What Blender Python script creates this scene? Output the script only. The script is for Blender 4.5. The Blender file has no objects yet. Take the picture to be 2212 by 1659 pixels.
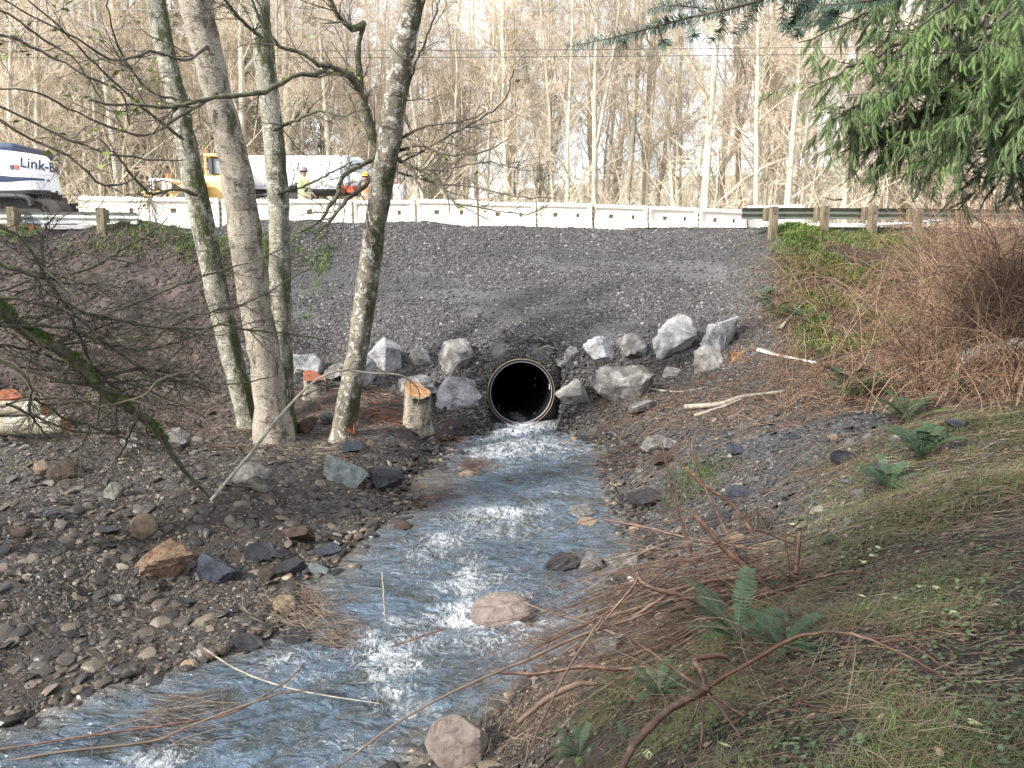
import bpy, bmesh, math
import numpy as np
from mathutils import Vector, Matrix
R = math.radians
rng = np.random.default_rng(7)
scene = bpy.context.scene
COL = scene.collection

# ------------------------------------------------------------------ camera geometry (metres; eye at the origin, looking along +y)
FX, CU, CV = 1642.0, 1106.0, 829.5
PIT = math.atan((829.5 - 560) / FX)
cP, sP = math.cos(PIT), math.sin(PIT)
def ray(U, V):
    a = (U - CU) / FX; b = -(V - CV) / FX
    return np.array([a, cP + b * sP, -sP + b * cP])
def P(U, V, y):
    d = ray(U, V); return d * (y / d[1])
def pxm(n, y): return n * y / FX

# ------------------------------------------------------------------ numpy noise
def vnoise(x, y, s, seed):
    g = np.random.default_rng(seed).random((256, 256))
    x = np.asarray(x) / s; y = np.asarray(y) / s
    xi = np.floor(x).astype(int); yi = np.floor(y).astype(int)
    fx = x - xi; fy = y - yi
    fx = fx * fx * (3 - 2 * fx); fy = fy * fy * (3 - 2 * fy)
    a = g[xi & 255, yi & 255]; b = g[(xi + 1) & 255, yi & 255]; c = g[xi & 255, (yi + 1) & 255]; d = g[(xi + 1) & 255, (yi + 1) & 255]
    return (a * (1 - fx) + b * fx) * (1 - fy) + (c * (1 - fx) + d * fx) * fy - 0.5
def fbm(x, y, s, seed, o=4):
    r = 0; a = 1.0
    for k in range(o):
        r = r + a * vnoise(x, y, s / 2 ** k, seed + k); a *= 0.5
    return r
def sstep(a, b, x):
    t = np.clip((np.asarray(x) - a) / (b - a), 0, 1); return t * t * (3 - 2 * t)

# ------------------------------------------------------------------ object helpers
def tag(o, label=None, cat=None, group=None, kind=None):
    if label: o['label'] = label
    if cat: o['category'] = cat
    if group: o['group'] = group
    if kind: o['kind'] = kind
    return o
def empty(name, loc=(0, 0, 0), label=None, cat=None, group=None, rz=0):
    o = bpy.data.objects.new(name, None); COL.objects.link(o)
    o.location = loc; o.rotation_euler = (0, 0, rz); o.empty_display_size = 0.2
    return tag(o, label, cat, group)
def link(name, mesh, parent=None, keep=True):
    o = bpy.data.objects.new(name, mesh); COL.objects.link(o)
    if parent is not None:
        o.parent = parent
        if keep:      # geometry given in world space, parent at a location
            o.matrix_parent_inverse = Matrix.LocRotScale(parent.location, parent.rotation_euler, parent.scale).inverted()
    return o
class MB:
    def __init__(s): s.v = []; s.q = []; s.t = []; s.c = []; s.n = 0
    def add(s, V, Q=None, T=None, tint=0.5):
        V = np.asarray(V, float).reshape(-1, 3)
        if Q is not None and len(Q): s.q.append(np.asarray(Q, np.int64).reshape(-1, 4) + s.n)
        if T is not None and len(T): s.t.append(np.asarray(T, np.int64).reshape(-1, 3) + s.n)
        s.v.append(V); s.c.append(np.broadcast_to(np.asarray(tint, float), (len(V),)).copy() if np.ndim(tint) < 1 or len(np.atleast_1d(tint)) == len(V) else np.repeat(tint, len(V) // len(tint)))
        s.n += len(V); return s
    def mesh(s, name, mat=None, smooth=False):
        V = np.concatenate(s.v) if s.v else np.zeros((0, 3))
        q = np.concatenate(s.q) if s.q else np.zeros((0, 4), int); t = np.concatenate(s.t) if s.t else np.zeros((0, 3), int)
        m = bpy.data.meshes.new(name)
        m.vertices.add(len(V)); m.vertices.foreach_set('co', V.astype(np.float32).ravel())
        L = np.concatenate([q.ravel(), t.ravel()]).astype(np.int32)
        m.loops.add(len(L)); m.loops.foreach_set('vertex_index', L)
        st = np.concatenate([np.arange(len(q)) * 4, len(q) * 4 + np.arange(len(t)) * 3]).astype(np.int32)
        m.polygons.add(len(st)); m.polygons.foreach_set('loop_start', st)
        m.polygons.foreach_set('use_smooth', np.full(len(st), smooth))
        m.update(calc_edges=True)
        a = m.attributes.new('tint', 'FLOAT', 'POINT'); a.data.foreach_set('value', np.concatenate(s.c).astype(np.float32))
        if mat: m.materials.append(mat)
        return m
    def box(s, c, d, rz=0, tint=0.5, rx=0, ry=0):
        V = np.array([[x, y, z] for x in (-.5, .5) for y in (-.5, .5) for z in (-.5, .5)]) * np.array(d)
        M = np.array((Matrix.Rotation(rz, 3, 'Z') @ Matrix.Rotation(ry, 3, 'Y') @ Matrix.Rotation(rx, 3, 'X')))
        V = V @ M.T + np.array(c)
        return s.add(V, [[0, 1, 3, 2], [4, 6, 7, 5], [0, 4, 5, 1], [2, 3, 7, 6], [0, 2, 6, 4], [1, 5, 7, 3]], tint=tint)
    def tubes(s, paths, radii, k=3, tint=None, cap=False):
        P_ = np.asarray(paths, float); 
        if P_.ndim == 2: P_ = P_[None]
        r = np.asarray(radii, float)
        if r.ndim == 1: r = np.broadcast_to(r, P_.shape[:2])
        m, n = P_.shape[:2]
        if m == 0: return s
        T = np.gradient(P_, axis=1); T /= np.linalg.norm(T, axis=2, keepdims=True) + 1e-9
        D = P_[:, -1] - P_[:, 0]; ax = np.argmin(np.abs(D), axis=1); ref = np.eye(3)[ax][:, None, :]
        A = np.cross(T, ref); A /= np.linalg.norm(A, axis=2, keepdims=True) + 1e-9; B = np.cross(T, A)
        th = np.arange(k) * 2 * math.pi / k
        V = P_[:, :, None, :] + r[:, :, None, None] * (A[:, :, None, :] * np.cos(th)[None, None, :, None] + B[:, :, None, :] * np.sin(th)[None, None, :, None])
        i = np.arange(n - 1)[:, None] * k; j = np.arange(k)[None, :]; j2 = (j + 1) % k
        q = np.stack([i + j, i + j2, i + k + j2, i + k + j], -1).reshape(-1, 4)
        Q = (q[None] + (np.arange(m) * n * k)[:, None, None]).reshape(-1, 4)
        tt = 0.5 if tint is None else tint
        if np.ndim(tt) == 1: tt = np.repeat(tt, n * k)
        s.add(V.reshape(-1, 3), Q, tint=tt)
        if cap:
            for a in range(m):
                for e in (0, n - 1):
                    ring = V[a, e]; c = ring.mean(0)
                    tr = [[k, (x + 1) % k, x] if e == 0 else [k, x, (x + 1) % k] for x in range(k)]
                    s.add(np.vstack([ring, c]), T=tr, tint=0.5)
        return s
def scatter(mb, protos, pos, scale, rot3, tint):
    """protos: list of (V,T); pos (n,3) scale (n,3) rot3 (n,3,3) tint (n,)"""
    n = len(pos); pick = rng.integers(0, len(protos), n)
    for i, (V, T) in enumerate(protos):
        s = pick == i
        if not s.any(): continue
        W = (V[None] * scale[s][:, None, :])
        W = np.einsum('nij,nkj->nki', rot3[s], W) + pos[s][:, None, :]
        F = (np.asarray(T)[None] + (np.arange(s.sum()) * len(V))[:, None, None]).reshape(-1, len(T[0]))
        kw = dict(T=F) if len(T[0]) == 3 else dict(Q=F)
        mb.add(W.reshape(-1, 3), tint=np.repeat(tint[s], len(V)), **kw)
def rots(n, tilt=0.5, normals=None):
    """random z spin then tilt"""
    a = rng.random(n) * 6.283; t = rng.normal(0, tilt, n); b = rng.random(n) * 6.283
    Rz = np.zeros((n, 3, 3)); Rz[:, 0, 0] = np.cos(a); Rz[:, 0, 1] = -np.sin(a); Rz[:, 1, 0] = np.sin(a); Rz[:, 1, 1] = np.cos(a); Rz[:, 2, 2] = 1
    ax = np.stack([np.cos(b), np.sin(b), 0 * b], 1); K = np.zeros((n, 3, 3))
    K[:, 0, 2] = ax[:, 1]; K[:, 1, 2] = -ax[:, 0]; K[:, 2, 0] = -ax[:, 1]; K[:, 2, 1] = ax[:, 0]
    Rt = np.eye(3)[None] + np.sin(t)[:, None, None] * K + (1 - np.cos(t))[:, None, None] * (K @ K)
    M = Rt @ Rz
    if normals is not None:
        nz = normals; b_ = np.array([0, 0, 1.0]); v = np.cross(np.broadcast_to(b_, nz.shape), nz); c = nz[:, 2]
        K2 = np.zeros((n, 3, 3)); K2[:, 0, 1] = -v[:, 2]; K2[:, 0, 2] = v[:, 1]; K2[:, 1, 0] = v[:, 2]; K2[:, 1, 2] = -v[:, 0]; K2[:, 2, 0] = -v[:, 1]; K2[:, 2, 1] = v[:, 0]
        M = (np.eye(3)[None] + K2 + (K2 @ K2) / (1 + c)[:, None, None]) @ M
    return M
def resample(pts, n):
    """Catmull-Rom through pts"""
    p = np.asarray(pts, float); p = np.vstack([2 * p[0] - p[1], p, 2 * p[-1] - p[-2]]); m = len(p) - 3
    out = []
    for t in np.linspace(0, m - 1e-6, n):
        i = int(t); f = t - i; a, b, c, d = p[i:i + 4]
        out.append(0.5 * (2 * b + (c - a) * f + (2 * a - 5 * b + 4 * c - d) * f * f + (3 * b - a - 3 * c + d) * f ** 3))
    return np.array(out)
def unit(v): return v / (np.linalg.norm(v, axis=-1, keepdims=True) + 1e-9)
def grow(par, prad, cnt, ln, ang, curl, up, n, t0=0.2, t1=1.0, rs=0.6, rend=0.35, taper=0.7, g=rng, rmin=0.0):
    """children for each parent path. par (m,N,3). returns paths (m*cnt,n,3), radii"""
    m, N = par.shape[:2]; M = m * cnt
    pi = np.repeat(np.arange(m), cnt); t = t0 + (t1 - t0) * g.random(M); f = t * (N - 1); i = np.minimum(f.astype(int), N - 2); fr = (f - i)[:, None]
    base = par[pi, i] * (1 - fr) + par[pi, i + 1] * fr; tan = unit(par[pi, i + 1] - par[pi, i])
    pr = prad[pi, i] * (1 - fr[:, 0]) + prad[pi, i + 1] * fr[:, 0]
    perp = unit(np.cross(tan, unit(g.normal(size=(M, 3)))))
    a = R(ang) * (0.7 + 0.6 * g.random(M)); d = unit(tan * np.cos(a)[:, None] + perp * np.sin(a)[:, None] + np.array([0, 0, up * 0.5]))
    L = (ln[0] + (ln[1] - ln[0]) * g.random(M)) * (1 - taper * t)
    pts = [base]; step = L[:, None] / (n - 1); bend = g.normal(0, curl, (M, 3))
    for k in range(n - 1):
        pts.append(pts[-1] + d * step); d = unit(d + bend * 0.5 + g.normal(0, curl, (M, 3)) + np.array([0, 0, up]) * 0.3)
    r0 = np.maximum(pr * rs, rmin); r = r0[:, None] * np.linspace(1, rend, n)[None]
    return np.stack(pts, 1), r

# ------------------------------------------------------------------ material helpers
def new_mat(name):
    m = bpy.data.materials.new(name); m.use_nodes = True; nt = m.node_tree; b = nt.nodes['Principled BSDF']
    return m, nt, b
def N(nt, typ, **kw):
    n = nt.nodes.new(typ)
    for k, v in kw.items():
        if k.startswith('i_'):
            key = k[2:]; n.inputs[int(key) if key.isdigit() else key.replace('_', ' ')].default_value = v
        else: setattr(n, k, v)
    return n
def ramp(nt, fac, stops):
    r = nt.nodes.new('ShaderNodeValToRGB'); e = r.color_ramp.elements
    while len(e) < len(stops): e.new(0.5)
    for x, (p, c) in zip(e, stops): x.position = p; x.color = (c[0], c[1], c[2], 1) if len(c) == 3 else c
    nt.links.new(fac, r.inputs[0]); return r.outputs[0]
def mixc(nt, fac, a, b, mode='MIX'):
    m = nt.nodes.new('ShaderNodeMix'); m.data_type = 'RGBA'; m.blend_type = mode
    for s, v in ((0, fac), (6, a), (7, b)):
        if isinstance(v, (int, float)): m.inputs[s].default_value = v
        elif isinstance(v, (tuple, list)): m.inputs[s].default_value = (v[0], v[1], v[2], 1)
        else: nt.links.new(v, m.inputs[s])
    return m.outputs[2]
def math_(nt, op, a, b=0.0, clamp=False):
    m = nt.nodes.new('ShaderNodeMath'); m.operation = op; m.use_clamp = clamp
    for s, v in ((0, a), (1, b)):
        if isinstance(v, (int, float)): m.inputs[s].default_value = v
        else: nt.links.new(v, m.inputs[s])
    return m.outputs[0]
def coords(nt, world=False, scale=(1, 1, 1)):
    if world: o = nt.nodes.new('ShaderNodeNewGeometry').outputs['Position']
    else: o = nt.nodes.new('ShaderNodeTexCoord').outputs['Object']
    mp = nt.nodes.new('ShaderNodeMapping'); mp.inputs['Scale'].default_value = scale; nt.links.new(o, mp.inputs[0]); return mp.outputs[0]
def noise(nt, co, scale, detail=4, rough=0.6, dist=0):
    n = N(nt, 'ShaderNodeTexNoise'); n.inputs['Scale'].default_value = scale; n.inputs['Detail'].default_value = detail
    n.inputs['Roughness'].default_value = rough; n.inputs['Distortion'].default_value = dist; nt.links.new(co, n.inputs['Vector']); return n.outputs[0]
def attr(nt, name='tint'):
    a = nt.nodes.new('ShaderNodeAttribute'); a.attribute_name = name; return a.outputs['Fac']
def bump(nt, b, h, strength=0.5, dist=0.02):
    n = nt.nodes.new('ShaderNodeBump'); n.inputs['Strength'].default_value = strength; n.inputs['Distance'].default_value = dist
    nt.links.new(h, n.inputs['Height']); nt.links.new(n.outputs[0], b.inputs['Normal'])
def simple(name, stops, scale=4, rough=0.8, bmp=0.4, bd=0.02, world=False, tintvar=0.0, stretch=(1, 1, 1), metal=0, detail=5, objvar=0, tramp=None, spec=0.5, bscale=None):
    """noise-driven colour ramp; tint attribute scales or shifts; tramp: ramp on tint multiplied"""
    m, nt, b = new_mat(name); co = coords(nt, world, stretch)
    n = noise(nt, co, scale, detail); c = ramp(nt, n, stops)
    if tramp: c = mixc(nt, 1.0, c, ramp(nt, attr(nt), tramp), 'MULTIPLY')
    if objvar:
        oi = nt.nodes.new('ShaderNodeObjectInfo').outputs['Random']
        hsv = nt.nodes.new('ShaderNodeHueSaturation'); v = math_(nt, 'MULTIPLY_ADD', oi, objvar * 2); nt.nodes[-1].inputs[2].default_value = 1 - objvar
        nt.links.new(v, hsv.inputs['Value']); nt.links.new(c, hsv.inputs['Color']); c = hsv.outputs[0]
    nt.links.new(c, b.inputs['Base Color']); b.inputs['Roughness'].default_value = rough; b.inputs['Metallic'].default_value = metal
    b.inputs['Specular IOR Level'].default_value = spec
    if bmp:
        h = n if bscale is None else noise(nt, co, bscale, detail); bump(nt, b, h, bmp, bd)
    return m
g3 = lambda v, w=0: (v * (1 + w), v, v * (1 - w))
MAT = {}
# bark: pale lichen bark with moss and dark flecks
def bark(name, base, dark, moss, moss_amt, fleck=0.5, lichen=(0.55, 0.56, 0.5)):
    m, nt, b = new_mat(name); co = coords(nt, False); cs = coords(nt, False, (1, 1, 0.45)); ch = coords(nt, False, (1, 1, 2.6))
    n1 = noise(nt, cs, 5, 6, 0.65); c = ramp(nt, n1, [(0.3, dark), (0.45, base), (0.7, [min(1, x * 1.3) for x in base])])
    l = noise(nt, co, 9, 5, 0.7); c = mixc(nt, math_(nt, 'MULTIPLY', math_(nt, 'GREATER_THAN', l, 0.56), 0.75), c, lichen)
    f = noise(nt, ch, 22, 4, 0.75); fm = math_(nt, 'MULTIPLY', math_(nt, 'LESS_THAN', f, 0.385 + 0.035 * fleck), 0.8); c = mixc(nt, fm, c, dark)
    f2 = noise(nt, ch, 60, 3, 0.7); fm2 = math_(nt, 'MULTIPLY', math_(nt, 'LESS_THAN', f2, 0.41), 0.7); c = mixc(nt, fm2, c, dark)
    sc = noise(nt, coords(nt, False, (1, 1, 5)), 2.2, 5, 0.7, 0.4); c = mixc(nt, math_(nt, 'MULTIPLY', math_(nt, 'GREATER_THAN', sc, 0.60), 0.6), c, dark)
    mo = noise(nt, cs, 3.2, 6, 0.75); mo2 = noise(nt, co, 40, 3, 0.7)
    tm = math_(nt, 'ADD', math_(nt, 'MULTIPLY', mo, 0.75), math_(nt, 'MULTIPLY', mo2, 0.25))
    geo = nt.nodes.new('ShaderNodeNewGeometry').outputs['Normal']; sx = nt.nodes.new('ShaderNodeSeparateXYZ'); nt.links.new(geo, sx.inputs[0])
    tm = math_(nt, 'ADD', tm, math_(nt, 'MULTIPLY', sx.outputs[0], 0.09))     # moss on the side away from the light
    mk = nt.nodes.new('ShaderNodeMapRange'); mk.inputs[1].default_value = 0.62 - moss_amt; mk.inputs[2].default_value = 0.68 - moss_amt; nt.links.new(tm, mk.inputs[0])
    mc = ramp(nt, mo2, [(0.35, [x * 0.45 for x in moss]), (0.65, moss)])
    c = mixc(nt, mk.outputs[0], c, mc)
    nt.links.new(c, b.inputs['Base Color']); b.inputs['Roughness'].default_value = 0.9; b.inputs['Specular IOR Level'].default_value = 0.25
    h = math_(nt, 'ADD', math_(nt, 'ADD', math_(nt, 'MULTIPLY', f, 0.6), n1), math_(nt, 'MULTIPLY', mk.outputs[0], 0.5)); bump(nt, b, h, 0.8, 0.03)
    return m
MAT['bark_grey'] = bark('bark_pale_flecked', (0.30, 0.265, 0.215), (0.05, 0.04, 0.03), (0.09, 0.10, 0.04), 0.03, 1.1, (0.42, 0.39, 0.33))
MAT['bark_mossy'] = bark('bark_mossy', (0.27, 0.26, 0.21), (0.045, 0.04, 0.03), (0.075, 0.09, 0.035), 0.085, 1.2, (0.52, 0.52, 0.45))
MAT['bark_lichen'] = bark('bark_lichen', (0.20, 0.18, 0.14), (0.04, 0.03, 0.025), (0.08, 0.09, 0.04), 0.07, 1.0, (0.62, 0.62, 0.58))
MAT['bark_log'] = bark('bark_log', (0.27, 0.245, 0.185), (0.07, 0.055, 0.04), (0.12, 0.13, 0.05), 0.02, 0.2)
MAT['bark_white'] = bark('bark_white', (0.6, 0.6, 0.56), (0.15, 0.14, 0.12), (0.12, 0.14, 0.06), -0.06, 0.1, (0.8, 0.8, 0.76))
MAT['bark_far'] = simple('bark_far', [(0.3, (0.30, 0.27, 0.20)), (0.5, (0.48, 0.44, 0.35)), (0.7, (0.60, 0.57, 0.47))], 3, 0.9, 0, objvar=0.3, stretch=(2, 2, 0.8))
MAT['twig_far'] = simple('twig_far', [(0.3, (0.50, 0.40, 0.30)), (0.7, (0.74, 0.64, 0.50))], 2, 0.9, 0, objvar=0.25)
MAT['twig_olive'] = simple('twig_olive', [(0.3, (0.38, 0.33, 0.22)), (0.7, (0.60, 0.54, 0.39))], 2, 0.9, 0, objvar=0.35)
MAT['twig_dark'] = simple('twig_dark', [(0.3, (0.035, 0.028, 0.022)), (0.6, (0.09, 0.075, 0.055)), (0.75, (0.18, 0.18, 0.13))], 6, 0.8, 0.3, 0.005)
MAT['twig_mossy'] = simple('twig_mossy', [(0.3, (0.03, 0.027, 0.02)), (0.5, (0.08, 0.075, 0.05)), (0.62, (0.10, 0.12, 0.05)), (0.75, (0.25, 0.27, 0.2))], 14, 0.9, 0.6, 0.01)
MAT['moss'] = simple('moss', [(0.3, (0.04, 0.07, 0.01)), (0.7, (0.16, 0.24, 0.03))], 30, 1, 0.8, 0.01)
MAT['twig_pale'] = simple('twig_pale', [(0.3, (0.16, 0.14, 0.11)), (0.7, (0.38, 0.35, 0.29))], 10, 0.8, 0.3, 0.005)
MAT['cane_red'] = simple('cane_red', [(0.3, (0.035, 0.018, 0.012)), (0.52, (0.092, 0.043, 0.026)), (0.70, (0.20, 0.125, 0.08))], 9, 0.5, 0.4, 0.005, tramp=[(0, (0.4, 0.35, 0.35)), (0.5, (0.9, 0.9, 0.9)), (1, (1.5, 1.7, 1.8))])
MAT['cane_mix'] = simple('cane_mix', [(0.3, (0.075, 0.056, 0.042)), (0.6, (0.165, 0.13, 0.10))], 5, 0.7, 0, tramp=[(0, (0.3, 0.28, 0.27)), (0.3, (0.85, 0.62, 0.52)), (0.7, (1.0, 0.98, 0.92)), (1, (2.0, 2.0, 1.9))])
MAT['wood_fresh'] = simple('wood_fresh', [(0.3, (0.24, 0.10, 0.04)), (0.5, (0.42, 0.22, 0.10)), (0.7, (0.54, 0.36, 0.20))], 11, 0.7, 0.4, 0.01, stretch=(1, 1, 0.3))
def rings(m):
    nt = m.node_tree; b = nt.nodes['Principled BSDF']; src = b.inputs['Base Color'].links[0].from_socket; n = noise(nt, coords(nt, False, (3, 3, 3)), 8, 5, .8, 1.5); c = mixc(nt, ramp(nt, n, [(.42, (.75, .75, .75)), (.5, (0, 0, 0))]), src, (.12, .05, .02)); nt.links.new(c, b.inputs['Base Color'])
rings(MAT['wood_fresh'])
MAT['wood_redcut'] = simple('wood_redcut', [(0.3, (0.13, 0.04, 0.02)), (0.7, (0.36, 0.12, 0.05))], 12, 0.7, 0.4, 0.01)
MAT['post'] = simple('weathered_post', [(0.3, (0.06, 0.045, 0.03)), (0.5, (0.16, 0.13, 0.085)), (0.7, (0.25, 0.22, 0.15))], 6, 0.9, 0.6, 0.01, stretch=(4, 4, 0.5))
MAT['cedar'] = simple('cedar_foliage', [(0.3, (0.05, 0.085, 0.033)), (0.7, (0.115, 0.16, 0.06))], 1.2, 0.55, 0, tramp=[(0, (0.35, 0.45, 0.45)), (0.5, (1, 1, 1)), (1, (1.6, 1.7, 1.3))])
MAT['needle'] = simple('fir_needles', [(0.3, (0.02, 0.05, 0.03)), (0.7, (0.06, 0.11, 0.075))], 2, 0.5, 0)
MAT['conifer_far'] = simple('conifer_far', [(0.3, (0.05, 0.08, 0.04)), (0.7, (0.11, 0.16, 0.08))], 0.6, 0.8, 0, objvar=0.3, tramp=[(0, (0.5, 0.5, 0.5)), (1, (1.4, 1.4, 1.2))])
MAT['fern'] = simple('fern', [(0.3, (0.022, 0.048, 0.018)), (0.7, (0.055, 0.10, 0.038))], 5, 0.5, 0, tramp=[(0, (0.6, 0.7, 0.8)), (0.8, (1.2, 1.2, 1.2)), (1, (2.4, 2.0, 1.2))])
MAT['grass'] = simple('grass', [(0.35, (0.045, 0.054, 0.021)), (0.65, (0.088, 0.097, 0.042))], 1.5, 0.6, 0, world=True, tramp=[(0, (0.8, 0.55, 0.7)), (0.35, (1.7, 1.15, 1.35)), (0.6, (1.25, 1.05, 1.1)), (0.72, (0.75, 1.0, 0.6)), (1, (1.3, 1.75, 0.9))])
MAT['ivy'] = simple('ground_leaves', [(0.35, (0.03, 0.055, 0.02)), (0.65, (0.075, 0.11, 0.045))], 3, 0.5, 0, world=True, tramp=[(0, (0.6, 0.6, 0.6)), (0.85, (1.3, 1.3, 1.2)), (0.9, (3.0, 1.6, 0.7)), (1, (3.5, 2.4, 1.0))])
MAT['grass_bright'] = simple('grass_bright', [(0.35, (0.085, 0.115, 0.03)), (0.65, (0.17, 0.21, 0.07))], 1.5, 0.6, 0, world=True, tramp=[(0, (1.5, 1.1, 1.1)), (0.4, (1.2, 1.1, 0.9)), (0.6, (0.8, 1.0, 0.7)), (1, (1.2, 1.5, 0.9))])
MAT['thicket'] = simple('thicket_canes', [(0.3, (0.085, 0.056, 0.038)), (0.6, (0.20, 0.145, 0.10))], 5, 0.7, 0, tramp=[(0, (0.25, 0.22, 0.22)), (0.3, (0.95, 0.66, 0.54)), (0.7, (1.1, 1.0, 0.9)), (1, (1.8, 1.75, 1.6))])
MAT['litter'] = simple('leaf_litter', [(0.3, (0.6, 0.6, 0.6)), (0.7, (1, 1, 1))], 9, 0.7, 0, tramp=[(0, (0.06, 0.034, 0.022)), (0.5, (0.13, 0.08, 0.05)), (0.8, (0.24, 0.18, 0.12)), (0.93, (0.36, 0.34, 0.2)), (1, (0.5, 0.52, 0.26))])
MAT['green_leaf'] = simple('green_leaf', [(0.3, (0.10, 0.16, 0.02)), (0.7, (0.24, 0.30, 0.04))], 3, 0.5, 0)
MAT['pale_leaf'] = simple('pale_leaf', [(0.3, (0.45, 0.5, 0.22)), (0.7, (0.62, 0.64, 0.36))], 20, 0.5, 0.2, 0.003)
# stones
MAT['stone_emb'] = simple('crushed_rock', [(0.3, (0.65, 0.62, 0.60)), (0.7, (1.05, 1.03, 1.02))], 12, 0.75, 0, world=True, tramp=[(0, g3(0.028, .02)), (0.5, g3(0.068, .02)), (0.96, g3(0.12, .02)), (1, g3(0.30, .02))])
MAT['stone_bar'] = simple('bar_stones', [(0.3, (0.7, 0.68, 0.66)), (0.7, (1.1, 1.06, 1.0))], 14, 0.5, 0, world=True, tramp=[(0, g3(0.016, .05)), (0.5, g3(0.048, .10)), (0.82, (0.095, 0.078, 0.064)), (0.97, (0.16, 0.135, 0.105)), (1, (0.36, 0.32, 0.26))])
MAT['slate'] = simple('slate_chips', [(0.3, (0.6, 0.61, 0.63)), (0.7, (1.1, 1.1, 1.1))], 14, 0.45, 0, world=True, tramp=[(0, (0.016, 0.017, 0.019)), (0.6, (0.05, 0.05, 0.053)), (0.95, (0.085, 0.082, 0.08)), (1, (0.26, 0.22, 0.17))])
def rockmat(name, a, b_, c_, scale=5, crack=0.5, rough=0.85, lich=None, spec=0.4):
    m, nt, b = new_mat(name); co = coords(nt)
    n = noise(nt, co, scale, 8, 0.7, 0.6); c = ramp(nt, n, [(0.34, a), (0.5, b_), (0.66, c_)])
    f = noise(nt, co, scale * 5, 6, 0.8, 2.5); c = mixc(nt, math_(nt, 'MULTIPLY', ramp(nt, f, [(0.40, (1, 1, 1)), (0.47, (0, 0, 0))]), crack), c, a)
    if lich: l = noise(nt, co, scale * 0.9, 6, 0.8, 1); c = mixc(nt, math_(nt, 'GREATER_THAN', l, 0.55), c, lich)
    nt.links.new(c, b.inputs['Base Color']); b.inputs['Roughness'].default_value = rough; b.inputs['Specular IOR Level'].default_value = spec
    bump(nt, b, math_(nt, 'ADD', n, math_(nt, 'MULTIPLY', f, 0.7)), 1.0, 0.10); return m
MAT['rk_white'] = rockmat('boulder_white', (0.15, 0.15, 0.155), (0.52, 0.52, 0.53), (0.86, 0.86, 0.86), 3.2, 0.8)
MAT['rk_warm'] = rockmat('boulder_warm_grey', (0.2, 0.18, 0.16), (0.45, 0.43, 0.40), (0.72, 0.70, 0.66), 4, 0.5)
MAT['rk_dusty'] = rockmat('boulder_dusty', (0.10, 0.095, 0.09), (0.29, 0.275, 0.26), (0.64, 0.63, 0.61), 3.5, 0.7)
MAT['rk_blue'] = rockmat('boulder_bluegreen', (0.13, 0.15, 0.15), (0.26, 0.30, 0.30), (0.38, 0.42, 0.41), 7, 0.3)
MAT['rk_slate'] = rockmat('rock_slate', (0.018, 0.02, 0.025), (0.045, 0.048, 0.055), (0.09, 0.09, 0.1), 5, 0.4, 0.4, spec=0.6)
MAT['rk_bluesl'] = rockmat('rock_blue_slate', (0.03, 0.034, 0.045), (0.065, 0.075, 0.10), (0.11, 0.125, 0.16), 5, 0.3, 0.35, spec=0.6)
MAT['rk_tan'] = rockmat('rock_tan', (0.18, 0.12, 0.08), (0.42, 0.32, 0.22), (0.6, 0.48, 0.36), 6, 0.3, 0.6)
MAT['rk_red'] = rockmat('rock_rust', (0.10, 0.05, 0.03), (0.36, 0.24, 0.15), (0.48, 0.37, 0.25), 7, 0.4, 0.7, lich=(0.20, 0.085, 0.05))
MAT['rk_brown'] = rockmat('rock_brown', (0.05, 0.032, 0.024), (0.11, 0.075, 0.055), (0.2, 0.14, 0.1), 6, 0.4, 0.7)
MAT['rk_speck'] = rockmat('rock_speckled', (0.12, 0.11, 0.1), (0.42, 0.40, 0.36), (0.55, 0.53, 0.48), 9, 0.7, 0.6)
MAT['rk_pink'] = rockmat('rock_pinkish', (0.18, 0.14, 0.12), (0.46, 0.37, 0.32), (0.62, 0.53, 0.47), 8, 0.55, 0.45, spec=0.6)
# man made
def paint(name, col, rough=0.4, metal=0, dirt=0.3, coat=0.0):
    m, nt, b = new_mat(name); co = coords(nt); n = noise(nt, co, 2.5, 6, 0.7); n2 = noise(nt, co, 14, 4, 0.7)
    c = mixc(nt, math_(nt, 'MULTIPLY', ramp(nt, n, [(0.5, (0, 0, 0)), (0.75, (1, 1, 1))]), dirt), col, [x * 0.5 for x in col])
    nt.links.new(c, b.inputs['Base Color']); b.inputs['Metallic'].default_value = metal
    nt.links.new(math_(nt, 'MULTIPLY_ADD', n2, 0.3), b.inputs['Roughness']); nt.nodes[-1].inputs[2].default_value = rough - 0.12
    b.inputs['Coat Weight'].default_value = coat; return m
MAT['plastic'] = paint('barrier_plastic', (0.82, 0.765, 0.67), 0.5, dirt=0.45)
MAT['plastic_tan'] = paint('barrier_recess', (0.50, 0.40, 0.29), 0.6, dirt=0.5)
MAT['steel'] = paint('galvanised_steel', (0.42, 0.44, 0.43), 0.5, 0.55, 0.8)
MAT['steel_moss'] = paint('algae_steel', (0.15, 0.16, 0.13), 0.65, 0.3, 0.8)
MAT['white'] = paint('white_paint', (0.82, 0.82, 0.82), 0.35, dirt=0.15, coat=0.3)
MAT['yellow'] = paint('yellow_paint', (0.90, 0.60, 0.22), 0.4, dirt=0.3, coat=0.2)
MAT['black'] = paint('black_rubber', (0.025, 0.025, 0.025), 0.6)
MAT['dkmetal'] = paint('dark_metal', (0.06, 0.06, 0.065), 0.5, 0.3)
MAT['navy'] = paint('navy_paint', (0.03, 0.045, 0.10), 0.3, coat=0.3, dirt=0.1)
MAT['grey'] = paint('grey_paint', (0.4, 0.4, 0.43), 0.5)
MAT['red'] = paint('red_paint', (0.5, 0.08, 0.03), 0.5)
MAT['orange'] = paint('orange_flag', (0.85, 0.16, 0.03), 0.6, dirt=0)
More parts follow.
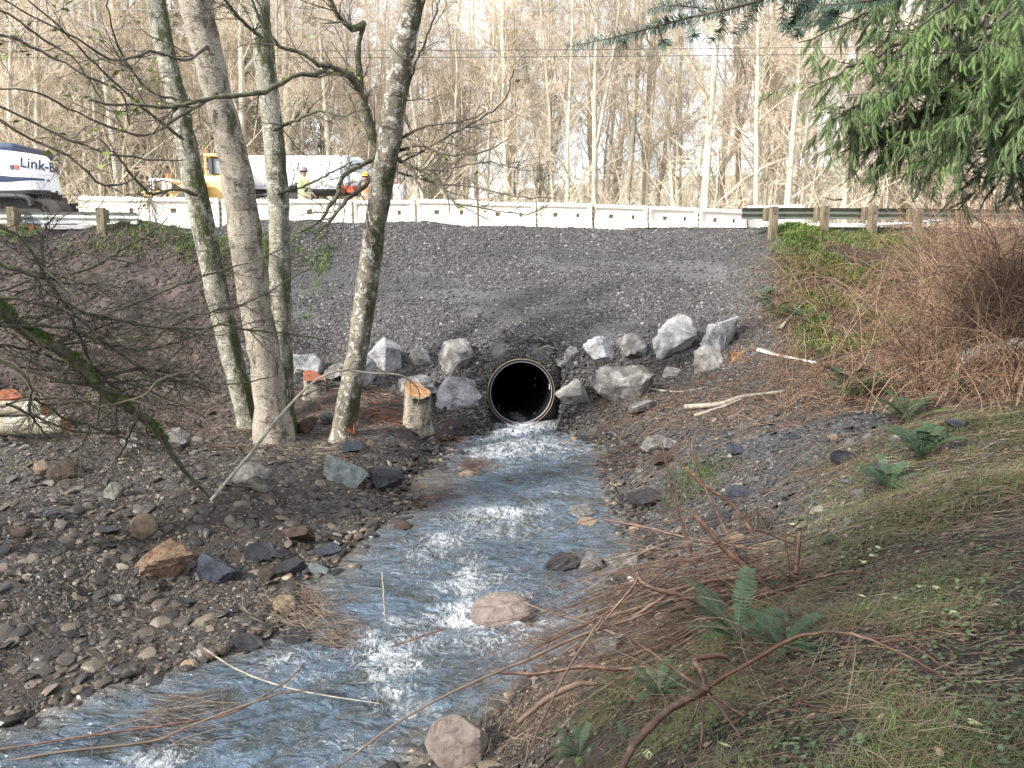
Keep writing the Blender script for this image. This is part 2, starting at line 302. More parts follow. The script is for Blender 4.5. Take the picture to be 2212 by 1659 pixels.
MAT['signyel'] = paint('sign_yellow', (0.8, 0.5, 0.02), 0.5, dirt=0)
MAT['glass'] = paint('cab_glass', (0.25, 0.3, 0.33), 0.12, 0.0, 0.1, coat=1.0)
MAT['hdpe'] = paint('culvert_plastic', (0.012, 0.012, 0.014), 0.4, dirt=0.2)
MAT['rim'] = paint('culvert_rim', (0.30, 0.22, 0.13), 0.5, dirt=0.4)
MAT['asphalt'] = simple('asphalt', [(0.3, g3(0.04)), (0.7, g3(0.065))], 30, 0.9, 0.3, 0.005, world=True)
MAT['line'] = paint('road_line', (0.75, 0.75, 0.75), 0.6)
MAT['skin'] = paint('skin', (0.45, 0.26, 0.19), 0.5, dirt=0.1)
MAT['hivis'] = paint('hivis_yellow', (0.78, 0.80, 0.38), 0.7, dirt=0.1)
MAT['hivor'] = paint('hivis_orange', (0.9, 0.42, 0.18), 0.7, dirt=0.1)
MAT['reflect'] = paint('reflective_tape', (0.8, 0.8, 0.75), 0.4, dirt=0)
MAT['clothdk'] = paint('dark_cloth', (0.05, 0.055, 0.07), 0.9)
MAT['clothgr'] = paint('grey_cloth', (0.20, 0.19, 0.20), 0.9)
MAT['hair'] = paint('dark_hair', (0.03, 0.022, 0.018), 0.6)
MAT['hardyel'] = paint('hard_hat_yellow', (0.8, 0.55, 0.03), 0.35, dirt=0, coat=0.4)
MAT['hardgr'] = paint('hard_hat_grey', (0.2, 0.18, 0.19), 0.4, dirt=0.1)

# ------------------------------------------------------------------ terrain
def zw(y): return -3.60 - (17.0 - np.asarray(y)) * 0.032           # water level
def onwater(U, V):
    y = 12.0
    for _ in range(12):
        d = ray(U, V); t = float(zw(y)) / d[2]; y = d[1] * t
    return np.array([d[0] * t, y, d[2] * t])
EDGE = [(935, 1052, 1215), (955, 965, 1290), (1000, 925, 1320), (1040, 878, 1345), (1080, 880, 1335), (1110, 850, 1375), (1160, 790, 1400), (1210, 740, 1400), (1260, 690, 1370), (1320, 640, 1320), (1400, 540, 1250), (1450, 330, 1180), (1500, 160, 1110), (1560, 0, 1040), (1659, -260, 930), (1850, -700, 800)]
EL = np.array([onwater(l, v) for v, l, r in EDGE]); ER = np.array([onwater(r, v) for v, l, r in EDGE])
def creek(x, y):
    """signed distance-like: >0 inside the creek, measured in metres across"""
    x = np.asarray(x, float); y = np.asarray(y, float)
    yy = EL[::-1, 1]; xl = np.interp(y, yy, EL[::-1, 0]); yr = ER[::-1, 1]; xr = np.interp(y, yr, ER[::-1, 0])
    d = np.minimum(x - xl, xr - x) + (0.42 * fbm(x, y, .9, 201, 2) + 0.22 * fbm(x, y, .28, 211, 2)) * sstep(16.3, 15.2, y); return np.where(y > 16.9, -3.0, d)
ctl = []
def C(U, V, y): ctl.append(P(U, V, y))
def CW(x, y, z): ctl.append(np.array([x, y, z], float))
for (l, r) in zip(EL, ER):
    w = np.linalg.norm(l - r); m = (l + r) / 2
    CW(l[0], l[1], l[2] + 0.0); CW(r[0], r[1], r[2] + 0.0); CW(m[0], m[1], m[2] - 0.35)
# embankment: crest, mid, toe
for U in (640, 800, 950, 1100, 1250, 1400, 1560):
    vc = 492 + max(0, (U - 1300)) * 0.03
    C(U, vc, 22.3 + (U - 900) * 0.003); C(U, 600 + (U - 1100) * 0.005, 20.0); C(U, 700, 17.9)
for U in (700, 850, 950, 1300, 1450): C(U, 790, 16.9)
C(1126, 768, 16.75); C(1060, 800, 16.7); C(1195, 800, 16.7); C(1035, 885, 16.0); C(1220, 885, 16.0)
C(560, 930, 13.9); C(740, 945, 13.7); C(900, 930, 14.6); C(650, 860, 15.6); C(800, 850, 15.7); C(1000, 900, 15.2); C(850, 960, 13.2)
# left slope and bar
C(200, 510, 20.3); C(0, 515, 19.8); C(400, 500, 21.0); C(-250, 515, 19.6); C(300, 600, 18.7); C(0, 600, 18.0); C(480, 600, 19.2); C(0, 700, 16.6); C(250, 700, 17.0); C(450, 720, 17.2)
C(-300, 700, 16); C(0, 840, 14.9); C(250, 840, 15.2); C(450, 850, 15.4); C(-300, 850, 14.2); C(250, 935, 13.0); C(0, 945, 12.6); C(-400, 950, 12)
C(450, 1010, 11.3); C(650, 1010, 12.0); C(200, 1050, 10.3); C(0, 1080, 9.7); C(450, 1085, 10.0); C(600, 1120, 10.0); C(750, 1090, 11.0)
C(350, 1220, 8.7); C(100, 1220, 8.2); C(550, 1220, 9.0); C(300, 1350, 7.7); C(50, 1400, 7.0); C(-300, 1300, 7.0)
# right bank
C(1700, 515, 20.4); C(1900, 515, 21.3); C(2150, 500, 22.0); C(2400, 470, 22); C(1640, 600, 19.0); C(1800, 620, 18.2); C(2050, 620, 17.5); C(2300, 600, 17)
C(1620, 700, 17.4); C(1750, 740, 15.6); C(1950, 740, 14.6); C(2200, 720, 14); C(2500, 700, 13); C(1600, 800, 15.7); C(1480, 860, 14.9); C(1700, 850, 13.6); C(1900, 870, 11.8); C(2100, 850, 11.0); C(2350, 850, 10)
C(1350, 900, 15.2); C(1400, 960, 13.3); C(1500, 950, 12.6); C(1700, 960, 10.6); C(1450, 1060, 11.2); C(1500, 1120, 9.6); C(1650, 1060, 9.6); C(1850, 1010, 8.6); C(2050, 960, 8.2); C(2250, 950, 7.4)
C(1450, 1200, 8.4); C(1600, 1180, 7.8); C(1800, 1150, 6.4); C(2000, 1120, 6.0); C(2200, 1100, 5.4); C(1420, 1300, 7.0); C(1600, 1300, 5.7); C(1800, 1300, 4.6); C(2050, 1300, 4.0); C(2300, 1300, 3.6)
C(1330, 1400, 6.4); C(1500, 1420, 4.6); C(1700, 1450, 3.7); C(2000, 1500, 3.05); C(1180, 1540, 5.9); C(1350, 1540, 4.5); C(1500, 1600, 3.4); C(1200, 1659, 4.6); C(1350, 1659, 3.7); C(1700, 1659, 2.7); C(2200, 1659, 2.45)
CW(0, 0, -1.65); CW(3, 0, -1.6); CW(-2.0, 0, -2.0); CW(6, 3, -1.4); CW(8, 8, -1.0); CW(9, 14, -0.3); CW(-1.5, 3.2, -3.4); CW(-12, 8, -2.7); CW(-12, 14, -1.6); CW(-14, 19, 0.7); CW(14, 14, 0.2); CW(0, -6, -1.6); CW(8, -6, -1.2); CW(-8, -6, -3.0); CW(-5, 3.5, -4.5); CW(-9, 3, -4.4)
for x in (-16, -10, -5, 0, 5, 10, 16): CW(x, 23.6, 1.0); CW(x, 25.5, 1.0)
ctl = np.array(ctl)
def tps_fit(c, lam=0.02):
    n = len(c); X = c[:, :2]; r = np.linalg.norm(X[:, None] - X[None], axis=2); K = np.where(r > 0, r * r * np.log(r + 1e-12), 0) + lam * np.eye(n)
    Pm = np.hstack([np.ones((n, 1)), X]); A = np.zeros((n + 3, n + 3)); A[:n, :n] = K; A[:n, n:] = Pm; A[n:, :n] = Pm.T
    return np.linalg.solve(A, np.concatenate([c[:, 2], np.zeros(3)]))
wts = tps_fit(ctl)
def tps(x, y):
    sh = np.shape(x); x = np.ravel(x); y = np.ravel(y); out = np.zeros(len(x)); n = len(ctl)
    for s in range(0, len(x), 40000):
        a = x[s:s + 40000, None] - ctl[None, :, 0]; b = y[s:s + 40000, None] - ctl[None, :, 1]; r2 = a * a + b * b
        out[s:s + 40000] = (0.5 * r2 * np.log(r2 + 1e-12)) @ wts[:n] + wts[n] + wts[n + 1] * x[s:s + 40000] + wts[n + 2] * y[s:s + 40000]
    return out.reshape(sh)
ys = np.concatenate([np.linspace(-12, 2, 45)[:-1], np.linspace(2, 17.2, 290)[:-1], np.linspace(17.2, 24, 95)[:-1], np.linspace(24, 32, 30)[:-1], 32 * (420 / 32) ** np.linspace(0, 1, 60)])
xh = np.concatenate([np.linspace(0, 9, 160)[:-1], np.linspace(9, 17, 70)[:-1], 17 * (330 / 17) ** np.linspace(0, 1, 45)])
xs = np.concatenate([-xh[:0:-1], xh])
GX, GY = np.meshgrid(xs, ys)
def farz(x, y):
    z = 0.9 + 0 * x
    z = z + sstep(31.5, 36, y) * (-0.25 + 0.6 * fbm(x, y, 9, 5, 3))
    z = z + sstep(38, 75, y) * sstep(-8, 30, x) * 2.0 + sstep(110, 260, y) * (16 + 8 * fbm(x, y, 60, 9, 3) + 10 * sstep(-20, 60, x))
    return z
NEAR = (np.abs(GX) < 20) & (GY < 26)
Z = farz(GX, GY)
tn = tps(np.clip(GX, -18, 18), np.clip(GY, -9, 25.5))
wf = sstep(23.0, 23.8, GY)
cr = creek(GX, GY)
slope_mud = sstep(0.3, -0.3, GX + 6.0 + 0.35 * (GY - 16)) * sstep(12.5, 14.5, GY)          # left mud slope weight
rightb = sstep(1.5, 3, GX - 0.25 * (16 - GY) * 0) 
emb = ((GY > 15.6) & (GX > -6.2) & (GX < 6.6))
amp = np.where(emb, 0.10, 0.16) + 0.25 * slope_mud
tn = tn + amp * fbm(GX, GY, 1.3, 21, 5) * sstep(-0.2, -0.8, cr) * (1 - wf) + 0.05 * fbm(GX, GY, 0.4, 31, 3) * sstep(0.1, -0.1, cr) * (1 - wf)
tn = tn + 0.09 * slope_mud * fbm(GX, GY, 0.35, 77, 3)
inside = sstep(-0.02, 0.35, cr)
tn = np.where(cr > -0.02, np.minimum(tn, zw(GY) + 0.03 - 0.3 * inside), tn)
tn = np.where((cr <= -0.02) & (GY < 17) & (GY > 3.0), np.maximum(tn, zw(GY) + 0.02 + 0.02 * np.clip(-cr * 3, 0, 3)), tn)
Z = tn * (1 - wf) + Z * wf
def hz(x, y):
    x = np.asarray(x, float); y = np.asarray(y, float)
    ix = np.clip(np.searchsorted(xs, x) - 1, 0, len(xs) - 2); iy = np.clip(np.searchsorted(ys, y) - 1, 0, len(ys) - 2)
    fx = (x - xs[ix]) / (xs[ix + 1] - xs[ix]); fy = (y - ys[iy]) / (ys[iy + 1] - ys[iy])
    return (Z[iy, ix] * (1 - fx) + Z[iy, ix + 1] * fx) * (1 - fy) + (Z[iy + 1, ix] * (1 - fx) + Z[iy + 1, ix + 1] * fx) * fy
def G(U, V, ymax=23.5):
    d = ray(U, V); t = np.arange(1.8, ymax, 0.02); pts = d[None] * (t / d[1])[:, None]
    h = np.maximum(hz(pts[:, 0], pts[:, 1]), np.where(creek(pts[:, 0], pts[:, 1]) > 0, zw(pts[:, 1]), -99))
    k = np.argmax(pts[:, 2] < h)
    if not (pts[:, 2] < h).any(): k = -1
    return pts[k]
def normals(x, y, e=0.12):
    n = np.stack([-(hz(x + e, y) - hz(x - e, y)) / (2 * e), -(hz(x, y + e) - hz(x, y - e)) / (2 * e), np.ones(np.shape(x))], -1); return unit(n)
# zones
def zone_emb(x, y):   # crushed rock fill
    xl = -6.1 + 0.22 * (y - 16) * 0 + 0.4 * fbm(x, y, 1.2, 3, 2); xr = 6.0 + 0.22 * (y - 17) + 0.5 * fbm(x, y, 1.0, 4, 2)
    lo = 15.3 + 0.5 * fbm(x, y, 1.0, 6, 2) + np.where(x < -1, 0.35 * np.clip(-x - 1, 0, 2), 0)
    return sstep(-0.15, 0.15, x - np.where(y > 20.8, xl - 4.0, xl)) * sstep(0.15, -0.15, x - xr) * sstep(lo - .2, lo + .2, y) * sstep(24.0, 23.4, y)
def zone_slate(x, y):
    a = creek(x, y) < 0.1
    return a * sstep(1.2, 1.8, x) * sstep(5.2 + 0.9 * np.clip(x - 1.5, 0, 5) * 0.35, 6.0 + 0.3 * x, y + 0.8 * fbm(x, y, 1.5, 8, 2)) * sstep(15.5, 14.6, y) * sstep(0.4, -0.4, x - (4.9 + 0.08 * (y - 8) + 0.7 * fbm(x, y, 1.3, 9, 2)) )
def zone_bar(x, y):
    return sstep(0.4, -0.2, creek(x, y)) * sstep(0.5, -0.2, x - 0.2) * sstep(13.8, 12.9, y + 0.5 * fbm(x, y, 1, 12, 2)) * sstep(3, 4, y)
def zone_green(x, y):
    rb = sstep(5.9, 7.2, x - 0.22 * (y - 17) + 0.5 * fbm(x, y, 1, 4, 2)) * sstep(14, 15.5, y) * sstep(24, 23.5, y)
    path = sstep(0.6, 1.6, x - 0.28 * y + 0.3 * fbm(x, y, 1, 14, 2)) * sstep(10.5, 9, y)
    near = sstep(0, 0.8, x - 0.2) * sstep(6.8, 5.0, y + 0.5 * fbm(x, y, 1.2, 15, 2) - 0.5 * (x - 1)) * sstep(-.6, -1.1, creek(x, y))
    lsh = sstep(-5.5, -6.5, x) * sstep(19.3, 19.8, y) * sstep(21.4, 20.6, y)
    return np.clip(np.maximum.reduce([rb, path, near, lsh]), 0, 1)
ze, zs, zb, zg = zone_emb(GX, GY), zone_slate(GX, GY), zone_bar(GX, GY), zone_green(GX, GY)
ny, nx = GX.shape
idx = np.arange(nx * ny).reshape(ny, nx)
q = np.stack([idx[:-1, :-1], idx[:-1, 1:], idx[1:, 1:], idx[1:, :-1]], -1).reshape(-1, 4)
# culvert axis
PY = 16.45; pc = P(1126, 848, PY); PR = 74 * PY / FX / cP; YAW = R(7)
axd = np.array([-math.sin(YAW), math.cos(YAW), 0])
V3 = np.stack([GX, GY, Z], -1).reshape(-1, 3)
cen = V3[q].mean(1); rel = cen - pc; al = rel @ axd; rad = np.linalg.norm(rel - al[:, None] * axd[None], axis=1)
q = q[~((rad < PR * 0.97) & (al > -0.15) & (al < 12))]
mb = MB(); mb.add(V3, q)
_th = np.arange(48) * 2 * math.pi / 48; _sd = np.array([math.cos(YAW), math.sin(YAW), 0]); _V = []
for al_, rr_ in ((0.10, .965), (0.13, 1.08), (0.22, 1.22), (0.45, 1.38), (0.9, 1.5)):
    w_ = 1 + 0.05 * np.sin(_th * 7) * (rr_ > 1)
    _V.append(pc + axd * al_ + (PR * rr_ * w_)[:, None] * (np.cos(_th)[:, None] * _sd + np.sin(_th)[:, None] * np.array([0, 0, 1.0])))
mb.add(np.concatenate(_V), [[i * 48 + j, i * 48 + (j + 1) % 48, (i + 1) * 48 + (j + 1) % 48, (i + 1) * 48 + j] for i in range(4) for j in range(48)])
def ground_mat():
    m, nt, b = new_mat('ground_soil'); co = coords(nt, True)
    n = noise(nt, co, 1.6, 8, 0.7); n2 = noise(nt, co, 14, 6, 0.75)
    mud = ramp(nt, n, [(0.3, (0.034, 0.025, 0.021)), (0.5, (0.075, 0.056, 0.047)), (0.72, (0.17, 0.14, 0.125))])
    mud = mixc(nt, 0.6, mud, ramp(nt, n2, [(0.35, (0.25, 0.22, 0.2)), (0.6, (1, 1, 1))]), 'MULTIPLY')
    grv = ramp(nt, n2, [(0.3, g3(0.025, .03)), (0.55, g3(0.065, .02)), (0.8, g3(0.12, .02))])
    pat = noise(nt, coords(nt, True, (0.35, 1, 1)), 1.1, 4, 0.5)     # smoother dusty fan on the fill
    fine = ramp(nt, noise(nt, co, 45, 4, 0.8), [(0.3, g3(0.075, .02)), (0.7, g3(0.12, .01))])
    grv = mixc(nt, ramp(nt, pat, [(0.48, (0, 0, 0)), (0.58, (1, 1, 1))]), grv, fine)
    slt = ramp(nt, n2, [(0.3, (0.02, 0.02, 0.022)), (0.7, (0.08, 0.078, 0.078))])
    bar = ramp(nt, n2, [(0.3, (0.02, 0.015, 0.012)), (0.7, (0.07, 0.053, 0.042))])
    gr = ramp(nt, n2, [(0.3, (0.010, 0.008, 0.008)), (0.55, (0.026, 0.020, 0.019)), (0.75, (0.065, 0.054, 0.05))])
    lit = ramp(nt, n2, [(0.3, (0.07, 0.05, 0.03)), (0.55, (0.15, 0.115, 0.07)), (0.75, (0.24, 0.20, 0.12))])
    sy = nt.nodes.new('ShaderNodeSeparateXYZ'); nt.links.new(co, sy.inputs[0]); mr = nt.nodes.new('ShaderNodeMapRange'); mr.inputs[1].default_value = 70; mr.inputs[2].default_value = 100; nt.links.new(sy.outputs[1], mr.inputs[0])
    wood = ramp(nt, noise(nt, co, 0.25, 8, 0.8), [(0.35, (0.14, 0.14, 0.10)), (0.6, (0.28, 0.26, 0.19))]); lit = mixc(nt, mr.outputs[0], lit, wood)
    c = mixc(nt, attr(nt, 'far'), mud, lit)
    c = mixc(nt, attr(nt, 'bar'), c, bar); c = mixc(nt, attr(nt, 'green'), c, gr); c = mixc(nt, attr(nt, 'slate'), c, slt); c = mixc(nt, attr(nt, 'emb'), c, grv)
    wet = attr(nt, 'wet'); c = mixc(nt, math_(nt, 'MULTIPLY', wet, 0.55), c, (0.01, 0.009, 0.008))
    nt.links.new(c, b.inputs['Base Color']); nt.links.new(math_(nt, 'MULTIPLY_ADD', wet, -0.45), b.inputs['Roughness']); nt.nodes[-1].inputs[2].default_value = 0.78; b.inputs['Specular IOR Level'].default_value = 0.4
    bump(nt, b, math_(nt, 'ADD', n2, n), 0.9, 0.05); return m
gm = mb.mesh('ground', ground_mat(), True)
for nm, a in (('emb', ze), ('slate', zs), ('bar', zb), ('green', zg), ('far', sstep(29, 33, GY)), ('wet', sstep(-.55, -.05, cr) * (GY < 17))):
    at = gm.attributes.new(nm, 'FLOAT', 'POINT'); at.data.foreach_set('value', np.concatenate([np.ravel(a), np.full(240, 1.0 if nm == 'emb' else 0.0)]).astype(np.float32))
tag(link('ground', gm), kind='structure')

# ------------------------------------------------------------------ water
def water():
    wy = np.linspace(2.6, 17.6, 640); wx = np.linspace(-9, 3.2, 520); X, Y = np.meshgrid(wx, wy)
    foam = np.zeros_like(X)
    # foam patches: picture place, size in px, strength
    fl = [(1130, 932, 60, 18, 1.0), (1080, 950, 80, 10, .6), (1150, 960, 90, 14, .8), (1090, 975, 70, 12, .8), (1010, 960, 30, 8, .4), (1180, 985, 60, 10, .4), (1060, 1012, 60, 8, .35),
          (1090, 1108, 75, 8, .9), (1040, 1125, 50, 10, .55), (1120, 1130, 60, 12, .5), (1160, 1100, 30, 8, .5), (1060, 1150, 60, 10, .4), (960, 1165, 40, 16, .75), (930, 1195, 40, 12, .6), (945, 1180, 50, 16, .5), (1210, 1065, 40, 8, .4),
          (1010, 1240, 30, 25, .9), (1000, 1265, 45, 14, .8), (1050, 1250, 60, 12, .45), (900, 1235, 40, 14, .3), (985, 1320, 50, 14, .8), (1010, 1335, 70, 10, 1.0), (1090, 1352, 70, 10, .95), (940, 1335, 50, 12, .5), (1130, 1370, 50, 14, .7), (1060, 1390, 60, 14, .6), (1110, 1300, 60, 30, .3), (1180, 1345, 40, 14, .5),
          (790, 1385, 30, 16, .9), (830, 1410, 50, 16, 1.0), (870, 1440, 50, 14, .9), (850, 1490, 40, 14, .8), (870, 1530, 60, 10, .8), (820, 1460, 30, 20, .6), (900, 1520, 40, 10, .5), (620, 1430, 50, 18, .7), (640, 1460, 50, 12, .5), (860, 1350, 40, 14, .5), (900, 1385, 60, 20, .35),
          (340, 1640, 60, 16, .8), (310, 1655, 60, 8, .6), (750, 1610, 60, 14, .35), (880, 1600, 40, 14, .25), (700, 1330, 40, 20, .3), (500, 1600, 100, 20, .2)]
    for U, V, a, b_, s in fl:
        c = onwater(U, V); c2 = onwater(U, V + b_); ax = pxm(a, c[1]); ay = max(abs(c2[1] - c[1]), 0.08)
        foam = np.maximum(foam, s * np.exp(-((X - c[0]) / (ax * 1.4)) ** 2 - ((Y - c[1]) / (ay * 1.7)) ** 2))
    rough = sstep(0.05, 0.6, foam)
    wx_ = X + .25 * fbm(X, Y, .8, 71, 2); wy_ = Y + .25 * fbm(X, Y, .8, 72, 2); z = zw(Y) + (0.045 + 0.06 * rough) * fbm(wx_ * .7, wy_ * 1.2, 0.42, 41, 3) + (0.016 + 0.05 * rough) * (0.25 - np.abs(fbm(wx_ * .8, wy_ * 1.3, 0.16, 51, 3)))
    z += 0.03 * np.sin(Y * 6 + 2 * fbm(X, Y, 1.2, 60, 2)) * sstep(-0.1, 0.6, creek(X, Y)) * 0.5
    # water mounds over the big boulder and drops below ledges
    c = onwater(1085, 1330); z += 0.10 * np.exp(-((X - c[0]) / .42) ** 2 - ((Y - c[1] - 0.3) / .3) ** 2)
    z = np.where(Y > 16.3, np.maximum(z, -3.60 + 0.05 + (z - zw(Y)) * 0.3), z)
    cr = creek(X, Y); tc = P(1126, 915, 16.45)
    inpipe = (Y > 15.8) & (np.abs((X - pc[0]) + (Y - PY) * math.tan(YAW)) < PR * 0.86)
    ok = (cr > -0.45) | inpipe
    fz = hz(X, Y) < z + 0.02
    ok &= fz | inpipe
    n, mcol = X.shape; idx = np.arange(n * mcol).reshape(n, mcol)
    okf = ok[:-1, :-1] | ok[1:, :-1] | ok[:-1, 1:] | ok[1:, 1:]
    q = np.stack([idx[:-1, :-1], idx[:-1, 1:], idx[1:, 1:], idx[1:, :-1]], -1)[okf]
    w = MB(); w.add(np.stack([X, Y, z], -1).reshape(-1, 3), q)
    m, nt, b = new_mat('creek_water')
    co = coords(nt, True, (1, 0.7, 1)); cf = coords(nt, True, (1.0, 0.65, 1))
    f = attr(nt, 'foam'); fb = math_(nt, 'ADD', f, 0.0)
    n1 = noise(nt, coords(nt, True, (1, .75, 1)), 4.2, 4, 0.62, 1.3); n2 = noise(nt, coords(nt, True, (1.1, .8, 1)), 11, 4, 0.6, 1.2); n3 = noise(nt, co, 38, 4, 0.7, .5)
    r1 = math_(nt, 'ABSOLUTE', math_(nt, 'SUBTRACT', n1, 0.5)); r2 = math_(nt, 'ABSOLUTE', math_(nt, 'SUBTRACT', n2, 0.5)); rm = math_(nt, 'MINIMUM', math_(nt, 'MULTIPLY', r1, 1.0), math_(nt, 'MULTIPLY', r2, 1.15))
    rm = math_(nt, 'ADD', rm, math_(nt, 'MULTIPLY', math_(nt, 'SUBTRACT', n3, 0.5), 0.07))
    val = math_(nt, 'SUBTRACT', math_(nt, 'MULTIPLY', fb, 0.098), rm)
    mk = nt.nodes.new('ShaderNodeMapRange'); mk.inputs[1].default_value = -0.022; mk.inputs[2].default_value = 0.07; nt.links.new(val, mk.inputs[0])
    big = ramp(nt, noise(nt, co, 1.3, 3, 0.5, .5), [(.38, (0.15, 0.15, 0.15)), (.55, (1, 1, 1))])
    foamf = math_(nt, 'MULTIPLY', mk.outputs[0], math_(nt, 'MULTIPLY', math_(nt, 'MAXIMUM', big, f), 0.85))
    sh = attr(nt, 'shallow'); deep = ramp(nt, noise(nt, coords(nt, True, (1, 1.5, 1)), 2.2, 4, 0.55, 1.2), [(0.34, (0.040, 0.048, 0.045)), (0.47, (0.048, 0.070, 0.090)), (0.66, (0.088, 0.132, 0.185))])  # streaky blue and dark tones put the sky's reflection into the base colour
    c = mixc(nt, sh, deep, (0.15, 0.12, 0.085)); c = mixc(nt, foamf, c, (0.72, 0.75, 0.78))
    nt.links.new(c, b.inputs['Base Color']); nt.links.new(math_(nt, 'MULTIPLY_ADD', foamf, 0.6), b.inputs['Roughness']); nt.nodes[-1].inputs[2].default_value = 0.035
    b.inputs['IOR'].default_value = 1.33; b.inputs['Specular IOR Level'].default_value = 1.0
    w1 = noise(nt, coords(nt, True, (.8, 1.4, 1)), 4.5, 3, 0.45, 1.0); w2 = noise(nt, co, 34, 4, 0.65, 0.5)
    bump(nt, b, math_(nt, 'ADD', math_(nt, 'ADD', w1, math_(nt, 'MULTIPLY', w2, 0.10)), math_(nt, 'MULTIPLY', foamf, 0.3)), 1.0, 0.16)
    me = w.mesh('water', m, True)
    at = me.attributes.new('foam', 'FLOAT', 'POINT'); at.data.foreach_set('value', foam.ravel().astype(np.float32))
    shal = np.exp(-np.clip(cr, 0, 9) / 0.30) * 0.85 + 0.5 * np.exp(-((X - onwater(930, 1050)[0]) / .5) ** 2 - ((Y - onwater(930, 1050)[1]) / .7) ** 2)
    at = me.attributes.new('shallow', 'FLOAT', 'POINT'); at.data.foreach_set('value', np.clip(shal, 0, 1).ravel().astype(np.float32))
    tag(link('water', me), kind='structure')
water()

# ------------------------------------------------------------------ rocks
def ico(sub):
    bm = bmesh.new(); bmesh.ops.create_icosphere(bm, subdivisions=sub, radius=1); bm.verts.ensure_lookup_table()
    V = np.array([v.co[:] for v in bm.verts]); T = np.array([[v.index for v in f.verts] for f in bm.faces]); bm.free(); return V, T
ICO = {k: ico(k) for k in (1, 2, 4, 5)}
def rock_shape(seed, sub=4, planes=12, dmin=0.55, dmax=0.9, rough=0.05):
    g = np.random.default_rng(seed); V, T = ICO[sub]; V = V.copy()
    for _ in range(planes):
        n = unit(g.normal(size=3)); d = dmin + (dmax - dmin) * g.random(); s = V @ n - d; V -= np.clip(s, 0, None)[:, None] * n[None] * 0.97
    if rough:
        for sc, a in ((0.6, 1.0), (0.25, 0.7), (0.11, 0.45)):
            k = np.abs(fbm(V[:, 0] + 3.1 * V[:, 2] + 50, V[:, 1] - 2.3 * V[:, 2] + 50, sc, seed, 2)) - .2; V *= (1 + a * rough * k)[:, None]
    e = (V.max(0) - V.min(0)) / 2; c = (V.max(0) + V.min(0)) / 2
    return (V - c) / e, T
def boulder(U, V, w, h, mat, label, seed, name='boulder', y=None, planes=11, dmin=0.5, dmax=0.88, rough=0.10, sink=0.15, dep=0.8, rz=None, group=None, tilt=0.0):
    g = np.random.default_rng(seed)
    p = G(U, V + h * 0.42) if y is None else P(U, V, y)
    wy = p[1]; ww = pxm(w, wy) / cP; hh = pxm(h, wy) / cP
    S, T = rock_shape(seed, 4, planes, dmin, dmax, rough); d = ww * dep
    S = S * np.array([ww / 2, d / 2, hh / 2 * (1 + sink)])
    if tilt: S = S @ np.array(Matrix.Rotation(tilt, 3, 'Y')).T
    S[:, 2] += hh / 2 * (1 - sink)
    m = MB(); m.add(S, T=T); me = m.mesh(name, MAT[mat], False)
    me.polygons.foreach_set('use_smooth', np.full(len(me.polygons), True))
    try: me.set_sharp_from_angle(angle=R(22))
    except Exception: pass
    o = link(name, me); 
    z0 = max(float(hz(p[0], p[1])), float(zw(p[1])) - 0.05 if float(creek(p[0], p[1])) > 0 else -99)
    o.location = (p[0], p[1] + d * 0.15, z0 - 0.02); tag(o, label, 'rock' if name != 'boulder' else 'boulder', group)
    return o
EG = 'pale boulders set in the gravel slope round the culvert'
BL = [
 (826, 770, 84, 74, 'rk_white', 'large white angular boulder with a dark hollow under its right side, beside the leaning tree', 0.85),
 (793, 806, 42, 62, 'rk_white', 'narrow bluish white boulder below the white one with the hollow', 0.9),
 (662, 792, 66, 52, 'rk_white', 'white boulder behind the cut stump, next to the right trunk of the tree clump', 0.9),
 (728, 808, 60, 42, 'rk_dusty', 'low grey boulder half hidden behind the leaning tree trunk', 0.9),
 (907, 768, 62, 44, 'rk_warm', 'small pale wedge boulder set alone in the gravel left of the culvert top', 0.6),
 (984, 770, 88, 66, 'rk_dusty', 'large dusty pale slab boulder pressed into gravel left above the culvert', 0.6),
 (896, 830, 108, 40, 'rk_dusty', 'long flat grey boulder with a dark front, right behind the orange topped stump', 0.8),
 (992, 845, 104, 62, 'rk_white', 'white topped boulder with a dark front face right next to the culvert mouth', 0.9),
 (1178, 761, 48, 20, 'rk_dusty', 'thin flat stone just above the right shoulder of the culvert', 0.8),
 (1226, 766, 54, 32, 'rk_dusty', 'small dark fronted boulder to the upper right of the culvert', 0.8),
 (1296, 758, 76, 56, 'rk_white', 'craggy pale boulder touching the darker round one on its right', 0.8),
 (1366, 752, 68, 56, 'rk_dusty', 'grey rounded block between the craggy pale boulder and the biggest boulder', 0.8),
 (1454, 722, 104, 82, 'rk_white', 'biggest and highest boulder, pale top with dark undercut face', 0.8),
 (1557, 726, 86, 70, 'rk_white', 'craggy white boulder at the right end of the upper row', 0.8),
 (1533, 774, 80, 54, 'rk_warm', 'pale flat faced boulder below the rightmost white one, by the orange splinters', 0.7),
 (1340, 832, 142, 90, 'rk_dusty', 'widest boulder, dusty and half buried low in gravel right of the culvert', 0.6),
 (1238, 856, 84, 66, 'rk_warm', 'brownish boulder close against the right side of the culvert', 0.7),
 (1457, 807, 60, 30, 'rk_warm', 'small pale boulder between the widest one and the flat faced one', 0.7)]
for i, (U, V, w, h, mt, lb, dep) in enumerate(BL):
    boulder(U, V, w * .97, h * .98, mt, lb, 100 + i * 3, dep=dep, sink=.32, group=EG, planes=15, dmin=0.34, dmax=0.72, rough=0.22, tilt=rng.normal(0, .12))
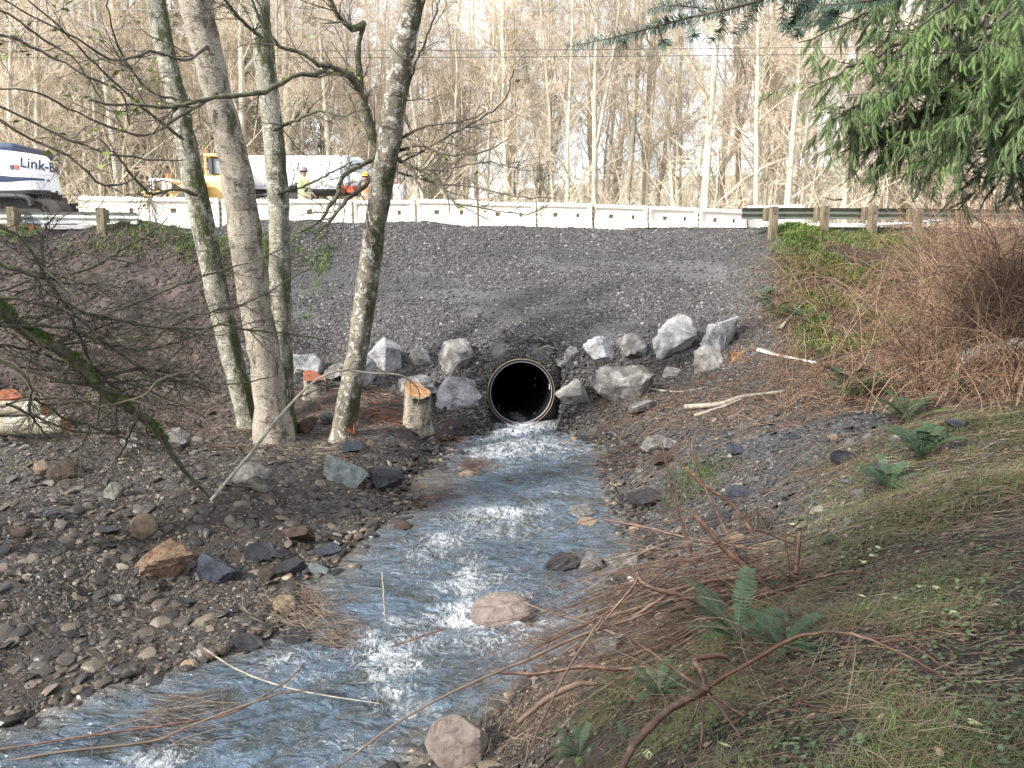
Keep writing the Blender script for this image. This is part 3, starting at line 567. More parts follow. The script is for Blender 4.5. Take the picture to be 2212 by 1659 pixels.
RL = [
 (750, 1010, 98, 74, 'rk_blue', 'blue green granite block with a flat top, left of the creek', 0.8, 11),
 (545, 1030, 96, 72, 'rk_speck', 'pale granite slab tilted towards the creek, behind the bent pale stick', 0.6, 9),
 (832, 1036, 84, 56, 'rk_slate', 'black wet slate lump against the blue green granite block', 0.8, 9),
 (309, 1138, 58, 54, 'rk_tan', 'tan rounded rock just above the big rust coloured one', 0.9, 5),
 (353, 1217, 116, 82, 'rk_red', 'big rounded rust and tan rock in the middle of the left gravel', 0.8, 8),
 (470, 1229, 94, 62, 'rk_bluesl', 'dark blue grey block right of the big rust coloured rock', 0.8, 10),
 (565, 1192, 84, 48, 'rk_slate', 'dark slab between the blue grey block and the brown wedge', 0.7, 10),
 (640, 1160, 78, 42, 'rk_brown', 'brown wedge of rock sloping towards the creek', 0.6, 9),
 (705, 1190, 64, 30, 'rk_bluesl', 'flat blue slate at the left water edge', 0.8, 9),
 (688, 1226, 46, 32, 'rk_blue', 'small greenish block at the left water edge below the blue slate', 0.8, 8),
 (88, 1012, 36, 32, 'rk_tan', 'orange tan rock beside a mud covered one at far left', 0.8, 6),
 (130, 1018, 70, 42, 'rk_brown', 'mud covered brown rock at far left', 0.8, 8),
 (243, 1060, 44, 36, 'rk_speck', 'speckled grey cobble left of the foot of the mossy dead branch', 0.8, 8),
 (376, 948, 62, 46, 'rk_dusty', 'grey brown rock behind the mossy dead branch, left of the tree clump', 0.8, 9),
 (286, 954, 60, 26, 'rk_warm', 'flat pale stone below the cut logs to their right', 0.7, 8),
 (660, 922, 48, 38, 'rk_brown', 'dark brown rock between the tree clump and the leaning tree', 0.8, 8),
 (712, 900, 44, 30, 'rk_dusty', 'greyish stone behind the foot of the leaning tree', 0.8, 8),
 (255, 1294, 30, 19, 'rk_speck', 'small white oval cobble on the gravel below the rust coloured rock', 0.8, 3),
 (45, 1150, 44, 24, 'rk_brown', 'reddish brown cobble near the left edge', 0.8, 5),
 (232, 1148, 52, 18, 'rk_slate', 'thin dark slate lying left of the tan rounded rock', 0.7, 9),
 (112, 1110, 70, 22, 'rk_slate', 'long dark slate flake lying near the left edge', 0.6, 9),
 (575, 1240, 40, 22, 'rk_brown', 'small brown stone below the dark slab', 0.8, 8),
 (620, 1228, 70, 30, 'rk_slate', 'angular black stone beside the greenish block', 0.7, 9),
 (616, 1308, 58, 40, 'rk_tan', 'tan rock wrapped in drift twigs at the left water edge', 0.8, 5),
 (640, 1370, 64, 34, 'rk_slate', 'dark stone half in the water below the twig wrapped tan rock', 0.8, 8),
 (530, 1385, 90, 26, 'rk_slate', 'flat dark stone at the tip of the left gravel', 0.6, 8),
 (400, 1300, 60, 22, 'rk_slate', 'thin dark flake on the gravel right of the small white cobble', 0.7, 8),
 (760, 965, 50, 22, 'rk_bluesl', 'blue slate flake below the foot of the leaning tree', 0.7, 9)]
for i, (U, V, w, h, mt, lb, dep, pl) in enumerate(RL):
    rd = pl <= 6
    boulder(U, V, w, h, mt, lb, 300 + i * 5, name='rock', dep=dep, planes=pl if rd else pl + 5, dmin=0.7 if rd else 0.34, dmax=0.95 if rd else 0.72, rough=0.10 if rd else 0.18, group='larger rocks on the left gravel bar')
SL = [
 (1086, 1312, 150, 62, 'rk_pink', 'big rounded pinkish boulder washed over in mid creek', 0.9, 3),
 (1215, 1210, 82, 38, 'rk_slate', 'dark rock at the right water edge beside a grey green one', 0.8, 8),
 (1275, 1210, 58, 44, 'rk_dusty', 'grey green rock right of the dark one at the water edge', 0.8, 8),
 (1340, 1202, 90, 34, 'rk_dusty', 'low grey rock under the cut stems at the right water edge', 0.8, 8),
 (1258, 1100, 66, 40, 'rk_dusty', 'grey rock standing in the creek near the right bank', 0.8, 9),
 (1270, 1122, 50, 22, 'rk_tan', 'tan rock against the front of the grey one in the creek', 0.8, 6),
 (1008, 1021, 46, 20, 'rk_tan', 'tan rock with drift twigs behind it in the upper creek', 0.8, 4),
 (906, 1046, 46, 18, 'rk_tan', 'flat tan stone in the still pool on the left', 0.8, 4),
 (870, 1130, 44, 24, 'rk_brown', 'brown stone at the left edge of the upper creek', 0.8, 6),
 (1265, 944, 32, 20, 'rk_slate', 'small black stone in the water right of the culvert outfall', 0.8, 6),
 (1222, 953, 34, 12, 'rk_tan', 'small pale stone awash left of the black one', 0.8, 4),
 (985, 1605, 150, 110, 'rk_pink', 'large pinkish granite rock at the bottom edge beside the water', 0.8, 6),
 (1310, 1400, 80, 50, 'rk_dusty', 'grey rock under the canes where the water meets the bank', 0.8, 7),
 (1400, 1078, 90, 40, 'rk_slate', 'layered black slate rock on the right bank', 0.7, 9),
 (1435, 990, 50, 34, 'rk_brown', 'brown rock on the right bank by the green weeds', 0.8, 7),
 (1425, 960, 80, 50, 'rk_dusty', 'dusty grey rock under dry twigs on the right bank', 0.8, 8),
 (1715, 942, 34, 14, 'rk_bluesl', 'small blue slate flake lying on the right shale', 0.9, 8),
 (1605, 965, 60, 20, 'rk_bluesl', 'larger blue slate flake lying on the right shale', 0.9, 8),
 (1600, 1065, 70, 24, 'rk_bluesl', 'blue slate plate near the cut shrub on the right shale', 0.9, 8),
 (1800, 945, 22, 17, 'rk_tan', 'pale tan cobble alone on the dark shale', 0.9, 3),
 (1905, 1020, 56, 26, 'rk_bluesl', 'blue slate plate beside the lower fern', 0.9, 8),
 (1550, 1125, 80, 34, 'rk_slate', 'dark slate plate leaning behind the red cut stems', 0.8, 8),
 (1590, 1160, 46, 20, 'rk_tan', 'rounded tan stone at the base of the red cut stems', 0.8, 4),
 (1830, 985, 90, 30, 'rk_slate', 'long dark shale slab on the right shale', 0.7, 9),
 (1385, 880, 60, 30, 'rk_dusty', 'dusty stone under twigs below the widest boulder', 0.8, 7),
 (2065, 915, 46, 18, 'rk_bluesl', 'dark blue stone in the grass near the right edge', 0.8, 7)]
for i, (U, V, w, h, mt, lb, dep, pl) in enumerate(SL):
    rd = pl <= 6
    boulder(U, V, w, h, mt, lb, 500 + i * 5, name='rock', dep=dep, planes=pl * 3 if rd else pl + 5, dmin=0.82 if rd else 0.34, dmax=0.98 if rd else 0.72, rough=0.08 if rd else 0.16, sink=0.3 if i == 0 else 0.15)

# loose stones: one object per zone, far too many to count
pr_small = [rock_shape(900 + i, 1, 5, 0.4, 0.8, 0) for i in range(8)]
pr_mid = [rock_shape(950 + i, 2, 9, 0.5, 0.85, 0.08) for i in range(8)]
def stones(name, label, mat, n, xr, yr, zf, s0, s1, flat=0.5, protos=pr_small, p=2.2, tp=1.0, avoid_water=True, lift=0.2, tilt=0.35):
    x = xr[0] + (xr[1] - xr[0]) * rng.random(n * 3); y = yr[0] + (yr[1] - yr[0]) * rng.random(n * 3)
    vis = (np.abs(x) < 0.72 * y + 0.5)
    k = (rng.random(len(x)) < zf(x, y)) & vis
    if avoid_water: k &= creek(x, y) < 0.05
    rel = np.stack([x, y, hz(x, y)], 1) - pc; al = rel @ axd; k &= ~((np.linalg.norm(rel - al[:, None] * axd[None], axis=1) < PR * 1.05) & (al > -0.3))
    x, y = x[k][:n], y[k][:n]; m = len(x)
    s = s0 + (s1 - s0) * rng.random(m) ** p
    sc = np.stack([s, s * (0.6 + 0.4 * rng.random(m)), s * flat * (0.6 + 0.8 * rng.random(m))], 1)
    pos = np.stack([x, y, hz(x, y) + sc[:, 2] * lift], 1)
    mb_ = MB(); scatter(mb_, protos, pos, sc, rots(m, tilt, normals(x, y)), rng.random(m) ** tp)
    return mb_
sm = stones('gravel', '', '', 105000, (-11, 9.5), (14.8, 23.6), lambda x, y: zone_emb(x, y) * (0.16 + 0.84 * sstep(-.05, .12, fbm(x * .35, y, 1.1, 91, 3) + 0.25 * sstep(20.5, 22, y) + .25 * sstep(17.6, 16.4, y))), 0.011, 0.050)
n_ = 1500; th_ = rng.uniform(-.25, 3.4, n_); rr_ = rng.uniform(1.03, 1.45, n_); al_ = np.interp(rr_, [1, 1.08, 1.22, 1.38, 1.5], [.10, .13, .22, .45, .9])
ps_ = pc + axd * al_[:, None] + (PR * rr_)[:, None] * (np.cos(th_)[:, None] * np.array([math.cos(YAW), math.sin(YAW), 0]) + np.sin(th_)[:, None] * np.array([0, 0, 1.0])); s_ = rng.uniform(.015, .055, n_)
scatter(sm, pr_small, ps_, np.stack([s_, s_ * .8, s_ * .6], 1), rots(n_, 1.0), rng.random(n_))
for bo in [o for o in COL.objects if o.name.startswith('boulder')]:
    c_ = np.array(bo.location); w_ = bo.dimensions.x / 2 if bo.dimensions.x else .4; vs = np.array([v.co[:] for v in bo.data.vertices]); w_ = vs[:, 0].max(); d_ = vs[:, 1].max(); n_ = 110; th_ = rng.random(n_) * 6.28; rr_ = rng.uniform(.9, 1.35, n_)
    x_ = c_[0] + w_ * rr_ * np.cos(th_); y_ = c_[1] + d_ * rr_ * np.sin(th_); s_ = rng.uniform(.02, .06, n_) * rng.uniform(.5, 1.2, n_); scatter(sm, pr_mid[:4], np.stack([x_, y_, hz(x_, y_) + s_ * .4], 1), np.stack([s_, s_ * .8, s_ * .6], 1), rots(n_, 1.0), rng.random(n_))
n_ = 14000; x_ = pc[0] + rng.uniform(-1.9, 1.9, n_); y_ = rng.uniform(15.5, 17.3, n_); zz_ = hz(x_, y_); nn_ = normals(x_, y_, .05); k_ = (rng.random(n_) < .15 + (1 - nn_[:, 2]) * 1.2) & (zz_ > -3.62)
jit = rng.uniform(-.5, .5, n_) * (np.abs(hz(x_, y_ + .04) - hz(x_, y_ - .04)) + np.abs(hz(x_ + .04, y_) - hz(x_ - .04, y_))); ps_ = np.stack([x_, y_, np.maximum(zz_ + jit, -3.6)], 1)[k_]; rel_ = ps_ - pc; al_ = rel_ @ axd; ps_ = ps_[(np.linalg.norm(rel_ - al_[:, None] * axd[None], axis=1) > PR * 1.04)]
n_ = len(ps_); s_ = rng.uniform(.015, .06, n_); scatter(sm, pr_small, ps_, np.stack([s_, s_ * .8, s_ * .6], 1), rots(n_, 1.0), rng.random(n_))
tag(link('gravel', sm.mesh('gravel', MAT['stone_emb'])), 'dark grey crushed rock covering the slope round the culvert and the road edge', 'gravel', kind='stuff')
sm = stones('', '', '', 62000, (-9, 0.5), (4.5, 14.5), lambda x, y: np.clip(zone_bar(x, y) * (.3 + .7 * (fbm(x, y, 1.3, 301, 3) > -.12)) + 0.2 * (creek(x, y) < 0) * (x < 0) * (y > 12.5), 0, 1), 0.006, 0.032, 0.4, lift=.05)
b2 = stones('', '', '', 5200, (-9, 0.5), (4.5, 15.5), lambda x, y: np.clip(zone_bar(x, y) + 0.3 * (creek(x, y) < 0) * (x < 0) * (y > 12.5), 0, 1), 0.020, 0.11, 0.30, pr_mid, 3.6, lift=.15)
for a in ('v', 'c'): getattr(sm, a).extend(getattr(b2, a))
sm.t.extend([t + sm.n for t in b2.t]); sm.n += b2.n
tag(link('pebbles', sm.mesh('pebbles', MAT['stone_bar'])), 'brown and grey pebbles and shale bits spread over the left gravel bar', 'pebbles', kind='stuff')
sm = stones('', '', '', 40000, (0.5, 7.5), (4.8, 15.8), lambda x, y: np.clip(zone_slate(x, y) + 0.2 * (creek(x, y) > -1.3) * (creek(x, y) < 0), 0, 1), 0.009, 0.038, 0.3, tilt=0.4)
b2 = stones('', '', '', 2600, (0.5, 7.0), (4.8, 15.8), lambda x, y: np.clip(zone_slate(x, y) + 0.2 * (creek(x, y) > -1.0) * (creek(x, y) < 0), 0, 1), 0.035, 0.10, 0.2, pr_mid, 3, tilt=0.45)
for a in ('v', 'c'): getattr(sm, a).extend(getattr(b2, a))
sm.t.extend([t + sm.n for t in b2.t]); sm.n += b2.n
tag(link('shale', sm.mesh('shale', MAT['slate'])), 'dark flaky shale covering the bank right of the creek', 'shale', kind='stuff')
def edge_stones(name, label, n, s0, s1, mat):
    x = rng.uniform(-9, 3.2, n * 40); y = rng.uniform(4.5, 16, n * 40); c_ = creek(x, y); k = (np.abs(x) < .72 * y + .5) & (c_ > -.22) & (c_ < .34) & (rng.random(len(x)) < np.exp(-np.abs(c_) / .14)); x, y = x[k][:n], y[k][:n]; m = len(x); s = s0 + (s1 - s0) * rng.random(m) ** 2.2
    sc = np.stack([s, s * rng.uniform(.6, 1, m), s * rng.uniform(.35, .7, m)], 1); mb_ = MB(); scatter(mb_, pr_mid, np.stack([x, y, np.maximum(hz(x, y), zw(y) - .02) + sc[:, 2] * .25], 1), sc, rots(m, .3), rng.random(m) ** 1.4); tag(link(name, mb_.mesh(name, mat)), label, 'stones', kind='stuff')
MAT['stone_wet'] = simple('wet_stones', [(0.3, (0.7, 0.68, 0.66)), (0.7, (1.1, 1.06, 1.0))], 14, 0.42, 0, world=True, spec=0.45, tramp=[(0, g3(0.014, .05)), (0.6, g3(0.045, .12)), (0.85, (0.10, 0.075, 0.055)), (1, (0.26, 0.2, 0.15))])
edge_stones('wet_stones', 'wet dark stones and slate bits along both water edges of the creek', 1500, .02, .11, MAT['stone_wet'])
# mud clods on the left slope
sm = stones('', '', '', 22000, (-14, -4.5), (12.8, 20.5), lambda x, y: (1 - zone_emb(x, y)) * (0.3 + 0.7 * (fbm(x, y, 1.0, 17, 3) > 0)), 0.010, 0.075, 0.5, p=3.5)
MAT['clod'] = simple('mud_clods', [(0.3, (0.03, 0.022, 0.018)), (0.7, (0.085, 0.064, 0.053))], 5, 0.85, 0, world=True, tramp=[(0, (0.6, 0.6, 0.6)), (1, (1.5, 1.5, 1.5))])
tag(link('mud_clods', sm.mesh('mud_clods', MAT['clod'])), 'lumps of brown mud and roots on the dug slope at the left', 'mud', kind='stuff')

# ------------------------------------------------------------------ culvert
def culvert():
    t = empty('culvert_pipe', pc, 'big round black corrugated plastic culvert pouring water into the creek', 'culvert')
    def ringmesh(name, prof, mat, seg=64):      # prof: list of (along, radius)
        m = MB(); th = np.arange(seg) * 2 * math.pi / seg; V = []
        side = np.array([math.cos(YAW), math.sin(YAW), 0])
        for a, r in prof: V.append(pc + axd * a + r * (np.cos(th)[:, None] * side + np.sin(th)[:, None] * np.array([0, 0, 1.0])))
        n = len(prof); q = [[i * seg + j, i * seg + (j + 1) % seg, (i + 1) * seg + (j + 1) % seg, (i + 1) * seg + j] for i in range(n - 1) for j in range(seg)]
        m.add(np.concatenate(V), q); return link(name, m.mesh(name, mat, True), t)
    inner = [(a, PR * 0.90 + 0.012 * math.sin(a * 2 * math.pi / 0.13)) for a in np.arange(0.02, 7, 0.0325)] + [(7.0, 0.001)]
    ringmesh('inner_wall', inner, MAT['hdpe'])
    outer = [(a, PR * (0.98 + 0.02 * math.sin(a * 2 * math.pi / 0.16) * (1 if a > 0.16 else 0))) for a in np.arange(0.02, 2.4, 0.04)]
    ringmesh('outer_wall', outer, MAT['hdpe'])
    ringmesh('rim', [(0.05, PR * 0.972), (-0.008, PR * 0.972), (-0.014, PR * 0.982), (-0.008, PR * 0.993), (0.05, PR * 0.995)], MAT['rim'])
    ringmesh('lip', [(0.03, PR * 0.90), (-0.002, PR * 0.905), (-0.002, PR * 0.97), (0.03, PR * 0.973)], MAT['hdpe'])
    ringmesh('inner_edge', [(0.012, PR * 0.897), (-0.012, PR * 0.90), (-0.012, PR * 0.912), (0.0, PR * 0.914)], MAT['grey'])
    p = pc + np.array([math.cos(YAW), math.sin(YAW), 0]) * PR * 0.86 + axd * 0.12 + np.array([0, 0, .1]); m = MB(); m.box(p, (0.015, 0.02, 0.12)); link('pipe_tag', m.mesh('pipe_tag', MAT['white']), t)
culvert()

# ------------------------------------------------------------------ road and barriers
m = MB(); xr = np.linspace(-60, 60, 60); zr = 0.985
def road_y(x): return 24.2 + 0.0 * x
V = np.concatenate([np.stack([xr, np.full(60, 24.4), np.full(60, zr)], 1), np.stack([xr, np.full(60, 31.0), np.full(60, zr)], 1)])
m.add(V, [[i, i + 1, 61 + i, 60 + i] for i in range(59)]); tag(link('road', m.mesh('road', MAT['asphalt'])), kind='structure')
m = MB()
for yy in (24.7, 30.6): m.add([[-60, yy, zr + .004], [60, yy, zr + .004], [60, yy + .1, zr + .004], [-60, yy + .1, zr + .004]], [[0, 1, 2, 3]])
tag(link('road_markings', m.mesh('road_markings', MAT['line'])), kind='structure')

def barrier_meshes(L=1.9, H=0.84):
    xs_ = [0, .02, .14, .20, .44, .54, .70, 1.20, 1.36, 1.46, 1.70, 1.76, 1.88, 1.9]
    xs_ = [x * L / 1.9 for x in xs_]
    zs_ = [0, .015, .10, .13, .22, .30, .43, .54, .60, .70, .74, .80, .84]; zs_ = [z * H / .84 for z in zs_]
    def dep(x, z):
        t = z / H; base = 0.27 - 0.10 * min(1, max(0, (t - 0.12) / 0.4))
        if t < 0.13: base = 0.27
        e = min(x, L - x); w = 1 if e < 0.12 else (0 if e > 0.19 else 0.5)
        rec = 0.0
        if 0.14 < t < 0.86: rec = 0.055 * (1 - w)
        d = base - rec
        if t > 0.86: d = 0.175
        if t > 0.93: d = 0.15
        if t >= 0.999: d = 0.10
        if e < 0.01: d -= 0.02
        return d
    bm = bmesh.new(); F = [[bm.verts.new((x - L / 2, -dep(x, z), z)) for z in zs_] for x in xs_]; B = [[bm.verts.new((x - L / 2, dep(x, z), z)) for z in zs_] for x in xs_]
    holes = []
    nx_, nz_ = len(xs_), len(zs_)
    for i in range(nx_ - 1):
        for k in range(nz_ - 1):
            f = bm.faces.new((F[i][k], F[i + 1][k], F[i + 1][k + 1], F[i][k + 1])); bm.faces.new((B[i + 1][k], B[i][k], B[i][k + 1], B[i + 1][k + 1]))
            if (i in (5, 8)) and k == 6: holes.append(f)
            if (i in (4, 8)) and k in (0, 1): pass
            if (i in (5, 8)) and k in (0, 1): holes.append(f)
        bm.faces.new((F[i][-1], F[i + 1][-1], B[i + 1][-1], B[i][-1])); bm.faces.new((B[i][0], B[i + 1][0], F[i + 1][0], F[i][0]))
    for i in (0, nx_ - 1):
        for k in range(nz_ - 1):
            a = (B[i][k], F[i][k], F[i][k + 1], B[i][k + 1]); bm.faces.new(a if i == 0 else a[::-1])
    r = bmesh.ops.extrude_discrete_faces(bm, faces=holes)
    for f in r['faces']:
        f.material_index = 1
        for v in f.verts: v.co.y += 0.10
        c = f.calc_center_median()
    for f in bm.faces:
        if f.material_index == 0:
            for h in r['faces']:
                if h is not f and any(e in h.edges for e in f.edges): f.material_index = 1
        f.smooth = True
    bmesh.ops.bevel(bm, geom=[e for e in bm.edges if e.is_manifold and e.calc_face_angle(0) > R(60)], offset=0.012, segments=2, affect='EDGES')
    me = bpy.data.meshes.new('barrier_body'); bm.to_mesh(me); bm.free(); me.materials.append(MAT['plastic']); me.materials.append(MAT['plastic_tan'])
    me.set_sharp_from_angle(angle=R(35))
    out = []
    for sgn in (-1, 1):
        prof = [(0, .03)]; z = .06
        for t_ in range(5):
            zz = z + t_ * .15 + (0.075 if sgn > 0 else 0); prof += [(0, zz), (.085, zz), (.085, zz + .07), (0, zz + .07)]
        prof += [(0, .84), (-.03, .84), (-.03, .03)]; n = len(prof); k = MB()
        V = [(sgn * (L / 2 + x), y, z_) for y in (-.10, .10) for x, z_ in prof]; k.add(V, [[i_, (i_ + 1) % n, n + (i_ + 1) % n, n + i_] for i_ in range(n)])
        for t_ in range(5):
            b0 = 1 + t_ * 4
            for o_ in (0, n): k.q.append(np.array([[b0 + o_, b0 + 1 + o_, b0 + 2 + o_, b0 + 3 + o_]]))
        out.append(k.mesh('knuckle_joint', MAT['plastic_tan']))
    return me, out
bj = [(172, 21.8, 487), (330, 22.2, 488), (480, 22.6, 489), (625, 22.9, 489), (765, 23.2, 489), (899, 23.5, 489), (1032, 23.8, 491), (1157, 24.1, 493), (1277, 24.4, 495), (1395, 24.8, 498), (1503, 25.3, 501), (1605, 25.9, 503)]
names = ['leftmost white barrier, its end turned behind the left guardrail', 'second white barrier from the left, in front of the yellow loader', 'third white barrier from the left, behind the thick middle trunk', 'fourth white barrier from the left, between the middle and right trunks of the tree clump',
         'white barrier in front of the worker in the yellow jacket', 'white barrier crossed by the leaning tree, below the workers', 'white barrier just right of the worker in the pale vest', 'white barrier directly above the culvert, left of its joint', 'white barrier above the right shoulder of the culvert', 'white barrier third from the guardrail end', 'white barrier second from the guardrail end', 'white barrier just left of the right guardrail end']
bme, kme = barrier_meshes()
BG = 'white plastic road barriers linked in a line along the road edge'
def put_barrier(a, b_, za, label, dz=0, H=None):
    c = (a + b_) / 2; d = b_ - a; L = math.hypot(d[0], d[1])
    o = empty('road_barrier', (c[0], c[1], za), label, 'barrier', BG, math.atan2(d[1], d[0])); o.scale = ((L - 0.07) / 1.9, 1, 1 if not H else H)
    o.rotation_euler[1] = -math.atan2(d[2], L)
    for nm, me in (('barrier_body', bme), ('knuckle_joint', kme[0]), ('knuckle_joint', kme[1])):
        x = link(nm, me, o, keep=False)
for i in range(len(bj) - 1):
    a = P(bj[i][0], bj[i][2] + 8, bj[i][1]); b_ = P(bj[i + 1][0], bj[i + 1][2] + 8, bj[i + 1][1]); a = a + [0, rng.normal(0, .04), rng.normal(0, .012)]; b_ = b_ + [0, rng.normal(0, .04), rng.normal(0, .012)]; put_barrier(a, b_, (a[2] + b_[2]) / 2, names[i], H=1.06 + rng.normal(0, .01))
a = P(1608, 498, 26.2); b_ = P(1733, 494, 26.6); put_barrier(a, b_, a[2], 'last white barrier, standing behind the first guardrail posts on the right', H=1.0)
a = P(1738, 500, 28.0); b_ = P(1855, 497, 28.5)
m = MB(); c = (a + b_) / 2; m.box(c + np.array([0, 0, .05]), (b_[0] - a[0], .3, .32)); m.box(c + np.array([0, 0, .23]), (b_[0] - a[0] - .1, .2, .06))
o = link('concrete_block', m.mesh('concrete_block', MAT['plastic'])); tag(o, 'low white block lying on the road behind the right guardrail, after the last barrier', 'block')
m = MB(); m.tubes(resample([P(1850, 486, 27.5), P(1950, 483, 28), P(2050, 474, 29), P(2200, 468, 31)], 12), np.full(12, .05), 10, cap=True)
o = link('drain_pipe', m.mesh('drain_pipe', MAT['white'], True)); tag(o, 'thin white pipe lying along the road behind the right guardrail', 'pipe')
m = MB(); a = P(125, 491, 21.3); b_ = P(215, 491, 21.3); c = (a + b_) / 2; m.box(c, (b_[0] - a[0] + .6, .5, .12)); o = link('concrete_kerb', m.mesh('concrete_kerb', MAT['grey'])); tag(o, 'pale grey slab lying under the left guardrail', 'slab')
m = MB(); a = P(235, 492, 21.6); m.box(a, (0.6, .35, .2)); m.box(a + np.array([.1, -.0, .12]), (.3, .2, .08)); o = link('plastic_block', m.mesh('plastic_block', MAT['plastic'])); tag(o, 'small white block beside the guardrail post at the left, on the ground', 'block')

def guardrail(name, label, ends, posts, steel, rz=0, lower=False):
    """W-beam along ends (list of world pts, top edge), posts list of (x,y,ztop,zbot)"""
    t = empty(name, ends[0], label, 'guardrail')
    prof = [(0.0, 0.0), (-.02, -.01), (-.025, -.03), (-.075, -.07), (-.08, -.095), (-.03, -.135), (-.025, -.155), (-.03, -.175), (-.08, -.215), (-.075, -.24), (-.025, -.28), (-.02, -.30), (0, -.31)]
    def beam(E, nm, dz=0):
        E = np.array(E); n = len(E); D = unit(E[-1] - E[0]); side = np.array([D[1], -D[0], 0])    # toward the road side flipped below
        V = []
        for e in E:
            for k, off in ((1, 0), (1, 0.004)):
                for d, z in prof: V.append(e + side * (-(d) - off) * -1 * 1 + np.array([0, 0, z + dz]))
        V = np.array(V); m_ = len(prof); Q = []
        for i in range(n - 1):
            for s in (0, 1):
                for j in range(m_ - 1):
                    a = (i * 2 + s) * m_ + j; b2 = ((i + 1) * 2 + s) * m_ + j; Q.append([a, b2, b2 + 1, a + 1])
        mm = MB(); mm.add(V, Q); o = link(nm, mm.mesh(nm, steel, True), t)
    beam(ends, 'rail')
    if lower: beam([e + np.array([0.0, 0, -0.52]) for e in lower], 'lower_rail')
    D = unit(np.array(ends[-1]) - np.array(ends[0])); rzz = math.atan2(D[1], D[0])
    for (p, top, bot, off) in posts:
        mm = MB(); mm.box((p[0], p[1], (top + bot) / 2), (0.19, 0.17, top - bot), rzz); mm.box((p[0], p[1], top + 0.004), (0.17, 0.15, 0.02), rzz)
        po = link('post', mm.mesh('post', MAT['post']), t)
        mm = MB(); mm.box((p[0] - .1 * 0 + off, p[1] + 0.185, top - 0.19), (0.15, 0.19, 0.35), rzz); link('blockout', mm.mesh('blockout', MAT['post']), po, keep=False).matrix_world = Matrix()
        mm = MB(); mm.tubes([[p[0], p[1] - .10, top - .18], [p[0], p[1] - .08, top - .18]], [0.02, 0.02], 8, cap=True); link('bolt', mm.mesh('bolt', MAT['dkmetal']), po, keep=False).matrix_world = Matrix()
# note: children of posts share world coordinates
e = [P(-300, 456, 20.4), P(-100, 456, 20.5), P(100, 457, 20.6), P(295, 459, 20.8)]
posts = []
for U, vt, vb in ((-170, 450, 520), (24, 448, 514), (217, 450, 508)):
    p = P(U, vt, 20.25); posts.append((p, p[2], P(U, vb, 20.25)[2] - 0.3, 0))
guardrail('guardrail', 'galvanised guardrail on wooden posts at the left road edge, below the white excavator', e, posts, MAT['steel'])
e = [P(1605, 449, 21.0), P(1750, 449, 21.4), P(1900, 450, 21.9), P(2060, 451, 22.4), P(2300, 455, 23.2)]
posts = []
for U, vt, vb, yy in ((1672, 447, 520, 20.9), (1783, 446, 522, 21.2), (1887, 445, 524, 21.5), (1985, 450, 520, 21.85), (2090, 452, 520, 22.2)):
    p = P(U, vt, yy); posts.append((p, p[2], P(U, vb, yy)[2] - 0.3, -0.12))
guardrail('guardrail', 'mossy dark guardrail on square wooden posts at the right, running behind the cedar', e, posts, MAT['steel_moss'], lower=[P(1790, 449, 21.5), P(1900, 450, 21.9), P(2060, 451, 22.4)])

# small orange marker flags and sign
for U, V, lb in ((63, 503, 'small orange marker flag under the left guardrail'), (652, 505, 'small orange marker flag in the gravel right of the tree clump')):
    p = P(U, V, 20.6 if U < 100 else 21.9); t = empty('marker_flag', p, lb, 'flag'); m = MB(); m.tubes([p + [0, 0, -.2], p + [0, 0, .22]], [.006, .006], 5); link('wire', m.mesh('wire', MAT['dkmetal']), t)
    m = MB(); m.add([p + [0, 0, .2], p + [.12, .01, .22], p + [.14, -.02, .08], p + [.0, 0, .04]], [[0, 1, 2, 3]]); link('flag_cloth', m.mesh('flag_cloth', MAT['orange']), t)
p = P(118, 424, 30); t = empty('warning_sign', P(118, 455, 30), 'small yellow sign with a black diagonal bar on a stake, right of the excavator', 'sign')
m = MB(); m.box(p, (.38, .02, .26)); link('sign_plate', m.mesh('sign_plate', MAT['signyel']), t)
m = MB(); m.add([p + [-.12, -.014, -.10], p + [-.02, -.014, -.10], p + [.16, -.014, .11], p + [.02, -.014, .11], p + [-.10, -.014, .02], p + [.06, -.014, .05]], [[0, 1, 2, 3]]); link('black_bar', m.mesh('black_bar', MAT['black']), t)
m = MB(); m.box(P(119, 445, 30.03), (.07, .05, .9)); link('stake', m.mesh('stake', MAT['post']), t)

# ------------------------------------------------------------------ vehicles
ROADZ = 0.99
def text_mesh(txt, size, depth=0.005):
    cu = bpy.data.curves.new('lettering', 'FONT'); cu.body = txt; cu.size = size; cu.extrude = depth; cu.offset = size * 0.012
    o = bpy.data.objects.new('tmp', cu); COL.objects.link(o); bpy.context.view_layer.update()
    me = bpy.data.meshes.new_from_object(o.evaluated_get(bpy.context.evaluated_depsgraph_get())); bpy.data.objects.remove(o); bpy.data.curves.remove(cu)
    V = np.zeros(len(me.vertices) * 3, np.float32); me.vertices.foreach_get('co', V); return me, V.reshape(-1, 3)
def bevel_box(c, d, r=0.05, seg=3, rz=0):
    bm = bmesh.new(); bmesh.ops.create_cube(bm, size=1)
    for v in bm.verts: v.co = Vector((v.co.x * d[0], v.co.y * d[1], v.co.z * d[2]))
    bmesh.ops.bevel(bm, geom=bm.edges[:], offset=r, segments=seg, affect='EDGES', profile=0.5)
    bmesh.ops.rotate(bm, matrix=Matrix.Rotation(rz, 3, 'Z'), verts=bm.verts); bmesh.ops.translate(bm, vec=Vector(c), verts=bm.verts)
    return bm
def bm_obj(name, bm, mat, parent):
    me = bpy.data.meshes.new(name); bm.to_mesh(me); bm.free(); me.materials.append(mat)
    for p in me.polygons: p.use_smooth = True
    me.set_sharp_from_angle(angle=R(40)); return link(name, me, parent)
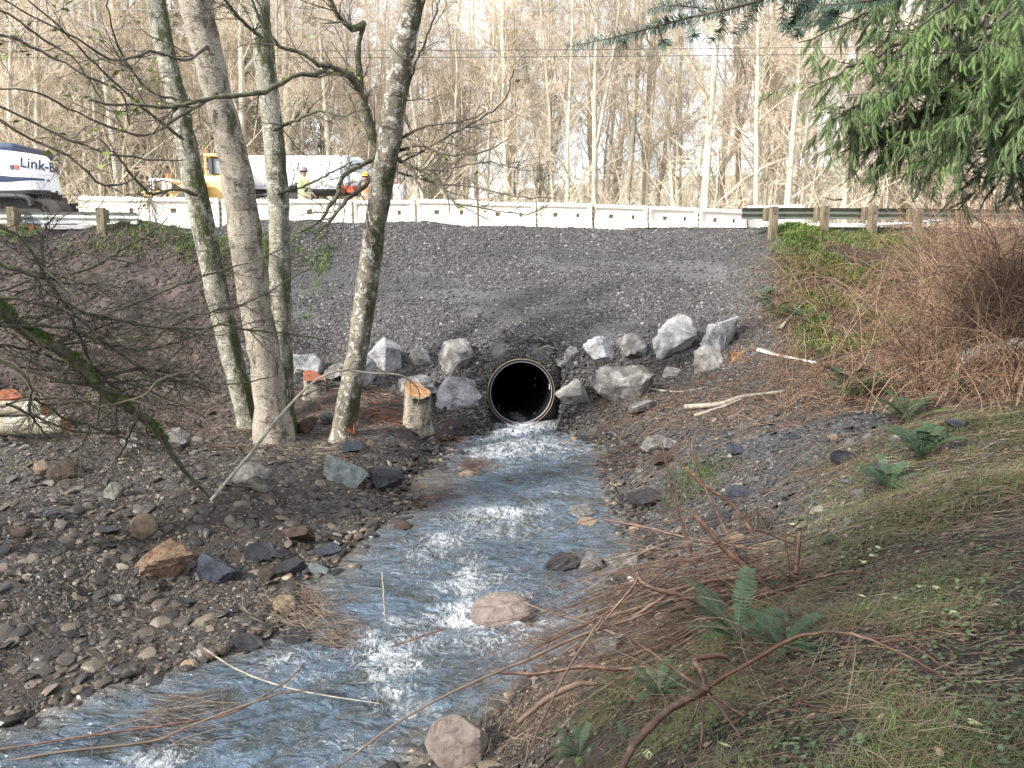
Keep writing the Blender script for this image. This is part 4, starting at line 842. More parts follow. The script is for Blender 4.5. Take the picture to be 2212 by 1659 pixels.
def wheel(c, r, w, parent, rimmat):
    m = MB(); th = 0
    prof = [(-w / 2, r * .6), (-w / 2, r * .92), (-w * .4, r), (w * .4, r), (w / 2, r * .92), (w / 2, r * .6)]
    seg = 28; V = []
    for y, rr in prof: V.append(np.stack([c[0] + rr * np.cos(np.arange(seg) * 2 * math.pi / seg), np.full(seg, c[1] + y), c[2] + rr * np.sin(np.arange(seg) * 2 * math.pi / seg)], 1))
    Q = [[i * seg + j, i * seg + (j + 1) % seg, (i + 1) * seg + (j + 1) % seg, (i + 1) * seg + j] for i in range(5) for j in range(seg)]
    m.add(np.concatenate(V), Q); w_ = link('wheel', m.mesh('tyre', MAT['black'], True), parent)
    m = MB(); m.tubes([[c[0], c[1] - w * .42, c[2]], [c[0], c[1] + w * .42, c[2]]], [r * .6, r * .6], 24, cap=True); link('rim', m.mesh('rim', rimmat), w_, keep=False).matrix_world = Matrix()

def excavator():
    y0 = 22.6; t = empty('excavator', P(-40, 440, y0 + 1), 'white excavator with navy stripe and lettering on its counterweight, at the left edge', 'excavator')
    zb = P(60, 417, y0)[2]; H = P(60, 316, y0)[2] - zb
    # right outline of counterweight by height fraction
    fr = [(0, 126), (.03, 128), (.2, 126), (.45, 122), (.65, 117), (.8, 108), (.92, 96), (1.0, 74)]
    hs = np.linspace(0, 1, 22); xr_ = np.interp(hs, [a for a, b in fr], [P(b - 26, 380, y0)[0] for a, b in fr]); xl = P(-420, 380, y0)[0]
    V = []; n = 26
    for h, xrr in zip(hs, xr_):
        ring = []; bulge = 0.10 * math.sin(h * math.pi) + (-0.25 * max(0, h - .85) / .15) - (0.06 if h < 0.02 else 0)
        for a in np.linspace(-math.pi / 2, 0, n // 2): ring.append((xrr - 0.7 + 0.7 * math.cos(a), y0 + 0.7 + 0.7 * math.sin(a) - bulge))
        front = [(xl + (xrr - 0.7 - xl) * s, y0 - bulge + 0.05 * (1 - s)) for s in np.linspace(0, 1, 12)[:-1]]
        back = [(xrr * (y0 + 1.4) / (y0 + .7), y0 + 1.4), (xrr * (y0 + 2.6) / (y0 + .7), y0 + 2.6), (xl, y0 + 2.6)]
        ring = front + ring + back; V += [(x, y, zb + H * h - 0.12 * max(0, (x - xrr + 1.6) / 1.6) * (h > .8) * (h - .8) / .2 + 0.07 * (1 - h) * (xrr - x) * 0) for x, y in ring]
    m_ = len(ring); V = np.array(V); Q = [[i * m_ + j, i * m_ + (j + 1) % m_, (i + 1) * m_ + (j + 1) % m_, (i + 1) * m_ + j] for i in range(len(hs) - 1) for j in range(m_)]
    top = [[(len(hs) - 1) * m_ + j for j in range(m_)]]
    mb_ = MB(); mb_.add(V, Q)
    c0 = V[:m_].mean(0); c1 = V[-m_:].mean(0); mb_.add(np.vstack([V[:m_], c0]), T=[[(j + 1) % m_, j, m_] for j in range(m_)]); mb_.add(np.vstack([V[-m_:], c1]), T=[[j, (j + 1) % m_, m_] for j in range(m_)])
    me = mb_.mesh('counterweight', MAT['white'], True); me.set_sharp_from_angle(angle=R(35)); link('counterweight', me, t)
    def yfront(x, h):
        xrr = float(np.interp(h, hs, xr_)); bulge = 0.10 * math.sin(h * math.pi) + (-0.25 * max(0, h - .85) / .15)
        if x < xrr - 0.7: return y0 - bulge + 0.05 * (1 - (x - xl) / (xrr - .7 - xl))
        a = math.acos(min(1, max(-1, (x - (xrr - .7)) / .7))); return y0 + 0.7 - 0.7 * math.sin(a) - bulge
    # wave stripe following the face
    def band(fa, fb, mat, nm, off):
        xs_ = np.linspace(P(-250, 390, y0)[0], P(125, 390, y0)[0], 60); V = []
        for x in xs_:
            U = 1106 + FX * x / y0 * 1.0; a, b_ = fa(U), fb(U)
            for s in np.linspace(0, 1, 4):
                z = P(60, a + (b_ - a) * s, y0)[2]; h = (z - zb) / H; xx = min(x, float(np.interp(h, hs, xr_)) - 0.02); V.append((xx, yfront(xx, h) - off, z))
        Q = [[i * 4 + j, i * 4 + j + 1, (i + 1) * 4 + j + 1, (i + 1) * 4 + j] for i in range(59) for j in range(3)]
        k = MB(); k.add(V, Q); link(nm, k.mesh(nm, mat, True), t)
    band(lambda U: 375 + max(0, U - 15) * .11 + 2 * math.sin(U / 30), lambda U: 390 + 3 * math.sin(U / 25) + max(0, U) * .02, MAT['navy'], 'navy_stripe', .004)
    band(lambda U: 413 - 0.03 * U, lambda U: 417, MAT['dkmetal'], 'lower_edge', .004)
    me, W = text_mesh('Link-Belt', 0.40)
    s = (P(146, 350, y0)[0] - P(46, 350, y0)[0]) / (W[:, 0].max() - W[:, 0].min()); o0 = P(47, 361, y0)
    for i, (x, yy, z) in enumerate(W):
        xx = o0[0] + x * s; zz = o0[2] + yy * s * 1.08 - (x * s) * 0.10; h = (zz - zb) / H; xe = float(np.interp(min(1, max(0, h)), hs, xr_)) - .7; aa_ = max(0, (xx - xe) / .7); xc = xx if aa_ == 0 else xe + (.7 + .02) * math.sin(aa_); yc = yfront(xx, h) - .028 - z if aa_ == 0 else y0 + .7 - .728 * math.cos(aa_) - (0.10 * math.sin(h * math.pi) + (-0.25 * max(0, h - .85) / .15)); me.vertices[i].co = (xc, yc, zz)
    me.materials.append(MAT['navy']); link('lettering', me, t)
    for U, V, w, h, mt in ((31, 362, 7, 9, 'navy'), (41, 362, 8, 9, 'red')):
        a = P(U, V, y0); k = MB(); hh = (a[2] - zb) / H; k.box((a[0], yfront(a[0], hh) - .006, a[2]), (pxm(w, y0), .04, pxm(h, y0))); link('sticker', k.mesh('sticker', MAT[mt]), t)
    a = P(-160, 316, y0); b_ = P(40, 322, y0)
    bm_obj('engine_hood', bevel_box(((a[0] + b_[0]) / 2 - .3, y0 + 1.3, zb + H + .02), (b_[0] - a[0], 2.0, .26), .10), MAT['navy'], t)
    bm_obj('upper_deck', bevel_box((P(-260, 300, y0)[0], y0 + 1.4, zb + H * .7), (3.2, 2.4, 1.4), .15), MAT['white'], t)
    z1 = ROADZ; cx = P(-60, 430, y0)[0]
    bm_obj('turntable', bevel_box((cx + .0, y0 + 1.5, zb - .1), (2.6, 2.2, .35), .05), MAT['dkmetal'], t)
    for dy in (0.3, 2.5):
        m = MB(); L, r = 2.2, .36; loop = [(cx - L + (r) * math.cos(a), z1 + r + r * math.sin(a)) for a in np.linspace(math.pi / 2, 3 * math.pi / 2, 10)] + [(cx + L + r * math.cos(a), z1 + r + r * math.sin(a)) for a in np.linspace(-math.pi / 2, math.pi / 2, 10)]
        n = len(loop); V = [(x, y0 + dy - .3, z) for x, z in loop] + [(x, y0 + dy + .3, z) for x, z in loop]; m.add(V, [[j, (j + 1) % n, n + (j + 1) % n, n + j] for j in range(n)]); V2 = np.array(V); cc = V2[:n].mean(0); m.add(np.vstack([V2[:n], cc]), T=[[j, n, (j + 1) % n] for j in range(n)])
        for x in np.arange(cx - L, cx + L, .18): m.box((x, y0 + dy, z1 + 2 * r + .02), (.05, .62, .05)); m.box((x, y0 + dy, z1 + .0), (.05, .62, .04))
        link('track', m.mesh('track', MAT['black']), t)
    m = MB(); m.tubes(resample([P(70, 445, y0 - .2), P(60, 428, y0 - .2), P(20, 424, y0 - .2), P(-60, 426, y0 - .2)], 14), np.full(14, .09), 8); link('hose', m.mesh('hose', MAT['black'], True), t)
excavator()

def truck():
    y0 = 27.0; t = empty('vacuum_truck', P(650, 470, y0), 'long white tank truck parked on the road behind the barriers and workers', 'truck')
    X = lambda U: P(U, 370, y0)[0]; Zp = lambda V: P(650, V, y0)[2]
    x0, x1 = X(470), X(738); zt, zb = Zp(334), Zp(404)
    bm = bevel_box(((x0 + x1) / 2, y0 + 1.25, (zt + zb) / 2), (x1 - x0, 2.3, zt - zb), .16, 4); bm_obj('tank', bm, MAT['white'], t)
    bm_obj('head_panel', bevel_box(((x1 + X(752)) / 2, y0 + 1.25, (zt + zb) / 2 + .02), (X(752) - x1 + .02, 2.2, (zt - zb) * .98), .05), MAT['grey'], t)
    for U in (520, 565, 640, 690): m = MB(); m.box((X(U), y0 + .085, (zt + zb) / 2), (.05, .03, (zt - zb) * .9)); link('tank_rib', m.mesh('tank_rib', MAT['white']), t)
    m = MB(); m.tubes([P(707, 378, y0 + .05), P(707, 378, y0 - .02)], [.06, .06], 12, cap=True); link('hose_port', m.mesh('hose_port', MAT['grey']), t)
    cab = bevel_box(((X(752) + X(782)) / 2, y0 + 1.25, Zp(372)), (X(782) - X(752), 2.2, Zp(338) - Zp(405)), .14, 4); co = bm_obj('cab', cab, MAT['white'], t)
    m = MB(); m.box((X(768), y0 + .135, Zp(356)), (.42, .03, .42)); link('side_window', m.mesh('side_window', MAT['glass']), co, keep=False).matrix_world = Matrix()
    m = MB(); m.tubes([P(775, 352, y0 - .1), P(776, 365, y0 - .12)], [.09, .09], 10, cap=True); m.tubes([P(775, 356, y0 - .1), P(768, 352, y0 + .2)], [.015, .015], 6); link('mirror', m.mesh('mirror', MAT['dkmetal']), t)
    m = MB(); m.tubes([P(748, 380, y0 - .02), P(753, 396, y0 - .05)], [.10, .10], 12, cap=True); link('air_filter', m.mesh('air_filter', MAT['grey']), t)
    m = MB(); m.box(((X(470) + X(785)) / 2, y0 + .9, Zp(410)), (X(785) - X(470), 1.2, .2)); m.box((X(620), y0 + .6, Zp(420)), (1.6, .9, .35)); link('chassis', m.mesh('chassis', MAT['dkmetal']), t)
    m = MB(); m.box((X(600), y0 + .1, Zp(405)), (X(738) - X(470), .12, .10)); link('side_rail', m.mesh('side_rail', MAT['grey']), t)
    m = MB(); m.box((X(748), y0 + .3, Zp(408)), (.8, .3, .22)); link('step_box', m.mesh('step_box', MAT['red']), t)
    for U in (500, 555, 700, 765): 
        wheel((X(U), y0 + .35, ROADZ + .5), .5, .3, t, MAT['white'])
    m = MB(); m.tubes(resample([P(500, 410, y0 - .1), P(540, 424, y0 - .2), P(590, 418, y0 - .2), P(640, 400, y0 - .1), P(650, 402, y0 - .1)], 20), np.full(20, .06), 8); link('hose', m.mesh('hose', MAT['dkmetal'], True), t)
truck()
def loader():
    y0 = 25.6; t = empty('front_loader', P(370, 470, y0), 'yellow loader with a white cab canopy and orange beacon behind the left barriers', 'loader')
    p = lambda U, V, d=0: P(U, V, y0 + d)
    def box(nm, U0, V0, U1, V1, d0, dep, mat, r=.04):
        a, b_ = p(U0, V0), p(U1, V1); bm = bevel_box(((a[0] + b_[0]) / 2, y0 + d0 + dep / 2, (a[2] + b_[2]) / 2), (b_[0] - a[0], dep, a[2] - b_[2]), r, 2); return bm_obj(nm, bm, MAT[mat], t)
    box('roof', 320, 385, 368, 391, 0, 1.3, 'white'); 
    for U, d in ((327, .05), (352, .05), (365, .05), (322, 1.2), (362, 1.2)):
        m = MB(); a, b_ = p(U, 391), p(U, 415); m.box((a[0], y0 + d, (a[2] + b_[2]) / 2), (.08 if d > .06 else .10, .08, a[2] - b_[2])); link('roof_post', m.mesh('roof_post', MAT['white'] if U != 322 else MAT['yellow']), t)
    m = MB(); a = p(363, 382, .6); m.tubes([a - [0, 0, .04], a + [0, 0, .09]], [.07, .05], 12, cap=True); link('beacon', m.mesh('beacon', MAT['orange'], True), t)
    box('hood', 303, 410, 345, 424, 0, 1.2, 'yellow', .08); box('front_grille', 300, 424, 345, 452, 0, 1.2, 'white', .05); box('body', 345, 413, 400, 455, 0.1, 1.4, 'yellow', .05)
    m = MB(); pts = [p(372, 428), p(378, 403), p(400, 396), p(440, 392), p(440, 402), p(400, 430)]
    V = [q_ for q_ in pts] + [q_ + np.array([0, .5, 0]) for q_ in pts]; n = 6; m.add(V, [[j, (j + 1) % n, n + (j + 1) % n, n + j] for j in range(n)]); c = np.mean(pts, 0); m.add(np.vstack([pts, c]), T=[[j, n, (j + 1) % n] for j in range(n)])
    link('lift_arm', m.mesh('lift_arm', MAT['yellow']), t)
    m = MB(); m.tubes([p(345, 425, -.1), p(375, 405, -.1)], [.035, .035], 8, cap=True); m.tubes([p(375, 398, -.1), p(378, 412, -.1)], [.07, .07], 8, cap=True); link('ram', m.mesh('ram', MAT['dkmetal']), t)
    for U, r in ((325, .45), (410, .6)): a = p(U, 450); wheel((a[0], y0 + .1, ROADZ + r), r, .4, t, MAT['yellow'])
loader()
def digger():
    y0 = 26.2; t = empty('yellow_machine', P(465, 470, y0), 'tall yellow digger with glazed cab between the left and middle clump trunks', 'digger')
    p = lambda U, V, d=0: P(U, V, y0 + d)
    def box(nm, U0, V0, U1, V1, d0, dep, mat, r=.04):
        a, b_ = p(U0, V0), p(U1, V1); bm = bevel_box(((a[0] + b_[0]) / 2, y0 + d0 + dep / 2, (a[2] + b_[2]) / 2), (b_[0] - a[0], dep, a[2] - b_[2]), r, 2); return bm_obj(nm, bm, MAT[mat], t)
    box('cab_roof', 440, 332, 482, 339, -.1, 1.3, 'yellow'); box('window', 447, 341, 476, 376, .05, 1.0, 'glass', .02)
    for U in (443, 456, 478):
        m = MB(); m.tubes([p(U, 338), p(U + (3 if U < 460 else 0), 378)], [.045, .045], 6); link('cab_post', m.mesh('cab_post', MAT['dkmetal'] if U == 456 else MAT['yellow']), t)
    box('cab_lower', 440, 360, 482, 400, 0, 1.2, 'white', .05) if False else None
    box('body', 436, 378, 520, 445, 0.0, 1.8, 'yellow', .08); box('track_frame', 430, 446, 525, 470, 0.0, 1.8, 'black', .1)
    m = MB(); a = p(447, 333, .3); m.tubes([a, a + [0, 0, .12]], [.05, .04], 10, cap=True); link('beacon', m.mesh('beacon', MAT['orange']), t)
    m = MB(); m.tubes([p(441, 345, -.1), p(440, 362, -.15), p(455, 368, -.1)], [.015, .015, .015], 6); link('mirror_arm', m.mesh('mirror_arm', MAT['dkmetal']), t)
digger()

# ------------------------------------------------------------------ people
def person(U, Vhead, Vfeet, y, label, face=0.0, coat='hivis', sleeves='clothdk', hat=None, lean=0.0, armbend=0.5, vest=True, hairm='hair'):
    top = P(U, Vhead, y); base = np.array([top[0], y, ROADZ]); Ht = top[2] - ROADZ; s = Ht / 1.75
    o = empty('person', base, label, 'person'); o.rotation_euler = (0, 0, face); o.scale = (s, s, s)
    J = {'pel': (0, 0, .95), 'sp': (0, lean * .3, 1.15), 'ch': (0, lean * .8, 1.36), 'nk': (0, lean * 1.1, 1.49), 'hb': (0, lean * 1.3, 1.56), 'hc': (0, lean * 1.4 + .01, 1.64), 'ht': (0, lean * 1.4, 1.72)}
    rad = {'pel': .135, 'sp': .125, 'ch': .145, 'nk': .058, 'hb': .068, 'hc': .092, 'ht': .062}
    E = [('pel', 'sp'), ('sp', 'ch'), ('ch', 'nk'), ('nk', 'hb'), ('hb', 'hc'), ('hc', 'ht')]
    for sd, k in ((-1, 'L'), (1, 'R')):
        J['hip' + k] = (sd * .10, 0, .90); J['kn' + k] = (sd * .11, .03, .50); J['an' + k] = (sd * .12, -.02, .09); J['to' + k] = (sd * .13, .15, .04)
        rad.update({'hip' + k: .10, 'kn' + k: .062, 'an' + k: .045, 'to' + k: .042})
        J['sh' + k] = (sd * .19, lean * .9, 1.43); J['el' + k] = (sd * .26, lean * .8 - .03 + .1 * armbend, 1.14); J['wr' + k] = (sd * .23, lean * .8 + .05 + .25 * armbend, .92 + .14 * armbend); J['pa' + k] = (sd * .22, lean * .8 + .09 + .29 * armbend, .86 + .15 * armbend)
        rad.update({'sh' + k: .068, 'el' + k: .046, 'wr' + k: .030, 'pa' + k: .034})
        E += [('pel', 'hip' + k), ('hip' + k, 'kn' + k), ('kn' + k, 'an' + k), ('an' + k, 'to' + k), ('ch', 'sh' + k), ('sh' + k, 'el' + k), ('el' + k, 'wr' + k), ('wr' + k, 'pa' + k)]
        pa = np.array(J['pa' + k])
        for f in range(4):
            a = 'f%d%s' % (f, k); J[a + 'a'] = tuple(pa + [sd * .004, .022 - .014 * f + .01, -.045]); J[a + 'b'] = tuple(pa + [-sd * .006, .026 - .015 * f + .012, -.078 + .006 * abs(f - 1)]); rad[a + 'a'] = .0095; rad[a + 'b'] = .008; E += [('pa' + k, a + 'a'), (a + 'a', a + 'b')]
        a = 'th' + k; J[a + 'a'] = tuple(pa + [-sd * .012, .045, -.01]); J[a + 'b'] = tuple(pa + [-sd * .012, .058, -.04]); rad[a + 'a'] = .011; rad[a + 'b'] = .009; E += [('pa' + k, a + 'a'), (a + 'a', a + 'b')]
    J['nose'] = (0, lean * 1.4 + .105, 1.63); rad['nose'] = .014; E.append(('hc', 'nose'))
    for sd, k in ((-1, 'L'), (1, 'R')): J['ear' + k] = (sd * .092, lean * 1.4, 1.63); rad['ear' + k] = .017; E.append(('hc', 'ear' + k))
    keys = list(J); me = bpy.data.meshes.new('sk'); me.from_pydata([J[k] for k in keys], [(keys.index(a), keys.index(b)) for a, b in E], [])
    tmp = bpy.data.objects.new('tmp', me); COL.objects.link(tmp); tmp.modifiers.new('s', 'SKIN'); sub = tmp.modifiers.new('u', 'SUBSURF'); sub.levels = 2; sub.render_levels = 2
    for i, k in enumerate(keys): me.skin_vertices[0].data[i].radius = (rad[k] * (1.25 if k in ('ch', 'sp', 'pel') else 1), rad[k] * (0.85 if k in ('ch', 'sp', 'pel') else 1)); me.skin_vertices[0].data[i].use_root = (k == 'pel')
    bpy.context.view_layer.update(); b = bpy.data.meshes.new_from_object(tmp.evaluated_get(bpy.context.evaluated_depsgraph_get())); bpy.data.objects.remove(tmp)
    mats = ['skin', sleeves, 'clothdk', 'black', coat]; b.materials.clear()
    for k in mats: b.materials.append(MAT[k])
    for p in b.polygons:
        c = p.center; p.use_smooth = True
        if c.z > 1.50 + 0: p.material_index = 0
        elif c.z < .10: p.material_index = 3
        elif c.z < .93 and abs(c.x) < .20 and c.y < .2 and not (abs(c.x) > .17 and c.z > .78): p.material_index = 2
        elif c.z < (.94 + .14 * armbend) and abs(c.x) >= .17: p.material_index = 0
        else: p.material_index = 1
    link('body', b, o, keep=False)
    # vest: shell round the torso
    m = MB(); seg = 22; rings = []
    for z, rx, ry in ((.86, .20, .155), (1.0, .195, .15), (1.15, .19, .145), (1.30, .205, .155), (1.40, .195, .145), (1.455, .14, .11), (1.485, .085, .08)):
        th = np.arange(seg) * 2 * math.pi / seg; yy = lean * (z - .95) * 1.6
        rings.append(np.stack([rx * np.cos(th), ry * np.sin(th) + yy, np.full(seg, z)], 1))
    Q = [[i * seg + j, i * seg + (j + 1) % seg, (i + 1) * seg + (j + 1) % seg, (i + 1) * seg + j] for i in range(6) for j in range(seg)]
    m.add(np.concatenate(rings), Q); vo = link('vest', m.mesh('vest', MAT[coat], True), o, keep=False)
    for z, rx, ry in ((1.06, .197, .152),):
        mm = MB(); th = np.arange(seg) * 2 * math.pi / seg; a = [np.stack([(rx) * np.cos(th), ry * np.sin(th) + lean * (zz - .95) * 1.6, np.full(seg, zz)], 1) for zz in (z - .025, z + .025)]
        mm.add(np.concatenate(a), [[j, (j + 1) % seg, seg + (j + 1) % seg, seg + j] for j in range(seg)]); link('reflective_band', mm.mesh('reflective_band', MAT['reflect'] if coat != 'white' else MAT['hivis'], True), vo, keep=False)
    for sx in (-.1, .1):
        mm = MB(); pts = np.array([(sx, (.157 if k else .150) * sg + lean * (z - .95) * 1.6, z) for k, sg in ((0, 1),) for z in (.88, 1.05, 1.2, 1.35, 1.44)])
        for sg in (-1, 1):
            V = []; 
            for z, ry in ((.87, .14), (1.0, .137), (1.15, .132), (1.30, .143), (1.40, .134), (1.452, .10)):
                for dx in (-.022, .022): V.append((sx + dx, sg * (ry + .005) + lean * (z - .95) * 1.6, z))
            mm.add(V, [[2 * i, 2 * i + 1, 2 * i + 3, 2 * i + 2] for i in range(5)])
        link('reflective_band', mm.mesh('shoulder_band', MAT['reflect'] if coat != 'white' else MAT['hivis'], True), vo, keep=False)
    # eyes and hair / hat
    hc = np.array(J['hc']); m = MB()
    for sd in (-1, 1): V, T = ICO[1]; m.add(V * .011 + hc + [sd * .032, .085, .005], T=T)
    link('eyes', m.mesh('eyes', MAT['black'], True), o, keep=False)
    V, T = ICO[4]; V = V.copy(); keep = (V[:, 2] > 0.0) | ((V[:, 1] < -0.15) & (V[:, 2] > -.6)); T2 = T[keep[T].all(1)]
    m = MB(); m.add(V * [.098, .104, .115] + hc + [0, -.004, .0], T=T2); link('hair', m.mesh('hair', MAT[hairm], True), o, keep=False)
    if hat:
        m = MB(); seg = 24; th = np.arange(seg) * 2 * math.pi / seg; rings = []
        for r, z in ((.155, .028), (.120, .04), (.118, .07), (.105, .115), (.07, .15), (.02, .162)): rings.append(np.stack([r * np.cos(th), r * 1.12 * np.sin(th) + (0.02 if r > .13 else 0), np.full(seg, z)], 1))
        m.add(np.concatenate(rings) + hc + [0, -.005, .005], [[i * seg + j, i * seg + (j + 1) % seg, (i + 1) * seg + (j + 1) % seg, (i + 1) * seg + j] for i in range(5) for j in range(seg)]); link('hard_hat', m.mesh('hard_hat', MAT[hat], True), o, keep=False)
    return o
person(655, 364, 495, 25.3, 'person in a grey hard hat and yellow vest, in front of the white truck', face=R(-110), coat='hivis', sleeves='hivis', hat='hardgr')
person(788, 376, 495, 25.2, 'person in a yellow hard hat and orange vest, just left of the leaning tree', face=R(-150), coat='hivor', sleeves='clothdk', hat='hardyel', lean=.04)
person(861, 380, 495, 26.0, 'person with bare head and pale vest over grey sleeves, just right of the leaning tree', face=R(160), coat='reflect', sleeves='clothgr', hairm='clothgr')
person(342, 416, 495, 24.2, 'person with dark hair bending low behind the second barrier, beside the yellow loader', face=R(-60), coat='reflect', sleeves='clothgr', lean=.3)

# ------------------------------------------------------------------ trees
def tree_mesh(seed, Ht, r0, kind):
    g = np.random.default_rng(seed)
    n = 14; z = np.linspace(-0.3, Ht, n); lean = g.normal(0, .05, 2); wob = np.cumsum(g.normal(0, .12, (n, 2)), 0) * np.linspace(0, 1, n)[:, None]
    tr = np.column_stack([lean[0] * z + wob[:, 0], lean[1] * z + wob[:, 1], z]); rr = r0 * (1 - 0.85 * np.linspace(0, 1, n) ** 0.9)
    tr = tr[None]; rr = rr[None]; bm_ = MB(); 
    paths = [(tr, rr)]
    if kind == 'fork':
        a, ra = grow(tr, rr, 2, (Ht * .6, Ht * .7), 16, .04, .35, 10, .15, .4, .7, .2, 0.2, g); paths.append((a, ra))
    bm_.tubes(tr, rr, 8); 
    if len(paths) > 1: bm_.tubes(paths[1][0], paths[1][1], 7)
    c = MB(); tot = []
    for (p_, r_) in paths:
        k = {'mid': 30, 'fork': 18, 'sap': 12}.get(kind, 26)
        a, ra = grow(p_, r_, k, (Ht * .14, Ht * .30), 50, .12, .25, 7, .12, 1.0, .34, .25, .45, g, .010); bm_.tubes(a, ra, 4)
        b_, rb = grow(a, ra, 6, (.8, 1.7), 45, .18, .12, 5, .15, 1, .5, .4, .4, g, .006); c.tubes(b_, rb, 3)
        d, rd = grow(b_, rb, 6, (.35, .8), 42, .2, .1, 4, .1, 1, .6, .5, .3, g, .0058); c.tubes(d, rd, 3)
        e_, re = grow(d, rd, 3, (.15, .45), 40, .2, .1, 3, .1, 1, .7, .5, .3, g, .0052); c.tubes(e_, re, 3)
    return bm_, c
protos = []
for i, (Ht, r0, kd) in enumerate([(17, .12, 'mid'), (19, .16, 'mid'), (15, .09, 'mid'), (18, .16, 'fork'), (14, .11, 'fork'), (20, .22, 'mid'), (16, .085, 'mid')]):
    a, b_ = tree_mesh(40 + i, Ht, r0, kd); protos.append((a.mesh('trunk', MAT['bark_far'], True), b_.mesh('crown', MAT['twig_far']), b_))
crown2 = [b_.mesh('crown', MAT['twig_olive']) for _, _, b_ in protos[:4]]
used_lab = {}
def bg_tree(x, y, k, s, label, group, olive=False, rz=None, tilt=0):
    tm, cm, _ = protos[k]; cm = crown2[k % 4] if olive and k < 4 else cm
    o = empty('alder_tree', (x, y, float(hz(x, y)) - .1), label, 'tree', group, rng.random() * 6.28 if rz is None else rz); o.scale = (s, s, s * rng.uniform(.92, 1.1)); o.rotation_euler[0] = tilt * rng.normal(); o.rotation_euler[1] = tilt * rng.normal()
    for nm, me in (('trunk', tm), ('crown', cm)): x_ = link(nm, me, o, keep=False)
land = [(-1e9, 130, 'behind the white excavator'), (130, 300, 'between the excavator and the yellow loader'), (300, 440, 'behind the yellow loader'), (440, 620, 'behind the three trunk tree clump'), (620, 800, 'behind the white truck'), (800, 900, 'behind the workers by the leaning tree'), (900, 1060, 'just right of the leaning tree'), (1060, 1200, 'straight above the culvert'),
        (1200, 1350, 'right of the culvert'), (1350, 1500, 'behind the barriers near their right end'), (1500, 1640, 'left of the right guardrail end'), (1640, 1800, 'behind the first right guardrail posts'), (1800, 2000, 'behind the cedar tips'), (2000, 1e9, 'behind the dense cedar')]
def where(U):
    for a, b_, t in land:
        if a <= U < b_: return t
FG = 'bare alders in the wood beyond the road'
# named front trees: picture x at base, depth, proto, scale
front = [(262, 33, 5, .85, 'stout pale trunk with broken bark'), (1285, 33, 3, .95, 'forked pale alder leaning right'), (1225, 34, 0, .95, 'straight slim pale alder'), (1200, 35, 2, 1, 'thin pale alder behind the slim one'), (1520, 34, 5, .95, 'tall stout pale alder with long side limbs'), (1655, 35, 4, 1, 'crooked low branching alder'), (1700, 33, 5, .72, 'stout alder behind the first right guardrail post'), (1735, 34, 1, .8, 'alder with thick straight bole'),
         (1395, 37, 2, 1, 'narrow upright alder'), (1050, 36, 0, .9, 'curving pale alder'), (980, 37, 3, .8, 'forked grey alder'), (910, 38, 2, .9, 'thin grey alder'), (75, 33, 1, 1, 'tall pale alder'), (20, 32, 0, 1, 'slim pale alder at the left edge'), (120, 36, 2, 1, 'thin straight alder'), (345, 36, 1, .8, 'grey alder'), (380, 39, 0, .9, 'straight grey alder'), (1830, 34, 1, .9, 'mossy pale alder'), (1890, 36, 4, 1, 'broad forked alder')]
for U, y, k, s, lb in front:
    p = P(U, 440, y); bg_tree(p[0], y, k, s, lb + ', ' + where(U), FG)
rows = [(33.5, 36, 14), (36, 41, 36), (41, 47, 47), (47, 55, 54), (55, 66, 55), (66, 84, 58)]
cnt = 0; cat_lab = {}
for (ya, yb, n) in rows:
    for i in range(n):
        y = rng.uniform(ya, yb); U = -230 + (i + rng.random()) / n * 2640; p = P(U, 440, y); k = int(rng.integers(0, 7)); s = rng.uniform(.8, 1.15); back = y > 46
        if rng.random() < .32 * sstep(1150, 1300, U) * (y > 40): continue
        if y > 55 and 840 < U < 1720 and rng.random() < .55: continue
        lb = '%s bare alder %s, %s' % ('thin' if k in (2, 6) else 'forked' if k in (3, 4) else 'stout' if k == 5 else 'slender', 'deep in the wood' if back else 'near the road', where(U))
        bg_tree(p[0], y, k, s, lb, 'bare alders %s, %s' % ('deep in the wood' if back else 'near the road', where(U)), olive=rng.random() < (.75 if U < 650 else .3), tilt=.035)
# conifers deep in the wood
def conifer(seed, Ht):
    g = np.random.default_rng(seed); n = 12; z = np.linspace(0, Ht, n); tr = np.column_stack([0 * z, 0 * z, z])[None]; rr = (np.linspace(.22, .02, n))[None]
    t_ = MB(); t_.tubes(tr, rr, 7); a, ra = grow(tr, rr, 90, (2.6, 3.8), 80, .05, -.10, 6, .12, 1, .25, .3, .85, g, .02); t_.tubes(a, ra, 3)
    b_, rb = grow(a, ra, 11, (.4, 1.2), 50, .12, -.25, 4, .1, 1, .4, .4, .5, g); f = MB()
    d = b_[:, -1] - b_[:, 0]; s = unit(np.cross(d, [0, 0, 1.0]) + g.normal(0, .2, d.shape)); 
    for kk in range(5):
        o = b_[:, 0] + d * (.15 + .2 * kk) + g.normal(0, .03, d.shape); w = s * (.05 + .10 * g.random((len(d), 1))) * (1 - .1 * kk)
        for sg in (-1, 1):
            tip = o + w * sg * 2.2 + d * .18 + [0, 0, -.08]; V = np.stack([o, o + d * .16, tip], 1).reshape(-1, 3); f.add(V, T=np.arange(len(V)).reshape(-1, 3), tint=np.repeat(g.random(len(d)), 3))
    return t_, f
cps = []
for i in range(3): a, b_ = conifer(70 + i, 17 + 2 * i); cps.append((a.mesh('trunk', MAT['post'], True), b_.mesh('crown', MAT['conifer_far'])))
